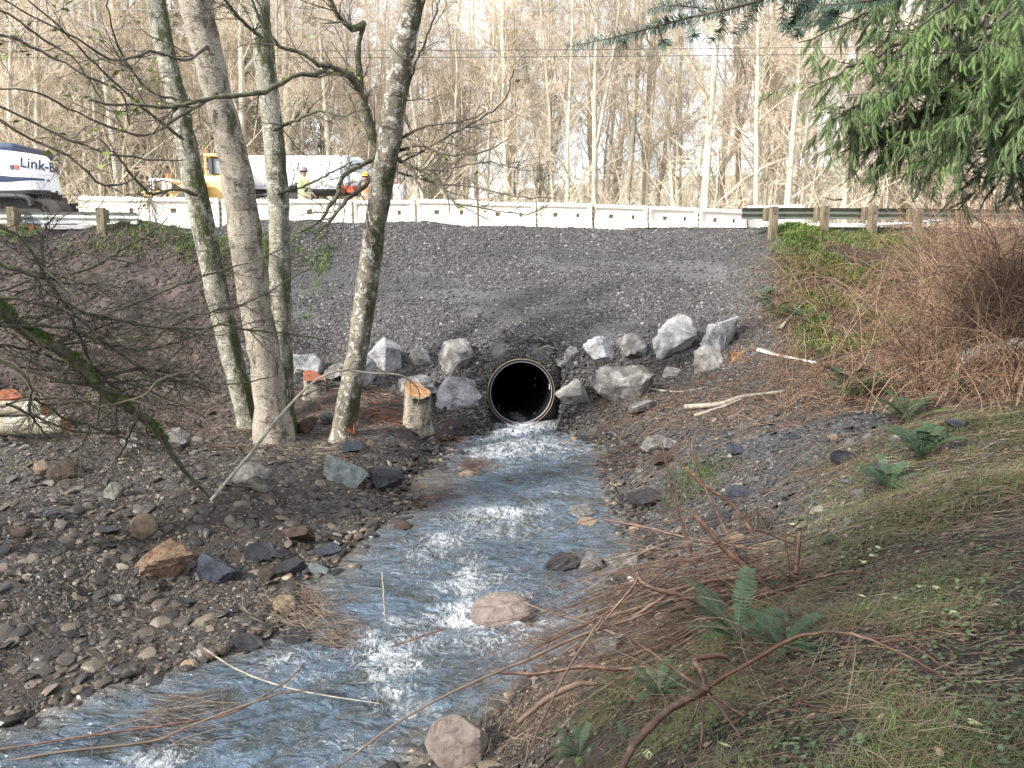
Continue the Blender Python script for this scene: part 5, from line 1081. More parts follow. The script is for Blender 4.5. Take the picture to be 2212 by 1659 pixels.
for i in range(30):
    U = [rng.uniform(-60, 780), rng.uniform(-60, 780), rng.uniform(-60, 1000), rng.uniform(1900, 2300)][i % 4]; y = rng.uniform(44, 72); p = P(U, 440, y); k = int(rng.integers(0, 3))
    o = empty('conifer_tree', (p[0], y, float(hz(p[0], y))), '%s dark conifer deep in the wood, %s' % (('short', 'middling', 'tall')[k], where(U)), 'tree', 'dark conifers in the wood, ' + where(U), rng.random() * 6); s = rng.uniform(.55, .95) if U > 780 else rng.uniform(.8, 1.15); o.scale = (s, s, s)
    for nm, me in zip(('trunk', 'crown'), cps[k]): link(nm, me, o, keep=False)
for i, (x, y, s, k) in enumerate([(-4, -8.5, .78, 1), (0.5, -10, .76, 2), (4.5, -11, .8, 0), (-1.8, -5.8, .62, 0), (-5.2, -2.9, .55, 2), (-8.8, -3.8, .62, 1)]):  # conifers added out of view to cast shade on the near bank
    o = empty('conifer_tree', (x, y, float(hz(x, y)) - .2), 'tall dark conifer added out of view behind the viewpoint to shade the foreground', 'tree', 'unseen conifers added behind the viewpoint for shade', i * 1.3); o.scale = (s * 1.25, s * 1.25, s)
    for nm, me in zip(('trunk', 'crown'), cps[k]): link(nm, me, o, keep=False)
# undergrowth: a mass of saplings, one object
def brush(n, yr, ur, hh, seed, matn, name, label, k2=5):
    g = np.random.default_rng(seed); U = g.uniform(*ur, n); y = g.uniform(*yr, n); x = (U - 1106) / FX * y; b0 = np.stack([x, y, hz(x, y) - .1], 1)
    h = g.uniform(*hh, n); d = unit(np.stack([g.normal(0, .35, n), g.normal(0, .35, n), np.ones(n)], 1)); pts = [b0]
    bend = g.normal(0, .16, (n, 3))
    for k in range(5): pts.append(pts[-1] + d * (h / 5)[:, None]); d = unit(d + bend + g.normal(0, .1, (n, 3)))
    p_ = np.stack(pts, 1); r_ = (h * .0055)[:, None] * np.linspace(1, .3, 6)[None]; m = MB(); m.tubes(p_, r_, 3)
    a, ra = grow(p_, r_, k2, (.5, 1.4), 45, .2, .1, 4, .25, 1, .6, .4, .4, g, .004); m.tubes(a, ra, 3); b_, rb = grow(a, ra, 3, (.2, .5), 42, .2, .1, 3, .2, 1, .7, .5, .3, g, .0035); m.tubes(b_, rb, 3)
    tag(link(name, m.mesh(name, MAT[matn])), label, 'brush', kind='stuff')
brush(700, (31.8, 42), (-50, 2260), (1.5, 5.0), 5, 'twig_far', 'undergrowth', 'tangle of thin pinkish bare saplings along the far side of the road')
brush(420, (32.5, 48), (-50, 1000), (2.0, 6.0), 6, 'twig_olive', 'undergrowth', 'olive grey bare brush under the wood at the left')
brush(420, (32.5, 48), (1000, 2260), (2.0, 6.5), 8, 'twig_far', 'undergrowth', 'pale bare brush under the wood at the right')

# hero trees ------------------------------------------------------
def limb(pts, y0, y1, w, n=16):
    """picture polyline with depths running y0..y1 and pixel widths"""
    ysd = np.linspace(y0, y1, len(pts)); W = np.array([P(u, v, d) for (u, v), d in zip(pts, ysd)])
    p_ = resample(W, n); ww = np.interp(np.linspace(0, 1, n), np.linspace(0, 1, len(w)), w); yy = np.linspace(y0, y1, n); return p_, ww * yy / FX / 2
def trunk_obj(name, pts, y0, y1, w, mat, label, wob=.012):
    p_, r_ = limb(pts, y0, y1, w, 40); t = empty(name, tuple(p_[0] + [0, 0, .1]), label, 'tree'); g = np.random.default_rng(int(pts[0][0]))
    p_ = p_ + np.cumsum(g.normal(0, wob * .3, p_.shape), 0) * .4; r_ = r_ * (1 + .03 * g.normal(size=len(r_)))
    r_[:3] *= [1.28, 1.15, 1.06]
    m = MB(); P0 = p_[None]; k = 40; m.tubes(P0, r_[None], k)
    V = m.v[0]; c = np.repeat(p_, k, 0); d = V - c; nz = fbm(V[:, 0] * 2 + V[:, 1] * 3, V[:, 2] * .8, .25, int(pts[0][0]), 4); m.v[0] = c + d * (1 + .12 * nz)[:, None]
    o = link('trunk', m.mesh('trunk', MAT[mat], True), t); return t, p_, r_, o
TA = trunk_obj('alder_tree', [(541, 938), (522, 850), (494, 740), (463, 600), (432, 450), (408, 330), (386, 230), (360, 120), (337, 0), (322, -90)], 14.2, 13.8, [42, 45, 47, 48, 46, 43, 42, 40, 38, 34], 'bark_mossy', 'left trunk of the three tree clump, pale left flank and mossy right side')
TB = trunk_obj('alder_tree', [(592, 950), (577, 800), (556, 680), (537, 560), (519, 420), (496, 300), (470, 200), (442, 80), (425, 0), (412, -90)], 13.4, 12.6, [74, 66, 66, 66, 62, 58, 56, 60, 66, 60], 'bark_grey', 'thick middle trunk of the three tree clump, pitted with small dark holes')
TC = trunk_obj('alder_tree', [(616, 935), (612, 800), (606, 650), (603, 500), (598, 400), (588, 280), (575, 180), (563, 60), (556, -80)], 13.9, 14.1, [44, 42, 44, 44, 44, 42, 42, 38, 34], 'bark_mossy', 'right trunk of the clump of three trees, covered in green moss and lichen')
TD = trunk_obj('alder_tree', [(741, 952), (752, 870), (775, 740), (793, 610), (812, 470), (833, 340), (850, 220), (866, 120), (888, 20), (908, -80)], 13.6, 11.8, [56, 48, 46, 46, 46, 48, 50, 48, 42, 40], 'bark_lichen', 'single leaning tree with lichen spotted bark, left of the orange topped stump')
def branches(tree, defs, name='branch', mat='twig_mossy', twigs=(9, 6, 3), tl=(.5, 1.3), seed=1, tmat='twig_dark', up=.05, leaves=0):
    g = np.random.default_rng(seed); allends = []
    for pts, y0, y1, w in defs:
        p_, r_ = limb(pts, y0, y1, w, 24); p_[1:-1] += g.normal(0, .008, p_[1:-1].shape); r_ = r_ * (1 + .1 * g.normal(size=24)).clip(.7, 1.4); big = MB(); big.tubes(p_[None], r_[None], 7); bo = link(name, big.mesh(name, MAT[mat], True), tree); tw = MB()
        a, ra = grow(p_[None, ::3], r_[None, ::3], twigs[0], tl, 45, .16, up, 8, .08, 1, .45, .35, .3, g, .0025); ra = np.minimum(ra, .011 * np.linspace(1, .4, 8)[None]); tw.tubes(a, ra, 4)
        b_, rb = grow(a, ra, twigs[1], (tl[0] * .4, tl[1] * .5), 42, .18, up, 5, .1, 1, .65, .45, .4, g, .0019); tw.tubes(b_, rb, 3); allends.append(b_)
        if twigs[2]: c, rc = grow(b_, rb, twigs[2], (.06, .22), 40, .2, up, 3, .1, 1, .7, .6, .3, g, .0015); tw.tubes(c, rc, 3)
        link('twigs', tw.mesh('twigs', MAT[tmat], True), bo, keep=False).matrix_world = Matrix()
    b_ = np.concatenate(allends)
    if leaves:
        ends = b_.reshape(-1, 3); i = g.integers(0, len(ends), leaves); leaf_obj(ends[i], g, tree)
def leafshape():
    t = np.linspace(0, 1, 5); w = np.array([0, .24, .30, .18, 0]); V = []; 
    for a, b_ in zip(t, w): V += [(a, -b_, .06 * a), (a, 0, -.05), (a, b_, .06 * a)]
    Q = [[i * 3 + j, i * 3 + j + 1, i * 3 + j + 4, i * 3 + j + 3] for i in range(4) for j in range(2)]; return np.array(V), np.array(Q)
LEAF = leafshape()
def leaf_obj(pos, g, tree, size=(.05, .10), mat='green_leaf', name='leaves'):
    m = MB(); n = len(pos); s = g.uniform(*size, n)
    scatter(m, [LEAF], pos + [0, 0, -.01], np.stack([s, s, s], 1), rots(n, .9), g.random(n)); link(name, m.mesh(name, MAT[mat]), tree)
branches(TD[0], [([(836, 345), (812, 312), (795, 250), (781, 190), (775, 120), (786, 45)], 12.9, 12.4, [20, 19, 17, 14, 12, 9]),
                 ([(786, 50), (765, 62), (745, 50), (725, 25), (700, -30)], 12.4, 12.0, [13, 13, 10, 9, 9]),
                 ([(780, 195), (755, 165), (715, 145), (690, 140), (640, 110), (600, 95), (560, 40), (540, -20)], 12.5, 11.4, [16, 13, 10, 9, 8, 8, 7, 6]),
                 ([(706, 143), (690, 158), (640, 165), (590, 190), (550, 203), (480, 210), (430, 218), (370, 230), (300, 228), (235, 225), (195, 215)], 12.2, 9.6, [11, 10, 11, 11, 10, 10, 9, 8, 6, 5, 4])], seed=3, leaves=26, tl=(.5, 1.3))
branches(TD[0], [([(840, 335), (870, 350), (890, 365), (905, 400), (930, 430)], 13.0, 11.5, [10, 8, 7, 5, 3]), ([(835, 320), (880, 290), (930, 270), (1000, 262), (1050, 240)], 13, 11, [9, 7, 5, 4, 2]),
                 ([(830, 340), (900, 315), (960, 335), (1040, 330), (1100, 300)], 13, 10.5, [8, 6, 5, 4, 2]), ([(850, 230), (880, 190), (900, 130), (930, 60), (950, 0)], 12.6, 11.5, [8, 6, 5, 4, 3]),
                 ([(870, 350), (960, 300), (1040, 255), (1090, 215), (1110, 150)], 12.8, 10.0, [5, 4, 4, 3, 2]), ([(860, 372), (940, 395), (1030, 405), (1120, 425), (1200, 428)], 12.9, 10.2, [5, 4, 3, 3, 2]), ([(900, 366), (960, 365), (1050, 350), (1130, 370)], 12.5, 10.4, [5, 4, 3, 2]), ([(985, 440), (1070, 455), (1140, 462), (1190, 440)], 11.0, 10.2, [4, 3, 3, 2]),
                 ([(845, 350), (790, 400), (750, 430), (720, 470), (690, 500)], 13.2, 11.8, [13, 11, 9, 7, 4])], seed=4, tl=(.4, 1.2), twigs=(8, 6, 3), leaves=34, mat='twig_dark')
branches(TD[0], [([(840, 330), (800, 345), (740, 385), (730, 420), (712, 445), (690, 480), (640, 505)], 13.2, 11.9, [12, 10, 9, 9, 8, 6, 4]),
                 ([(885, 360), (905, 366), (935, 390), (965, 415), (985, 440), (1005, 450), (1060, 478)], 12.6, 10.6, [6, 7, 7, 6, 4, 3, 2])], seed=14, tl=(.3, .9), twigs=(8, 5, 2), leaves=8, mat='twig_mossy')
branches(TA[0], [([(395, 300), (330, 250), (290, 215), (240, 170), (190, 120), (130, 60), (60, 0)], 13.4, 8.5, [7, 6, 5, 5, 4, 4, 3]), ([(425, 420), (380, 408), (330, 420), (300, 395), (255, 340), (215, 300)], 13.6, 10.5, [9, 7, 6, 5, 4, 3]),
                 ([(380, 215), (330, 200), (290, 160), (250, 90), (235, 20), (230, -20)], 13.4, 10.5, [6, 5, 5, 4, 3, 3])], seed=5, tl=(.5, 1.3), leaves=40, mat='twig_mossy')
branches(TC[0], [([(565, 80), (540, 60), (500, 20), (470, -30)], 13.6, 12, [9, 8, 7, 6]), ([(590, 280), (640, 260), (690, 240), (740, 250), (800, 230)], 13.7, 12, [7, 6, 5, 4, 2]), ([(600, 420), (660, 400), (720, 370), (760, 350)], 13.7, 12.6, [6, 5, 4, 3])], seed=6, tl=(.4, 1.2), leaves=12)
branches(TB[0], [([(448, 100), (400, 130), (330, 110), (250, 130), (160, 80), (60, 30), (-20, -20)], 12.6, 8.5, [7, 6, 6, 5, 4, 4, 3]), ([(470, 200), (400, 245), (320, 290), (250, 280), (160, 240), (80, 200), (-20, 190)], 12.7, 8.6, [6, 6, 5, 5, 4, 4, 3])], seed=7, tl=(.5, 1.3), leaves=50, mat='twig_dark')
# notch on the leaning tree and pale scars
m = MB(); c = P(757, 922, 13.36); w_, h_ = pxm(10, 13.3), pxm(13, 13.3); m.add([c + [-w_, -.09, h_], c + [w_, -.05, h_ * .9], c + [w_ * .9, -.045, -h_ * 1.2], c + [-w_ * .3, -.10, -h_ * .7], c + [0, .05, h_ * .2], c + [-w_ * .7, -.11, h_ * .1]], [[0, 1, 4, 5], [5, 4, 2, 3]], [[1, 2, 4]]); link('axe_notch', m.mesh('axe_notch', MAT['wood_redcut']), TD[0])
# bent leafless tree that hangs in from the left edge
t = empty('alder_tree', tuple(P(-250, 560, 8.0)), 'leafless tree outside the left edge, only its long drooping branches in view', 'tree')
p_, r_ = limb([(-420, 1250), (-420, 900), (-380, 560), (-350, 200), (-330, -200)], 7.2, 7.6, [70, 66, 60, 55, 45], 24); m = MB(); m.tubes(p_[None], r_[None], 16); link('trunk', m.mesh('trunk', MAT['bark_mossy'], True), t)
branches(t, [([(-370, 440), (-200, 330), (-60, 240), (0, 262), (80, 305), (160, 345), (215, 395), (262, 398), (300, 370)], 7.5, 8.6, [14, 10, 7, 6, 6, 5, 5, 4, 3]), ([(-340, 200), (-150, 190), (0, 230), (110, 285), (220, 325), (320, 345), (400, 345)], 7.5, 8.8, [11, 8, 6, 5, 5, 4, 2]), ([(-340, 100), (-150, 60), (0, 75), (100, 115), (200, 170), (262, 200), (280, 270)], 7.5, 8.7, [11, 8, 6, 5, 5, 4, 3]),
             ([(-350, 0), (-150, -30), (0, 20), (70, 70), (160, 130), (220, 215)], 7.5, 8.3, [10, 7, 5, 5, 4, 3])], seed=9, tl=(.3, 1.0), twigs=(8, 5, 2), leaves=70, mat='twig_dark')
# dark dead brush at the left
bt = empty('dead_bush', tuple(P(90, 980, 8.6)), 'dark bare tangled branches filling the left edge above the cut logs', 'bush')
dfs = [([(-30, 560), (60, 590), (120, 600), (200, 575), (255, 545), (330, 500), (362, 470)], 8.2, 9.0, [12, 10, 9, 6, 5, 4, 2]), ([(105, 600), (95, 570), (90, 520), (100, 490), (120, 465)], 8.4, 8.6, [8, 7, 5, 4, 2]), ([(105, 600), (140, 660), (170, 720), (200, 790), (260, 850)], 8.4, 9.2, [7, 6, 6, 5, 3]), ([(-30, 640), (60, 650), (150, 672), (260, 690), (330, 705), (430, 710), (480, 700)], 8.0, 9.6, [9, 8, 7, 7, 6, 6, 4]),
       ([(470, 700), (560, 715), (650, 725), (720, 740)], 9.6, 10.4, [5, 5, 4, 2]), ([(-30, 700), (40, 705), (130, 708), (220, 735), (300, 790), (400, 830), (480, 850)], 8.1, 9.6, [8, 8, 8, 7, 6, 5, 3]), ([(60, 800), (180, 830), (270, 800), (330, 800), (420, 820), (500, 830), (590, 815)], 8.6, 10.2, [7, 7, 8, 7, 5, 4, 2]), ([(210, 880), (300, 860), (350, 820), (410, 805), (430, 815), (455, 860)], 8.7, 9.4, [4, 6, 7, 7, 5, 3]),
       ([(300, 875), (285, 930), (255, 990), (240, 1040)], 8.9, 9.2, [6, 5, 4, 2]), ([(-30, 760), (60, 820), (70, 900), (110, 950)], 8.0, 8.6, [8, 7, 6, 3]), ([(240, 890), (190, 930), (175, 990), (185, 1050)], 9.0, 9.2, [5, 4, 3, 3]), ([(-20, 480), (50, 520), (100, 600), (160, 680), (220, 720), (330, 740)], 8.1, 9.0, [6, 6, 6, 5, 4, 2]), ([(200, 690), (330, 640), (430, 600), (560, 560), (640, 520)], 9.0, 10.0, [6, 5, 4, 3, 2]), ([(300, 760), (400, 690), (520, 660), (600, 620), (700, 560)], 9.2, 10.4, [5, 5, 4, 3, 2])]
gg = np.random.default_rng(5)
for _ in range(16):
    u0, v0 = gg.uniform(-40, 120), gg.uniform(600, 960); ln_ = gg.uniform(220, 460); s_ = gg.uniform(-.35, .45); dfs.append(([(u0 + ln_ * t_, v0 + ln_ * t_ * s_ + 25 * math.sin(3 * t_ + v0) + gg.normal(0, 8)) for t_ in (0, .25, .5, .75, 1)], gg.uniform(8, 9.5), gg.uniform(9, 11.5), [6, 6, 5, 4, 2]))
branches(bt, dfs, 'branch', 'twig_mossy', (13, 7, 4), (.25, .9), 11, 'twig_dark', 0.0)
# mossy dead branch propped in the gravel
mt_ = empty('fallen_branch', tuple(P(455, 1070, 9.9)), 'thick mossy dead branch slanting from the left edge down into the gravel', 'branch')
g = np.random.default_rng(3); pts = [(-60, 610), (0, 665), (60, 720), (150, 770), (230, 850), (300, 895), (345, 940), (400, 1020), (452, 1072)]
p_, r_ = limb(pts, 8.0, 9.95, [30, 28, 25, 24, 22, 19, 16, 11, 7], 40); m = MB(); m.tubes(p_[None], r_[None], 14); V = m.v[0]; c = np.repeat(p_, 14, 0); m.v[0] = c + (V - c) * (1 + .25 * fbm(V[:, 0] * 2, V[:, 2] * 2, .1, 5, 3))[:, None]; link('branch', m.mesh('branch', MAT['twig_mossy'], True), mt_)
a, ra = grow(p_[None, ::3], r_[None, ::3], 26, (.25, .9), 60, .15, .02, 8, .05, .9, .3, .3, .2, g, .004); ra = np.minimum(ra, .012); m = MB(); m.tubes(a, ra, 4); b_, rb = grow(a, ra, 5, (.08, .35), 45, .2, 0, 4, .1, 1, .6, .5, .2, g, .002); m.tubes(b_, rb, 3); link('twigs', m.mesh('twigs', MAT['twig_dark'], True), mt_)
def mossclump(path, rad, n, g, parent, name='moss'):
    i = g.integers(0, len(path), n); th = g.random(n) * 6.28; up = np.stack([np.cos(th) * .6, np.sin(th) * .6, np.abs(g.normal(size=n)) * .9], 1); d = unit(up)
    b0 = path[i] + d * rad[i][:, None] * .8 + g.normal(0, .012, (n, 3)); L = g.uniform(.015, .05, n); p_ = np.stack([b0, b0 + d * L[:, None] * .5, b0 + d * L[:, None] + g.normal(0, .012, (n, 3))], 1); m = MB(); m.tubes(p_, np.tile([.004, .003, .001], (n, 1)), 3); link(name, m.mesh(name, MAT['moss']), parent)
for a0, a1 in ((3, 8), (9, 13), (15, 19), (20, 23), (27, 31)): mossclump(p_[a0:a1], r_[a0:a1], 1500, g, mt_)
# thin bent pale stick
st = empty('bent_stick', tuple(P(457, 1080, 9.9)), 'long thin pale bent stick rising from the foot of the mossy dead branch', 'stick')
p_, r_ = limb([(455, 1082), (490, 1040), (545, 975), (600, 905), (660, 840), (700, 812), (745, 800), (800, 806), (870, 812), (905, 845), (900, 880)], 9.9, 12.0, [8, 8, 7.5, 7, 6, 5, 4.5, 4, 3.5, 3, 2], 40); m = MB(); m.tubes(p_[None], r_[None], 8); link('stick', m.mesh('stick', MAT['twig_pale'], True), st)
a, ra = grow(p_[None, 14::3], r_[None, 14::3], 10, (.2, .5), 45, .1, .05, 5, 0, 1, .6, .4, .2, g, .003); 
for k_ in range(len(a)): m = MB(); m.tubes(a[k_:k_ + 1], ra[k_:k_ + 1], 4); link('side_twig', m.mesh('side_twig', MAT['twig_dark'], True), st)

# ------------------------------------------------------------------ cedar at the right
def spray_proto(seed, n=13, L=.30):
    g = np.random.default_rng(seed); V = []; T = []
    for i in range(n):
        t = i / n; c = np.array([t * L, 0, -.10 * t * t]); w = L * .40 * (1 - .55 * t) * g.uniform(.7, 1.1)
        for s in (-1, 1):
            k = len(V); tip = c + np.array([w * .85, s * w * .5, -w * .45 * g.uniform(.4, 1.3)]); mid = (c + tip) / 2 + np.array([.015, s * .012, 0]); V += [c - [.007, 0, 0], c + [.010, 0, 0], mid + [.0, s * .0, .0], mid + [-.012, s * -.004, -.004], tip]; T += [[k, k + 1, k + 2], [k, k + 2, k + 3], [k + 3, k + 2, k + 4]]
            k = len(V); t2 = mid + np.array([w * .42, s * w * .02, -w * .25]); V += [mid - [.004, 0, 0], mid + [.010, 0, .0], t2]; T += [[k, k + 1, k + 2]]
    V.append((0, 0, .003)); V.append((0, 0, -.003)); V.append((L * 1.05, 0, -.11)); T.append([len(V) - 3, len(V) - 2, len(V) - 1]); return np.array(V), np.array(T)
sprays = [spray_proto(i) for i in range(5)]
def cedar():
    g = np.random.default_rng(12); base = P(2330, 900, 10.5); base[2] = float(hz(base[0], base[1])); t = empty('cedar_tree', tuple(base), 'dense green cedar with drooping fronds at the upper right', 'tree')
    tr = np.array([base + [0, 0, z] for z in np.linspace(-.2, 9, 12)])[None]; rr = np.linspace(.26, .12, 12)[None]; m = MB(); m.tubes(tr, rr, 14); link('trunk', m.mesh('trunk', MAT['bark_log'], True), t)
    ends = [((1725, 92), 9.4, -40), ((1745, 190), 9.0, 40), ((1790, 262), 9.2, 120), ((1815, 330), 9.4, 190), ((1850, 330), 9.6, 180), ((1895, 345), 9.8, 200), ((1960, 320), 9.3, 190), ((1990, 350), 8.6, 210), ((2030, 300), 8.2, 180), ((1900, 215), 8.4, 80), ((1930, 130), 8.2, 10), ((1980, 60), 8.0, -80), ((1890, 25), 9.6, -140), ((2080, 250), 7.8, 150), ((2100, 120), 7.6, -20), ((2120, 260), 8.4, 160), ((2180, 60), 7.2, -100), ((2190, 230), 7.6, 150), ((1940, 300), 9.9, 200), ((2060, 200), 9.0, 110), ((2150, 180), 8.0, 60), ((2050, 10), 8.6, -150), ((1880, 140), 9.9, 20), ((1960, 200), 9.5, 60), ((2230, 250), 7.4, 100), ((2220, 260), 8.4, 160), ((2060, 300), 9.0, 200), ((2180, 300), 9.4, 210), ((1840, 250), 9.6, 150), ((2240, 130), 7.4, 20)]
    limbs = []; lr = []
    for (u, v), y, vs in ends:
        a = P(2330 + g.uniform(-10, 10), vs, 10.4); b_ = P(u, v, y); mid = a * .45 + b_ * .55 + [0, 0, .22 + .12 * g.random()]; mid2 = a * .2 + b_ * .8 + [0, 0, .16]; limbs.append(resample([a, mid, mid2, b_], 14)); lr.append(np.linspace(.04, .007, 14))
    limbs = np.array(limbs); lr = np.array(lr); limbs[:, 1:-1] += g.normal(0, .02, limbs[:, 1:-1].shape); m = MB(); m.tubes(limbs, lr, 7)
    a, ra = grow(limbs, lr, 15, (.45, 1.0), 48, .10, -.05, 7, .2, 1, .5, .3, .35, g, .003); m.tubes(a, ra, 4); link('limbs', m.mesh('limbs', MAT['twig_dark'], True), t)
    f = MB()
    def hang(par, per, smin, smax, seed, droop=.9):
        M = len(par) * per; pi = np.repeat(np.arange(len(par)), per); tt = g.random(M) ** .8 * (par.shape[1] - 1.001); i = tt.astype(int); fr = (tt - i)[:, None]; pos = par[pi, i] * (1 - fr) + par[pi, i + 1] * fr; tan = unit(par[pi, i + 1] - par[pi, i])
        side = unit(np.cross(tan, [0, 0, 1.0])) * np.where(g.random(M) < .5, -1, 1)[:, None]
        x = unit(tan * .5 + side * g.uniform(.1, .6, (M, 1)) + np.array([0, 0, -1]) * g.uniform(.7, 1.9, (M, 1)) * droop + g.normal(0, .12, (M, 3))); z = unit(np.cross(x, side + g.normal(0, .5, (M, 3)))); yv = np.cross(z, x); Rm = np.stack([x, yv, z], -1); s = g.uniform(smin, smax, M)
        clump = .5 + .9 * fbm(pos[:, 0] + pos[:, 1] * .7, pos[:, 2], .5, 19, 2)
        scatter(f, sprays, pos, np.stack([s, s, s], 1), Rm, np.clip(clump + g.normal(0, .12, M), 0, 1))
    hang(a, 15, .28, .66, 1); hang(limbs[:, 5:], 34, .35, .7, 2)
    link('foliage', f.mesh('foliage', MAT['cedar']), t)
    # inner foliage screening the trunk, tinted dark for the shadow inside the crown
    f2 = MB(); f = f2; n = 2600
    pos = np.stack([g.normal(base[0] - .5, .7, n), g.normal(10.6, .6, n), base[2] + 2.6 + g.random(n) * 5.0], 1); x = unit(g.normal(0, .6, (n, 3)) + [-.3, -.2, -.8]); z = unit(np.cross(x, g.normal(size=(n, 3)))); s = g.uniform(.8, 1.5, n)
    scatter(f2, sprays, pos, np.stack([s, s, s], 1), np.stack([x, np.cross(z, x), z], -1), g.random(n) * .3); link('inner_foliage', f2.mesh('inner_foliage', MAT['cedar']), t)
cedar()
def fir():
    g = np.random.default_rng(15); t = empty('fir_tree', (5.5, 4.5, float(hz(5.5, 4.5))), 'fir whose needled branch tips hang into the top of the view, right of centre', 'tree')
    m = MB(); tr = np.array([(5.5, 4.5, z) for z in np.linspace(-2, 8, 8)])[None]; m.tubes(tr, np.linspace(.22, .12, 8)[None], 12); link('trunk', m.mesh('trunk', MAT['bark_log'], True), t)
    A = np.array([5.5, 4.5, 3.6])
    defs = [[(2000, -160), (1800, -60), (1640, 0), (1560, 22), (1480, 40), (1400, 62), (1320, 82), (1225, 102)], [(2000, -140), (1880, -40), (1800, 30), (1770, 55)], [(1900, -110), (1800, -40), (1740, 10), (1700, 60)], [(2100, -120), (1950, -20), (1850, 5), (1760, 10), (1690, 5)], [(1640, 2), (1620, 40), (1590, 75)], [(1560, 22), (1560, 60), (1540, 90)], [(1480, 38), (1500, 70), (1490, 92)], [(1420, 55), (1430, 85), (1440, 100)], [(1700, -20), (1690, 40), (1700, 70)], [(1750, 20), (1730, 60), (1720, 80)], [(1540, 20), (1450, 12), (1400, 20)], [(1650, 0), (1560, -10), (1480, 5)], [(1360, 72), (1350, 92), (1330, 105)]]
    L = MB(); nd = MB()
    for d in defs:
        y0 = 5.2; W = np.array([P(u, v, y0 + .1 * g.normal()) for u, v in d]); W = np.vstack([A, W]) if d[0][0] > 1850 else W; p_ = resample(W, 50 if len(d) > 3 else 26); r_ = np.linspace(.016 if len(d) > 3 else .005, .002, len(p_)); L.tubes(p_[None], r_[None], 6)
        seg = p_[8:] if d[0][0] > 1850 else p_; ln = np.linalg.norm(np.diff(seg, axis=0), axis=1).sum(); n = int(ln / .0022); k = g.random(n) * (len(seg) - 1.01); i = k.astype(int); fr = (k - i)[:, None]; c = seg[i] * (1 - fr) + seg[i + 1] * fr; tan = unit(seg[i + 1] - seg[i]); keep = c[:, 2] < 3.2; c, tan = c[keep], tan[keep]; n = len(c)
        side = unit(np.cross(tan, [0, 1, 0]) * np.where(g.random(n) < .5, -1, 1)[:, None] + g.normal(0, .35, (n, 3)) + [0, 0, -.25]); ll = g.uniform(.035, .06, n)[:, None]; tip = c + unit(side + tan * .5) * ll; a = tan * .0026
        V = np.stack([c - a, c + a, tip + a * .7, tip - a * .7], 1).reshape(-1, 3); nd.add(V, np.arange(len(V)).reshape(-1, 4))
    link('limbs', L.mesh('limbs', MAT['twig_dark'], True), t); link('needles', nd.mesh('needles', MAT['needle']), t)
fir()
# overhead wires
for i, (v0, v1, lb) in enumerate(((128, 113, 'lowest overhead wire crossing the wood, above the truck and barriers'), (113, 98, 'second lowest overhead wire, just above the lowest one'), (62, 52, 'third overhead wire, high across the left part'), (22, 14, 'topmost overhead wire, crossing high above the others'))):
    a, b_ = P(-200, v0 - 4, 31), P(2500, v1 - 6, 31); k = np.linspace(0, 1, 30)[:, None]; p_ = a * (1 - k) + b_ * k - np.array([0, 0, 1.0]) * (k * (1 - k)) * .5; m = MB(); m.tubes(p_[None], np.full((1, 30), .011 if i < 2 else .008), 5); o = link('power_line', m.mesh('power_line', MAT['dkmetal'] if i < 2 else MAT['grey'])); tag(o, lb, 'wire', 'overhead wires along the road')

# ------------------------------------------------------------------ logs, stumps, sticks
def log(U0, V0, U1, V1, wpx, mat, label, y=None, endmat='wood_fresh', name='cut_log', lift=0.0, taper=1.0):
    a = G(U0, V0 + wpx * .5); b_ = G(U1, V1 + wpx * .5)
    if y: a = P(U0, V0, y[0]); b_ = P(U1, V1, y[1])
    r = pxm(wpx, (a[1] + b_[1]) / 2) / 2
    if not y: a = a + [0, 0, r * .8 + lift]; b_ = b_ + [0, 0, r * .8 + lift]
    t = empty(name, tuple((a + b_) / 2), label, 'log'); k = np.linspace(0, 1, 20)[:, None]; p_ = a * (1 - k) + b_ * k; p_[:, 2] += .02 * np.sin(k[:, 0] * 5); rr = r * (1 + .05 * np.sin(k[:, 0] * 9)) * (1 - (1 - taper) * k[:, 0])
    m = MB(); m.tubes(p_[None], rr[None], 24); V = m.v[0]; c = np.repeat(p_, 24, 0); m.v[0] = c + (V - c) * (1 + .08 * fbm(V[:, 0] * 3, V[:, 2] * 3, .2, 5, 3))[:, None]; link('bark', m.mesh('bark', MAT[mat], True), t)
    for e, q_ in ((0, 0), (1, -1)):
        m = MB(); d = unit(b_ - a) * (-1 if e == 0 else 1); ring = m_ring = m  # cut face
        V = c.reshape(20, 24, 3)[q_] * 0 + (MBv(p_, rr, q_)); cc = p_[q_] + d * .006; V = V + d * .004; tri = [[j, (j + 1) % 24, 24] for j in range(24)]; m.add(np.vstack([V, cc]), T=tri); link('cut_face', m.mesh('cut_face', MAT[endmat]), t)
    return t
def MBv(p_, rr, q_):
    m = MB(); m.tubes(p_[None], rr[None] * .97, 24); return m.v[0].reshape(len(p_), 24, 3)[q_]
log(-120, 886, 98, 880, 34, 'bark_log', 'upper cut log with a yellowish end, at the left edge', y=(13.25, 13.15))
log(-120, 930, 143, 914, 42, 'bark_log', 'lower and thicker pale cut log with an orange end, at the left edge', y=(12.65, 12.55))
log(2068, 790, 2202, 752, 34, 'bark_white', 'white birch like log lying among the brambles at the right', lift=.1)
log(2130, 716, 2300, 708, 24, 'bark_log', 'grey log half hidden behind the brambles at the right edge', lift=.1)
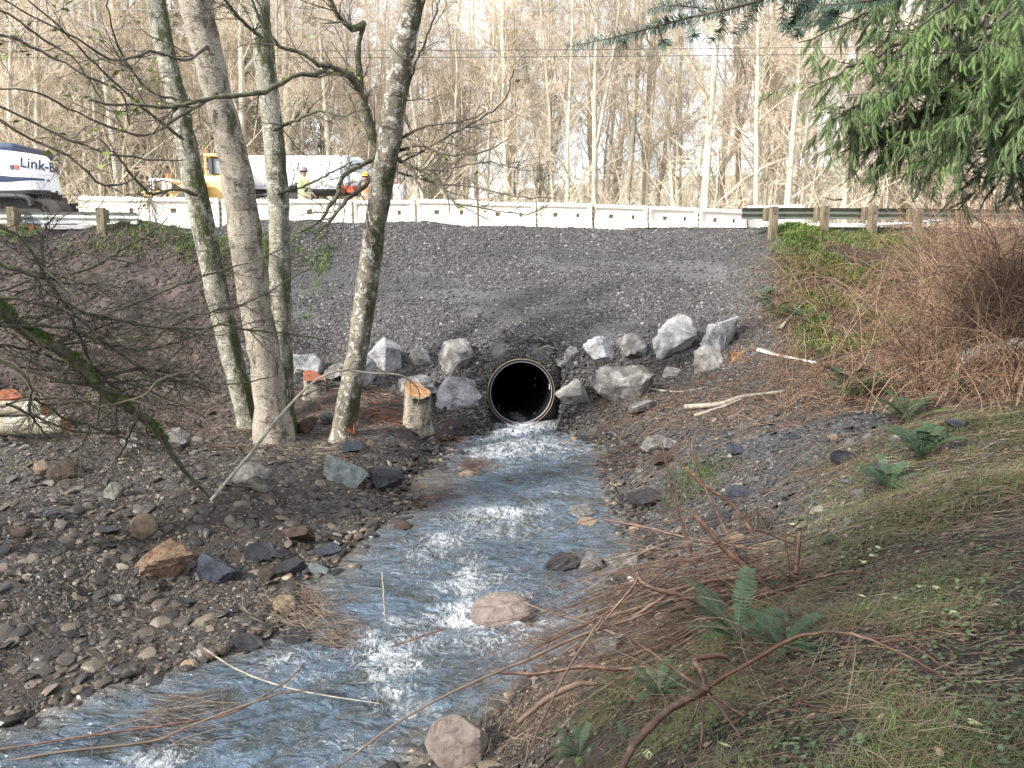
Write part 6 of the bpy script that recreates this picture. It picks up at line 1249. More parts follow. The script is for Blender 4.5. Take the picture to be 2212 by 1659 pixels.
def sticks(name, label, lst, mat, lift=.02, cat='stick', g_=None, side=0):
    t = empty(name, tuple(G(*lst[0][0][0])), label, cat); m = MB()
    for pts, w in lst:
        W = np.array([G(u, v) + [0, 0, lift] for u, v in pts]); p_ = resample(W, 18); yy = p_[:, 1]; r_ = np.interp(np.linspace(0, 1, 18), [0, 1], [w, w * .5]) * yy / FX / 2; p_[:, 2] += r_; m.tubes(p_[None], r_[None], 8)
    link('stick', m.mesh('stick', MAT[mat], True), t); return t
sticks('fallen_stick', 'pale straight stick lying right of the orange splinters', [([(1637, 762), (1690, 775), (1762, 788)], 9)], 'bark_white')
sticks('fallen_stick', 'forked pale stick lying on the right bank below the brambles', [([(1480, 888), (1550, 882), (1600, 866), (1650, 858), (1690, 852)], 12), ([(1500, 905), (1560, 885), (1600, 868)], 8)], 'twig_pale', .03)
sticks('fallen_stick', 'short leaning stick with an orange broken end on the upper right bank', [([(1683, 722), (1705, 695), (1735, 662)], 9)], 'twig_pale', .05)
sticks('fallen_stick', 'pale twig lying across dry leaves right of the widest boulder', [([(1400, 845), (1470, 850), (1530, 838)], 5)], 'twig_pale')
sticks('fallen_stick', 'brown bent root leaning at the left side of the culvert mouth', [([(1035, 930), (1058, 912), (1078, 895)], 9), ([(1060, 935), (1075, 905), (1078, 880)], 4)], 'cane_red', .05)
def stump(U, V, w, h, label, seed, top='wood_fresh', lean=0.0, mat='bark_grey'):
    p = G(U, V + h * .5); y = p[1]; r = pxm(w, y) / 2; H = pxm(h, y) / cP; t = empty('tree_stump', tuple(p), label, 'stump'); seg = 32; th = np.arange(seg) * 2 * math.pi / seg; g = np.random.default_rng(seed); lob = 1 + .10 * np.sin(th * 3 + 1) + .06 * np.sin(th * 5)
    rings = []; hs = [-.15, .0, .12, .3, .6, .85, .97, 1.0]; fl = [1.35, 1.25, 1.12, 1.04, 1, 1, 1, .97]
    for a, f_ in zip(hs, fl): tilt = (np.cos(th) * -.10 + .11 * np.sin(th)) * w / 60 * (a > .9); rings.append(np.stack([p[0] + r * f_ * lob * np.cos(th) + lean * a * H, p[1] + r * f_ * lob * np.sin(th) + r, p[2] + H * a + tilt], 1))
    Q = [[i * seg + j, i * seg + (j + 1) % seg, (i + 1) * seg + (j + 1) % seg, (i + 1) * seg + j] for i in range(7) for j in range(seg)]; m = MB(); m.add(np.concatenate(rings), Q); link('bark', m.mesh('bark', MAT[mat], True), t)
    top_ = rings[-1]; c = top_.mean(0); mid = c + (top_ - c) * .5 + [0, 0, .01]; m = MB(); top2 = c + (top_ - c) * .99 + [0, 0, .004]; m.add(np.vstack([top2, mid, c + [0, 0, -.01]]), [[j, (j + 1) % seg, seg + (j + 1) % seg, seg + j] for j in range(seg)], [[seg + j, seg + (j + 1) % seg, 2 * seg] for j in range(seg)]); link('cut_face', m.mesh('cut_face', MAT[top]), t); return t
stump(893, 888, 58, 86, 'short grey stump with a fresh orange cut top, left of the culvert', 3, 'wood_fresh', lean=.06)
stump(672, 838, 44, 44, 'small torn stump with a red orange top, right of the tree clump', 4, 'wood_redcut')
m = MB(); p = G(690, 846); m.box(p + [0, -.1, .18], (.30, .10, .26), .2, rx=-.2); o = link('wood_block', m.mesh('wood_block', MAT['wood_fresh'])); tag(o, 'square cut orange wood block leaning by the small torn stump', 'wood')
stump(6, 866, 50, 10, 'red orange cut stump at the left edge behind the upper log', 6, 'wood_redcut', mat='wood_redcut')
def splinters(U, V, spread, n, label, mat, L=(.08, .28), seed=1, name='wood_splinters', r=.008, up=.3, cat='wood', lift=0.02, ang=0.3):
    g = np.random.default_rng(seed); c = G(U, V); k = spread * c[1] / FX; x = c[0] + g.normal(0, k, n); y = c[1] + g.normal(0, k * 1.3, n); a = ang + g.normal(0, .55, n) + (g.random(n) < .25) * g.random(n) * 3; z = np.maximum(hz(x, y), np.where(creek(x, y) > 0, zw(y), -99)) + lift + g.random(n) * .06
    d = unit(np.stack([np.cos(a), np.sin(a) * .6, g.normal(0, up, n)], 1)); ll = g.uniform(*L, n)[:, None]; b0 = np.stack([x, y, z], 1); cv = g.normal(0, .07, (n, 3)) * ll; pts = np.stack([b0 - d * ll / 2 - cv, b0 - d * ll / 6 + cv * .6, b0 + d * ll / 6 + cv, b0 + d * ll / 2 - cv * .5], 1); m = MB(); m.tubes(pts, np.tile([r * .6, r, r * .8, r * .3], (n, 1)) * g.uniform(.35, 1.2, (n, 1)), 4, tint=g.random(n))
    o = link(name, m.mesh(name, MAT[mat])); tag(o, label, cat, kind='stuff'); return o
splinters(1592, 774, 16, 60, 'heap of fresh orange wood splinters by the rightmost white boulders', 'wood_fresh', (.08, .3), 1, up=.8)
splinters(830, 895, 34, 90, 'torn reddish root and bark strips between the leaning tree and the orange topped stump', 'wood_redcut', (.1, .45), 2, up=.15)
splinters(830, 875, 40, 140, 'brown shredded roots on the mud left of the orange topped stump', 'cane_mix', (.15, .5), 3, up=.2)
splinters(975, 935, 24, 60, 'orange brown twigs at the water edge left of the culvert', 'wood_redcut', (.08, .3), 4, r=.005, up=.2)
splinters(1030, 1012, 22, 130, 'drift twigs caught behind the tan rock in the upper creek', 'cane_red', (.1, .4), 5, r=.005, up=.3)
splinters(940, 1085, 28, 120, 'drift twigs at the left edge of the upper creek', 'cane_red', (.1, .35), 6, r=.005, up=.15)
splinters(670, 1330, 42, 260, 'matted drift twigs round the tan rock on the left water edge', 'cane_mix', (.15, .7), 7, r=.0035, up=.35, ang=-.5)
splinters(740, 1380, 26, 160, 'drift twigs trailing into the rapids on the left', 'cane_mix', (.1, .5), 8, r=.003, up=.3, ang=-.7)
splinters(570, 910, 30, 90, 'orange brown dry stems round the feet of the clump of three trees', 'cane_red', (.3, .8), 9, r=.004, up=.6)
splinters(700, 880, 24, 120, 'thin dark twigs between the clump of three trees and the leaning tree', 'cane_mix', (.2, .6), 10, r=.004, up=.4)
splinters(1150, 1560, 60, 420, 'matted brown roots and stems over the pinkish rock at the bottom', 'cane_mix', (.08, .35), 11, r=.003, up=.8, ang=1.0)
splinters(1340, 1000, 60, 200, 'dry twigs at the right edge of the upper creek', 'cane_mix', (.15, .5), 12, r=.005, up=.2)
# long stems reaching over the creek from the right: each a branch with its own place
def cane(name, pts, y0, y1, w, mat, label, cat='branch', group=None, n=26, tw=0, seed=1, par=None, onground=False):
    p_, r_ = limb(pts, y0, y1, w, n); g = np.random.default_rng(seed); p_[1:-1] += g.normal(0, .0018, p_[1:-1].shape)
    h_ = hz(p_[:, 0], p_[:, 1]) + r_; p_[:, 2] = np.maximum(p_[:, 2], h_)
    m = MB(); m.tubes(p_[None], r_[None], 8, cap=True)
    if tw: a, ra = grow(p_[None, ::2], r_[None, ::2], tw, (.15, .5), 40, .1, .03, 5, .2, 1, .6, .4, .3, g, .0012); m.tubes(a, ra, 4)
    me = m.mesh(name, MAT[mat], True)
    if par is not None: return link(name, me, par)
    o = link(name, me); return tag(o, label, cat, group)
hub = empty('cut_shrub', tuple(P(1522, 1490, 3.5)), 'star shaped reddish cut shrub in the foreground with long arms spreading from one knot', 'shrub')
for i, (pts, y0, y1, w) in enumerate([([(1522, 1492), (1505, 1502), (1450, 1530), (1400, 1575), (1360, 1625), (1330, 1690)], 3.5, 2.9, [15, 17, 18, 19, 20, 20]), ([(1522, 1492), (1470, 1455), (1400, 1405), (1345, 1365), (1300, 1335)], 3.5, 4.0, [8, 7, 7, 6, 5]),
     ([(1525, 1488), (1580, 1455), (1640, 1420), (1700, 1385), (1760, 1368), (1810, 1366), (1860, 1375), (1920, 1400), (2000, 1440), (2100, 1500), (2240, 1600)], 3.5, 2.8, [10, 10, 10, 9, 8, 7, 7, 6, 5, 4, 3]), ([(1862, 1376), (1940, 1382), (2020, 1380), (2100, 1368)], 3.3, 3.2, [5, 4, 3, 2]), ([(1950, 1382), (2010, 1420), (2080, 1470), (2180, 1520)], 3.2, 3.0, [3, 3, 2, 2]),
     ([(1522, 1492), (1520, 1470), (1512, 1445), (1500, 1430), (1512, 1420), (1560, 1418), (1575, 1426)], 3.5, 3.7, [17, 17, 16, 15, 15, 14, 10]), ([(1524, 1492), (1580, 1530), (1640, 1565), (1700, 1600)], 3.5, 3.1, [6, 6, 4, 3]), ([(1640, 1566), (1700, 1555), (1780, 1560), (1818, 1566), (1812, 1680)], 3.2, 2.8, [3, 3, 3, 3, 2]),
     ([(1530, 1500), (1570, 1550), (1610, 1610), (1660, 1700)], 3.4, 2.9, [8, 7, 6, 5]), ([(1520, 1495), (1518, 1560), (1512, 1640), (1508, 1700)], 3.5, 3.0, [7, 6, 5, 4]), ([(1515, 1500), (1490, 1570), (1450, 1640), (1430, 1700)], 3.5, 3.0, [5, 5, 4, 3])]):
    cane('arm', pts, y0, y1, w, 'cane_red', None, par=hub, tw=2 if i in (2, 3) else 0, seed=i)
m = MB(); V, T = rock_shape(5, 2, 4, .7, .9, .1); m.add(V * .028 + P(1522, 1490, 3.48), T=T); link('knot', m.mesh('knot', MAT['cane_red'], True), hub)
sh2 = empty('cut_shrub', tuple(G(1690, 1270)), 'cut down reddish shrub above the foreground ferns, with thick stubs and a tall slanted stem', 'shrub')
for i, (pts, y0, y1, w) in enumerate([([(1640, 1252), (1600, 1215), (1560, 1180), (1530, 1145), (1498, 1110)], 5.2, 5.4, [15, 14, 13, 12, 12]), ([(1720, 1240), (1722, 1200), (1728, 1148)], 5.1, 5.2, [12, 12, 11]), ([(1706, 1240), (1700, 1200), (1695, 1148)], 5.2, 5.3, [6, 6, 5]), ([(1640, 1255), (1620, 1245), (1560, 1252), (1500, 1262), (1440, 1285), (1370, 1330), (1290, 1352)], 5.2, 5.0, [11, 10, 10, 10, 9, 8, 6]), ([(1377, 1235), (1385, 1255), (1415, 1272), (1480, 1288), (1535, 1317)], 5.0, 4.8, [7, 9, 11, 11, 9]), ([(1377, 1235), (1372, 1260), (1340, 1300), (1290, 1360)], 5.0, 4.9, [7, 7, 6, 4]),
     ([(1497, 1205), (1480, 1150), (1460, 1090), (1440, 1010), (1430, 955)], 5.6, 5.8, [8, 7, 6, 4, 3]), ([(1640, 1252), (1590, 1185), (1540, 1090), (1500, 1000), (1495, 940)], 5.3, 5.8, [7, 6, 5, 4, 2]), ([(1700, 1270), (1760, 1250), (1830, 1235), (1870, 1240)], 5.0, 4.6, [7, 6, 6, 5])]):
    cane('stem', pts, y0, y1, w, 'cane_red', None, par=sh2, tw=3 if i > 5 else 0, seed=20 + i)
sh3 = empty('cut_shrub', tuple(G(1630, 1150)), 'small clipped shrub at the shale edge with one long bent brown stem leaning left', 'shrub')
cane('stem', [(1625, 1150), (1600, 1110), (1568, 1078), (1520, 1050), (1480, 1010), (1450, 965)], 6.9, 7.2, [9, 10, 9, 7, 5, 3], 'cane_red', None, par=sh3)
g = np.random.default_rng(31); c = G(1640, 1150); n = 70; a = g.random(n) * 6.28; d = unit(np.stack([np.cos(a) * .5, np.sin(a) * .5, 1 + 0 * a], 1)); b0 = c + np.stack([g.normal(0, .10, n), g.normal(0, .1, n), 0 * a], 1); ll = g.uniform(.15, .4, n)[:, None]; m = MB(); m.tubes(np.stack([b0, b0 + d * ll * .5, b0 + d * ll], 1), np.tile([.004, .004, .003], (n, 1)), 4); link('stems', m.mesh('stems', MAT['twig_dark']), sh3)
# sweep of thin stems over the water
g = np.random.default_rng(44)
sw = empty('brush_pile', tuple(G(1600, 1300)), 'sweep of long thin red brown stems leaning from the right bank over the creek', 'brush')
m = MB(); m2 = MB()
for i in range(190):
    u0, v0 = 1640 + g.normal(0, 90), 1235 + g.normal(0, 60); f = g.random() ** .7; u1 = u0 - 180 - 420 * f; v1 = v0 + 30 + 250 * f * g.uniform(.4, 1.1) + g.normal(0, 20); y0, y1 = 5.5 + g.normal(0, .15), 5.4 + g.normal(0, .2)
    a, b_ = P(u0, v0, y0), P(u1, v1, y1); mid = (a + b_) / 2 + [0, 0, g.uniform(-.05, .2)] + g.normal(0, .06, 3); p_ = resample([a, mid, b_], 14); r0 = g.uniform(.0018, .0052); fl = np.maximum(hz(p_[:, 0], p_[:, 1]), np.where(creek(p_[:, 0], p_[:, 1]) > 0, zw(p_[:, 1]), -99)) + .02 + .12 * g.random(); p_[:, 2] = np.maximum(p_[:, 2], fl); (m if i % 3 else m2).tubes(p_[None], np.linspace(r0, r0 * .35, 14)[None], 5, tint=float(g.random()))
for i in range(420):
    u0, v0 = g.uniform(1180, 1850), g.uniform(1230, 1560); q0 = G(u0, v0); an = g.choice([math.pi * 1.12, -.7, .5, 2.4]) + g.normal(0, .35); L_ = g.uniform(.25, 1.1); dd = np.array([math.cos(an), math.sin(an) * .8, g.uniform(-.05, .45)]); a = q0 + [0, 0, .03]; b_ = a + dd * L_; mid = (a + b_) / 2 + g.normal(0, .06, 3) * L_ + [0, 0, .08 * L_]; p_ = resample([a, mid, b_], 9); fl = np.maximum(hz(p_[:, 0], p_[:, 1]), np.where(creek(p_[:, 0], p_[:, 1]) > 0, zw(p_[:, 1]), -99)) + .01; p_[:, 2] = np.maximum(p_[:, 2], fl); r0 = g.uniform(.001, .0036); (m if i % 2 else m2).tubes(p_[None], np.linspace(r0, r0 * .4, 9)[None], 4, tint=float(g.random()))
link('stems', m.mesh('stems', MAT['cane_red'], True), sw); link('stems', m2.mesh('stems', MAT['cane_mix'], True), sw)
for i, (pts, y0, y1, w, mt, lb) in enumerate([
    ([(1660, 1190), (1500, 1165), (1400, 1140), (1305, 1122)], 6.8, 7.6, [9, 8, 7, 5], 'cane_red', 'straight orange red stem pointing left at the grey rock in the creek'),
    ([(1500, 1270), (1380, 1330), (1250, 1375), (1140, 1425), (1010, 1480), (860, 1560), (740, 1650), (700, 1680)], 5.2, 4.0, [8, 7, 7, 6, 6, 5, 4, 4], 'cane_mix', 'long brown cane arching from the right bank to the bottom edge across the creek'),
    ([(1440, 1230), (1300, 1330), (1220, 1370), (1150, 1405), (1130, 1450)], 5.3, 4.9, [6, 5, 5, 4, 3], 'cane_red', 'red cane dipping into the water beside the washed over boulder'),
    ([(1330, 1370), (1250, 1340), (1180, 1320), (1125, 1300)], 5.2, 5.6, [6, 5, 4, 3], 'cane_mix', 'yellow brown stem with its tip over the washed over boulder'),
    ([(845, 1397), (900, 1378), (955, 1360)], 6.6, 6.7, [4, 5, 4], 'cane_red', 'short dark red stick standing out of the rapids'),
    ([(832, 1330), (829, 1280), (826, 1237)], 7.2, 7.2, [4, 5, 5], 'twig_pale', 'thin pale upright stick in the creek'),
    ([(1060, 1450), (1160, 1455), (1250, 1440), (1330, 1445), (1400, 1440)], 4.9, 4.7, [8, 10, 11, 11, 8], 'cane_red', 'thick reddish root lying along the water edge below the stems'),
    ([(1120, 1560), (1180, 1510), (1240, 1480), (1290, 1475)], 4.6, 4.6, [12, 15, 15, 10], 'cane_mix', 'thick grey brown branch lying in the roots at the water edge'),
    ([(1300, 1335), (1230, 1440), (1170, 1560), (1120, 1680)], 4.6, 3.6, [5, 6, 6, 5], 'cane_mix', 'slanting cane crossing the roots near the bottom'),
    ([(-30, 1625), (120, 1600), (260, 1580), (400, 1560), (500, 1540), (620, 1470), (660, 1430)], 5.6, 6.2, [6, 6, 6, 6, 5, 4, 2], 'cane_red', 'long brown drift stem lying across the lower left of the creek'),
    ([(-30, 1650), (150, 1622), (330, 1600), (430, 1560), (600, 1500), (700, 1490)], 5.5, 6.0, [5, 5, 5, 5, 4, 2], 'cane_mix', 'second drift stem below the long brown one in the lower left creek'),
    ([(440, 1400), (520, 1450), (640, 1490), (820, 1520)], 6.4, 5.9, [4, 4, 4, 2], 'twig_pale', 'thin pale cane trailing from the left gravel tip into the creek')]):
    cane('cane', pts, y0, y1, w, mt, lb, tw=3 if i in (1, 2, 9, 10) else 0, seed=60 + i)
splinters(390, 1545, 55, 120, 'tangle of wet brown twigs lying in the lower left creek', 'cane_mix', (.15, .8), 21, r=.003, up=.12, ang=.15)

# ------------------------------------------------------------------ bramble thicket on the right slope
def thicket():
    g = np.random.default_rng(77); m = MB()
    def patch(n, ur, vr, L, up, seed, rad=(.003, .008), lean=0):
        u = g.uniform(*ur, n); v = g.uniform(*vr, n); base = []
        for a, b_ in zip(u, v): base.append(G(a, b_))
        b0 = np.array(base); a = g.random(n) * 6.28; h = g.uniform(*L, n)
        d = unit(np.stack([np.cos(a) + lean, np.sin(a) * .7, g.uniform(*up, n)], 1)); pts = [b0]; arch = g.uniform(.12, .32, n)[:, None]
        for k in range(8): pts.append(pts[-1] + d * (h / 8)[:, None]); d = unit(d + np.array([0, 0, -1.0]) * arch + g.normal(0, .14, (n, 3)))
        p_ = np.stack(pts, 1); r0 = g.uniform(*rad, n); p_[:, :, 2] = np.maximum(p_[:, :, 2], hz(p_[:, :, 0], p_[:, :, 1]) + .01); m.tubes(p_, r0[:, None] * np.linspace(1, .35, 9)[None], 4, tint=g.random(n))
        k = n // 2; aa, ra = grow(p_[:k], r0[:k, None] * np.linspace(1, .35, 9)[None], 4, (.15, .5), 45, .15, 0, 4, .2, 1, .6, .5, .3, g, .0015); m.tubes(aa, ra, 3, tint=g.random(len(aa)))
    patch(1300, (1660, 2250), (560, 900), (.5, 1.5), (.2, 1.1), 1)
    patch(1100, (1960, 2300), (520, 860), (.9, 2.4), (.8, 2.6), 2, (.003, .009))
    patch(400, (1680, 2000), (520, 700), (.4, 1.2), (.3, 1.2), 3)
    patch(700, (1300, 1800), (800, 930), (.3, .9), (.0, .4), 4, (.002, .005))
    patch(700, (1960, 2300), (440, 700), (1.2, 2.6), (1.2, 3.0), 6, (.004, .010))
    patch(160, (1750, 2200), (620, 900), (1.6, 3.0), (1.0, 2.5), 7, (.006, .012))
    patch(260, (1600, 1760), (560, 800), (.3, .8), (.1, .8), 5, (.002, .005))
    tag(link('bramble_thicket', m.mesh('bramble_thicket', MAT['thicket'])), 'thicket of bare brown and red bramble canes covering the right slope', 'brambles', kind='stuff')
thicket()
# ferns
def frond(seed, L=.6, n=20):
    g = np.random.default_rng(seed); V = []; T = []
    for i in range(n):
        t = .12 + .88 * i / n; c = np.array([t * L, 0, .32 * L * math.sin(t * 2.1) * 1.0]); w = L * .17 * math.sin(math.pi * min(1, .22 + .8 * (1 - t)) ** 1.0) * g.uniform(.85, 1.1)
        for s in (-1, 1):
            k = len(V); V += [c + [-.008, 0, 0], c + [.008, 0, 0], c + [.018, s * w * .6, -.004], c + [.0, s * w * .6, -.006], c + [.03, s * w, -.02 * g.random()]]; T += [[k, k + 1, k + 2], [k, k + 2, k + 3], [k + 3, k + 2, k + 4]]
    k = len(V)
    for i in range(6): t = i / 5; c = np.array([t * L, 0, .32 * L * math.sin(t * 2.1)]); V += [c + [0, -.003, 0], c + [0, .003, 0]]
    for i in range(5): T += [[k + 2 * i, k + 2 * i + 1, k + 2 * i + 3], [k + 2 * i, k + 2 * i + 3, k + 2 * i + 2]]
    return np.array(V), np.array(T)
FR = [frond(i) for i in range(4)]
def fern(U, V, spx, label, n=11, seed=1, dirs=None, dead=0.0):
    g = np.random.default_rng(seed); p = G(U, V); s = pxm(spx, p[1]) * 1.15; m = MB(); a = g.random(n) * 6.28 if dirs is None else g.uniform(R(dirs[0]), R(dirs[1]), n); el = g.uniform(-.1, .55, n); x = np.stack([np.cos(a) * np.cos(el), np.sin(a) * np.cos(el), np.sin(el)], 1); side = np.stack([-np.sin(a), np.cos(a), 0 * a], 1); z = np.cross(x, side); sc = s * g.uniform(.7, 1.1, n)
    scatter(m, FR, np.broadcast_to(p + [0, 0, .02], (n, 3)).copy(), np.stack([sc] * 3, 1), np.stack([x, side, z], -1), np.where(g.random(n) < dead, 1.0, g.random(n) * .6)); o = link('fern', m.mesh('fern', MAT['fern'])); tag(o, label, 'fern', 'green ferns on the right bank')
for i, a in enumerate([(1840, 862, 150, 'bright green fern under the brambles, above the dark shale'), (1960, 915, 120, 'dark fern at the corner between shale and grass path'), (1990, 990, 150, 'dark flattened fern on the shale right of the blue slate plate'), (1920, 1060, 130, 'dark fern just below the flattened one, at the shale edge'), (1590, 1385, 230, 'dark green fern in the foreground above the star shaped shrub'), (1690, 1410, 170, 'blue green fern right of the foreground one, under the arched arm'),
         (1710, 1275, 100, 'small fern between the thick red stubs and the path'), (2090, 860, 100, 'pale green fern frond hanging below the white log'), (1745, 700, 80, 'light green fern on the upper slope right of the leaning short stick'), (1675, 690, 90, 'yellowing fern on the dug edge beside the gravel'), (1650, 650, 60, 'small bright fern at the top of the dug edge'), (1880, 495, 60, 'fern below the right guardrail'), (2120, 790, 90, 'dark fern partly over the white log'), (1350, 1620, 90, 'low fern near the bottom, left of the star shaped shrub'), (1780, 1180, 60, 'faded small fern on the bare earth by the path'), (1480, 1330, 110, 'low fern left of the foreground one, under the bent red stem'), (1420, 1510, 130, 'dark low fern directly left of the star shaped shrub knot'), (1250, 1640, 110, 'fern at the bottom edge right of the pinkish rock')]):
    fern(a[0], a[1], a[2], a[3], seed=i, n=20 if a[2] > 110 else 12, dead=.6 if 'yellow' in a[3] or 'faded' in a[3] else .05)
# grass
def grass(n, xr, yr, dens, L, w, flat, label, seed, name='grass', dirv=None, mat='grass', tintr=(0, 1)):
    g = np.random.default_rng(seed); x = g.uniform(*xr, n * 4); y = g.uniform(*yr, n * 4); k = (g.random(n * 4) < dens(x, y)) & (np.abs(x) < .78 * y + 1.0) & (creek(x, y) < -.05); x, y = x[k][:n], y[k][:n]; n = len(x)
    x = x + g.normal(0, .02, n); a = g.random(n) * 6.28; b0 = np.stack([x, y, hz(x, y)], 1); d = np.stack([np.cos(a), np.sin(a), 0 * a], 1)
    if dirv is not None: d = unit(d * 1.1 + np.array(dirv))
    el = np.clip(g.normal(flat, .28, n), .02, 1.4); h = g.uniform(*L, n)[:, None]; up = np.array([0, 0, 1.0]); ce, se = np.cos(el)[:, None], np.sin(el)[:, None]
    p0 = b0; p1 = b0 + (d * ce + up * se) * h * .4; p2 = p1 + (d * ce + up * se * .35) * h * .35; p3 = p2 + (d * ce - up * .28 * se) * h * .25; pts = np.stack([p0, p1, p2, p3], 1); pts[:, 1:, 2] = np.maximum(pts[:, 1:, 2], hz(pts[:, 1:, 0], pts[:, 1:, 1]) + .006)
    s = unit(np.cross(d, up)) * (np.asarray(g.uniform(w * .5, w, n)))[:, None]; V = np.stack([pts[:, 0] - s, pts[:, 0] + s, pts[:, 1] - s, pts[:, 1] + s, pts[:, 2] - s * .7, pts[:, 2] + s * .7, pts[:, 3]], 1).reshape(-1, 3); o_ = (np.arange(n) * 7)[:, None]
    Q = np.concatenate([np.array([[0, 1, 3, 2]]) + o_, np.array([[2, 3, 5, 4]]) + o_]); T = np.array([[4, 5, 6]]) + o_; pat = .5 + .8 * fbm(x, y, .7, seed + 40, 3); m = MB(); tt = np.clip(tintr[0] + (tintr[1] - tintr[0]) * (pat + g.normal(0, .30, n)), 0, 1); m.add(V, Q, T, tint=np.repeat(tt, 7)); tag(link(name, m.mesh(name, MAT[mat])), label, 'grass', kind='stuff')
gn = lambda x, y: zone_green(x, y)
grass(54000, (0.2, 6.5), (2.2, 6.2), lambda x, y: gn(x, y) * (.05 + .80 * (fbm(x, y, .55, 61, 3) > .02 + .22 * sstep(1.6, 2.3, x - .15 * y) * sstep(5.5, 4.5, y))), (.06, .24), 0.0017, .30, 'trodden grass and dead stems on the path and bank in the foreground', 1, dirv=(.6, -.5, 0))
grass(30000, (2.0, 8.5), (5.5, 11), lambda x, y: gn(x, y), (.10, .30), .0035, .25, 'green and straw coloured grass on the path further up', 2, dirv=(.5, -.4, 0))
grass(13000, (5.2, 10), (15, 22), lambda x, y: gn(x, y) * ((fbm(x, y, .8, 63, 2) > .0) | ((y > 18.5) & (x < 8))), (.15, .42), .008, .8, 'green grass tufts on the right slope below the guardrail', 3, tintr=(.3, 1), mat='grass_bright')
grass(9000, (5.6, 12), (20.0, 22.5), lambda x, y: gn(x, y), (.1, .3), .007, .8, 'rough grass along the right guardrail posts', 5, tintr=(.2, 1), mat='grass_bright')
grass(6500, (-14, -6.5), (19.2, 21.2), lambda x, y: 1.0 * (fbm(x, y, .8, 64, 2) > -.1), (.1, .3), .007, .7, 'green grass strip under the left guardrail', 4, tintr=(.3, 1), mat='grass_bright')
grass(2500, (-6.6, -4.8), (18, 21.6), lambda x, y: 1.0 * (fbm(x, y, .5, 65, 2) > .05), (.12, .32), .007, .7, 'green grass clumps at the edge of the fill behind the tree clump', 6, tintr=(.4, 1), mat='grass_bright')
grass(1400, (1.8, 3.4), (8.5, 11.5), lambda x, y: np.exp(-((x - G(1500, 1040)[0]) / .45) ** 2 - ((y - G(1500, 1040)[1]) / .6) ** 2), (.15, .4), .005, .3, 'green weeds strewn on the shale by the right creek edge', 7, tintr=(.3, 1))
grass(260, (-5, -2.5), (8.5, 10.5), lambda x, y: np.exp(-((x - G(525, 1135)[0]) / .16) ** 2 - ((y - G(525, 1135)[1]) / .12) ** 2), (.08, .2), .004, .5, 'small green grass tuft on the left gravel', 8, tintr=(.6, 1))
def stems(n, xr, yr, dens, L, r, label, seed, mat='cane_mix', name='dead_stems', ang=-.7, sp=.9, lift=.01, up=.05):
    g = np.random.default_rng(seed); x = g.uniform(*xr, n * 4); y = g.uniform(*yr, n * 4); k = (g.random(n * 4) < dens(x, y)) & (np.abs(x) < .78 * y + 1.0) & (creek(x, y) < -.1); x, y = x[k][:n], y[k][:n]; n = len(x)
    a = ang + g.normal(0, sp, n); d = unit(np.stack([np.cos(a), np.sin(a), g.normal(0, up, n)], 1)); ll = (g.uniform(*L, n) * g.random(n) ** .7)[:, None]; b0 = np.stack([x, y, 0 * x], 1); cv = g.normal(0, .10, (n, 3)) * ll; pts = np.stack([b0 - d * ll / 2, b0 - d * ll / 6 + cv, b0 + d * ll / 6 + cv * .7, b0 + d * ll / 2], 1)
    pts[:, :, 2] = hz(pts[:, :, 0], pts[:, :, 1]) + lift + np.abs(g.normal(0, up * .4, (n, 1))) + g.random((n, 4)) * .01; m = MB(); rr = g.uniform(*r, n); m.tubes(pts, rr[:, None] * np.array([[.7, 1, .9, .4]]), 4, tint=g.random(n)); tag(link(name, m.mesh(name, MAT[mat])), label, 'stems', kind='stuff')
stems(4400, (0.2, 6.5), (2.2, 6.5), lambda x, y: gn(x, y), (.06, .45), (.0008, .0022), 'dead straw and thin twigs trodden into the foreground path', 1)
stems(2200, (2, 8), (6, 11), lambda x, y: gn(x, y), (.1, .6), (.0015, .003), 'dead straw on the upper part of the path', 2)
stems(1500, (1, 6.5), (11.5, 16.5), lambda x, y: 1.0 + 0 * x, (.15, .8), (.002, .005), 'fallen twigs and dead stems at the foot of the right slope', 3, ang=.1)
stems(2400, (-11, -2.5), (11.5, 17), lambda x, y: 1.0 * (y > 12.5), (.15, .9), (.002, .006), 'roots and broken twigs on the muddy ground by the cut logs', 4, ang=.2)
stems(1000, (-8, 0), (6, 13), lambda x, y: 1.0 + 0 * x, (.06, .4), (.001, .003), 'small broken twigs on the left gravel', 5, ang=.2)
stems(900, (1.2, 4.5), (6.2, 10.5), lambda x, y: 1.0 + 0 * x, (.1, .6), (.0015, .0035), 'thin twigs strewn on the right shale', 6, ang=.3)
# leaves on the ground
def leaves(n, xr, yr, dens, s, label, seed, mat='litter', name='leaf_litter', tint=(0, 1), lift=.012):
    g = np.random.default_rng(seed); x = g.uniform(*xr, n * 4); y = g.uniform(*yr, n * 4); k = (g.random(n * 4) < dens(x, y)) & (np.abs(x) < .78 * y + 1.0) & (creek(x, y) < 0); x, y = x[k][:n], y[k][:n]; n = len(x); sz = g.uniform(*s, n); m = MB(); scatter(m, [LEAF], np.stack([x, y, hz(x, y) + lift + g.random(n) * lift], 1), np.stack([sz] * 3, 1), rots(n, .35, normals(x, y)), tint[0] + (tint[1] - tint[0]) * g.random(n) ** 1.3); tag(link(name, m.mesh(name, MAT[mat])), label, 'leaves', kind='stuff')
leaves(3600, (0.2, 7), (2.2, 9), lambda x, y: gn(x, y), (.015, .06), 'brown and yellow fallen leaves on the path and bank', 1, tint=(0, .9))
leaves(380, (-9, 0), (5, 13), lambda x, y: 1.0 + 0 * x, (.02, .05), 'small pale fallen leaves scattered on the left gravel', 2, tint=(.3, 1))
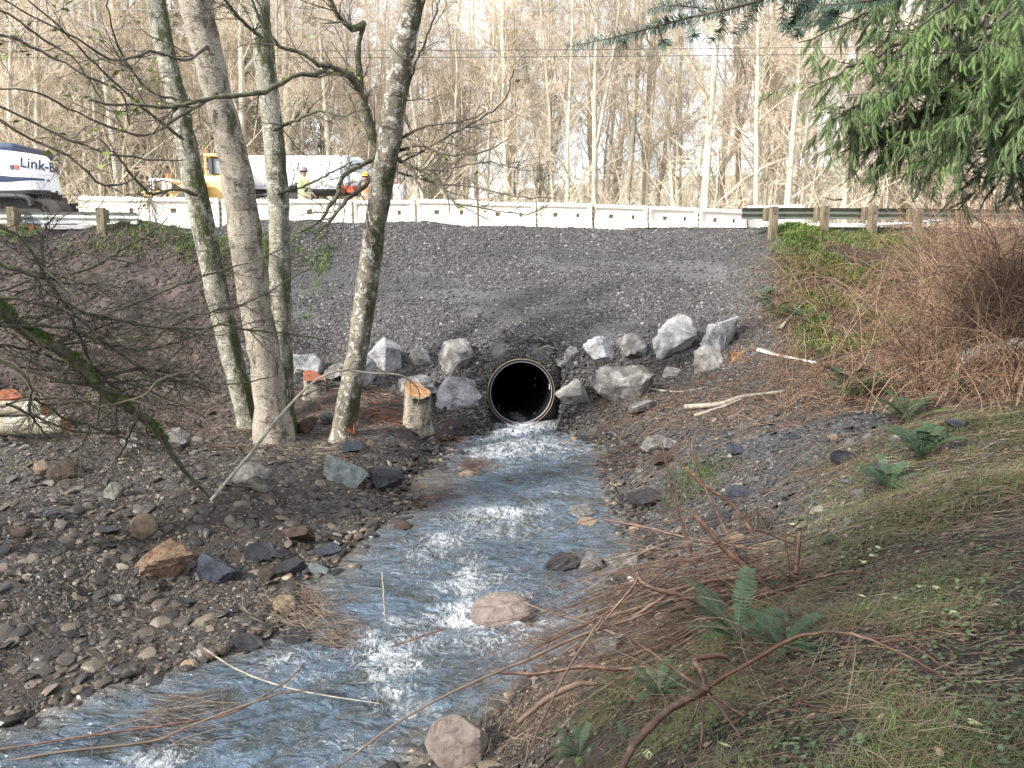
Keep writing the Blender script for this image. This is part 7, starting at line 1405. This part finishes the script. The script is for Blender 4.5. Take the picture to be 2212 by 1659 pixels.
leaves(500, (1, 6), (6, 14), lambda x, y: 1.0 + 0 * x, (.02, .06), 'pale fallen leaves on the right shale', 3, tint=(.3, 1))
leaves(9000, (5.4, 11), (12, 22), lambda x, y: gn(x, y) + .5 * (x > 5.8), (.02, .06), 'small green and yellow ground leaves among the brambles', 4, mat='ivy', name='ground_cover', lift=.05)
leaves(3200, (.4, 3.2), (2.4, 6.5), lambda x, y: gn(x, y) * (fbm(x, y, .5, 66, 2) > .0), (.015, .045), 'small dark green leaves among the foreground grass', 5, mat='ivy', name='ground_cover', tint=(0, .8), lift=.03)
leaves(4000, (1.5, 6.5), (12.5, 17), lambda x, y: np.clip(sstep(14, 12.8, y) * (1 - zone_slate(x, y)) + .5, 0, 1), (.02, .07), 'brown litter of dead leaves at the foot of the right slope', 6, lift=.03, tint=(0, .8))
pl = [(2100, 1573, 38, 'roundest and largest pale yellow leaf, on the mud near the bottom right corner'), (2057, 1332, 26, 'pale green leaf alone on the dark path, level with the foreground fern'), (1860, 1295, 20, 'narrow pale leaf just left of the pair on the path'), (1940, 1302, 26, 'pale leaf on the path above the arched arm'), (1990, 1275, 26, 'left one of two long brownish leaves on the path'), (2022, 1278, 28, 'right one of two long brownish leaves on the path'), (1715, 1138, 22, 'pale green leaf at the top of the thick red stub'), (1795, 1130, 22, 'pale green leaf on bare earth right of the thick red stub'), (1888, 1207, 24, 'pale green leaf resting on grass by the small faded fern'), (1870, 1222, 28, 'folded pale leaf below the one on the grass'), (1655, 1205, 18, 'small pale leaf by the slanted red stem'), (1565, 1620, 30, 'yellow green leaf near the bottom below the star shaped shrub'), (1400, 1640, 34, 'pale leaf at the bottom edge left of the star shaped shrub'), (1990, 1240, 16, 'tiny pale leaf above the two brownish leaves'), (1900, 1190, 20, 'pale leaf highest on the trodden path')]
for i, (u, v, s, lb) in enumerate(pl):
    p = G(u, v); k = pxm(s, p[1]) * 1.15; m = MB(); m.add(LEAF[0] * [k, k * 1.1, k] - [k / 2, 0, 0], LEAF[1]); o = link('fallen_leaf', m.mesh('fallen_leaf', MAT['pale_leaf'], True)); o.location = p + [0, 0, .025]; o.rotation_euler = (rng.normal(0, .15), rng.normal(0, .15), rng.random() * 6.28); tag(o, lb, 'leaf', 'pale fallen leaves near the path')

# ------------------------------------------------------------------ light, sky, camera
w = bpy.data.worlds.new('World'); scene.world = w; w.use_nodes = True; nt = w.node_tree; bg = nt.nodes['Background']
SUN_EL, SUN_AZ = 32, -128        # azimuth of the sun measured from +y clockwise: left and behind the camera
sky = nt.nodes.new('ShaderNodeTexSky'); sky.sky_type = 'NISHITA'; sky.sun_disc = False; sky.sun_elevation = R(SUN_EL); sky.sun_rotation = R(SUN_AZ); sky.air_density = 1.2; sky.dust_density = 1.0
tc = nt.nodes.new('ShaderNodeTexCoord'); mp = nt.nodes.new('ShaderNodeMapping'); mp.inputs['Scale'].default_value = (1, 1, 2.2); nt.links.new(tc.outputs['Generated'], mp.inputs[0])
cl = noise(nt, mp.outputs[0], 2.3, 7, .6, .3); cm = ramp(nt, cl, [(.34, (0, 0, 0)), (.50, (1, 1, 1))]); cc = mixc(nt, math_(nt, 'MULTIPLY', cm, .85), sky.outputs[0], (9.0, 9.2, 9.8)); nt.links.new(cc, bg.inputs[0]); bg.inputs[1].default_value = 0.13
sl = bpy.data.lights.new('sun', 'SUN'); sl.energy = 4.6; sl.angle = R(4); sl.color = (1, .95, .87); so = bpy.data.objects.new('sun', sl); COL.objects.link(so)
az = R(SUN_AZ); sd = Vector((math.sin(az) * math.cos(R(SUN_EL)), math.cos(az) * math.cos(R(SUN_EL)), math.sin(R(SUN_EL)))); so.rotation_euler = sd.to_track_quat('Z', 'Y').to_euler()
cam = bpy.data.cameras.new('camera'); cam.sensor_width = 36; cam.lens = 36 * FX / 2212; cam.clip_end = 2000; cam.clip_start = .05; co_ = bpy.data.objects.new('camera', cam); COL.objects.link(co_); co_.rotation_euler = (math.pi / 2 - PIT, 0, 0); scene.camera = co_
scene.view_settings.view_transform = 'Standard'; scene.view_settings.look = 'None'; scene.view_settings.gamma = 1; scene.view_settings.exposure = 0.9
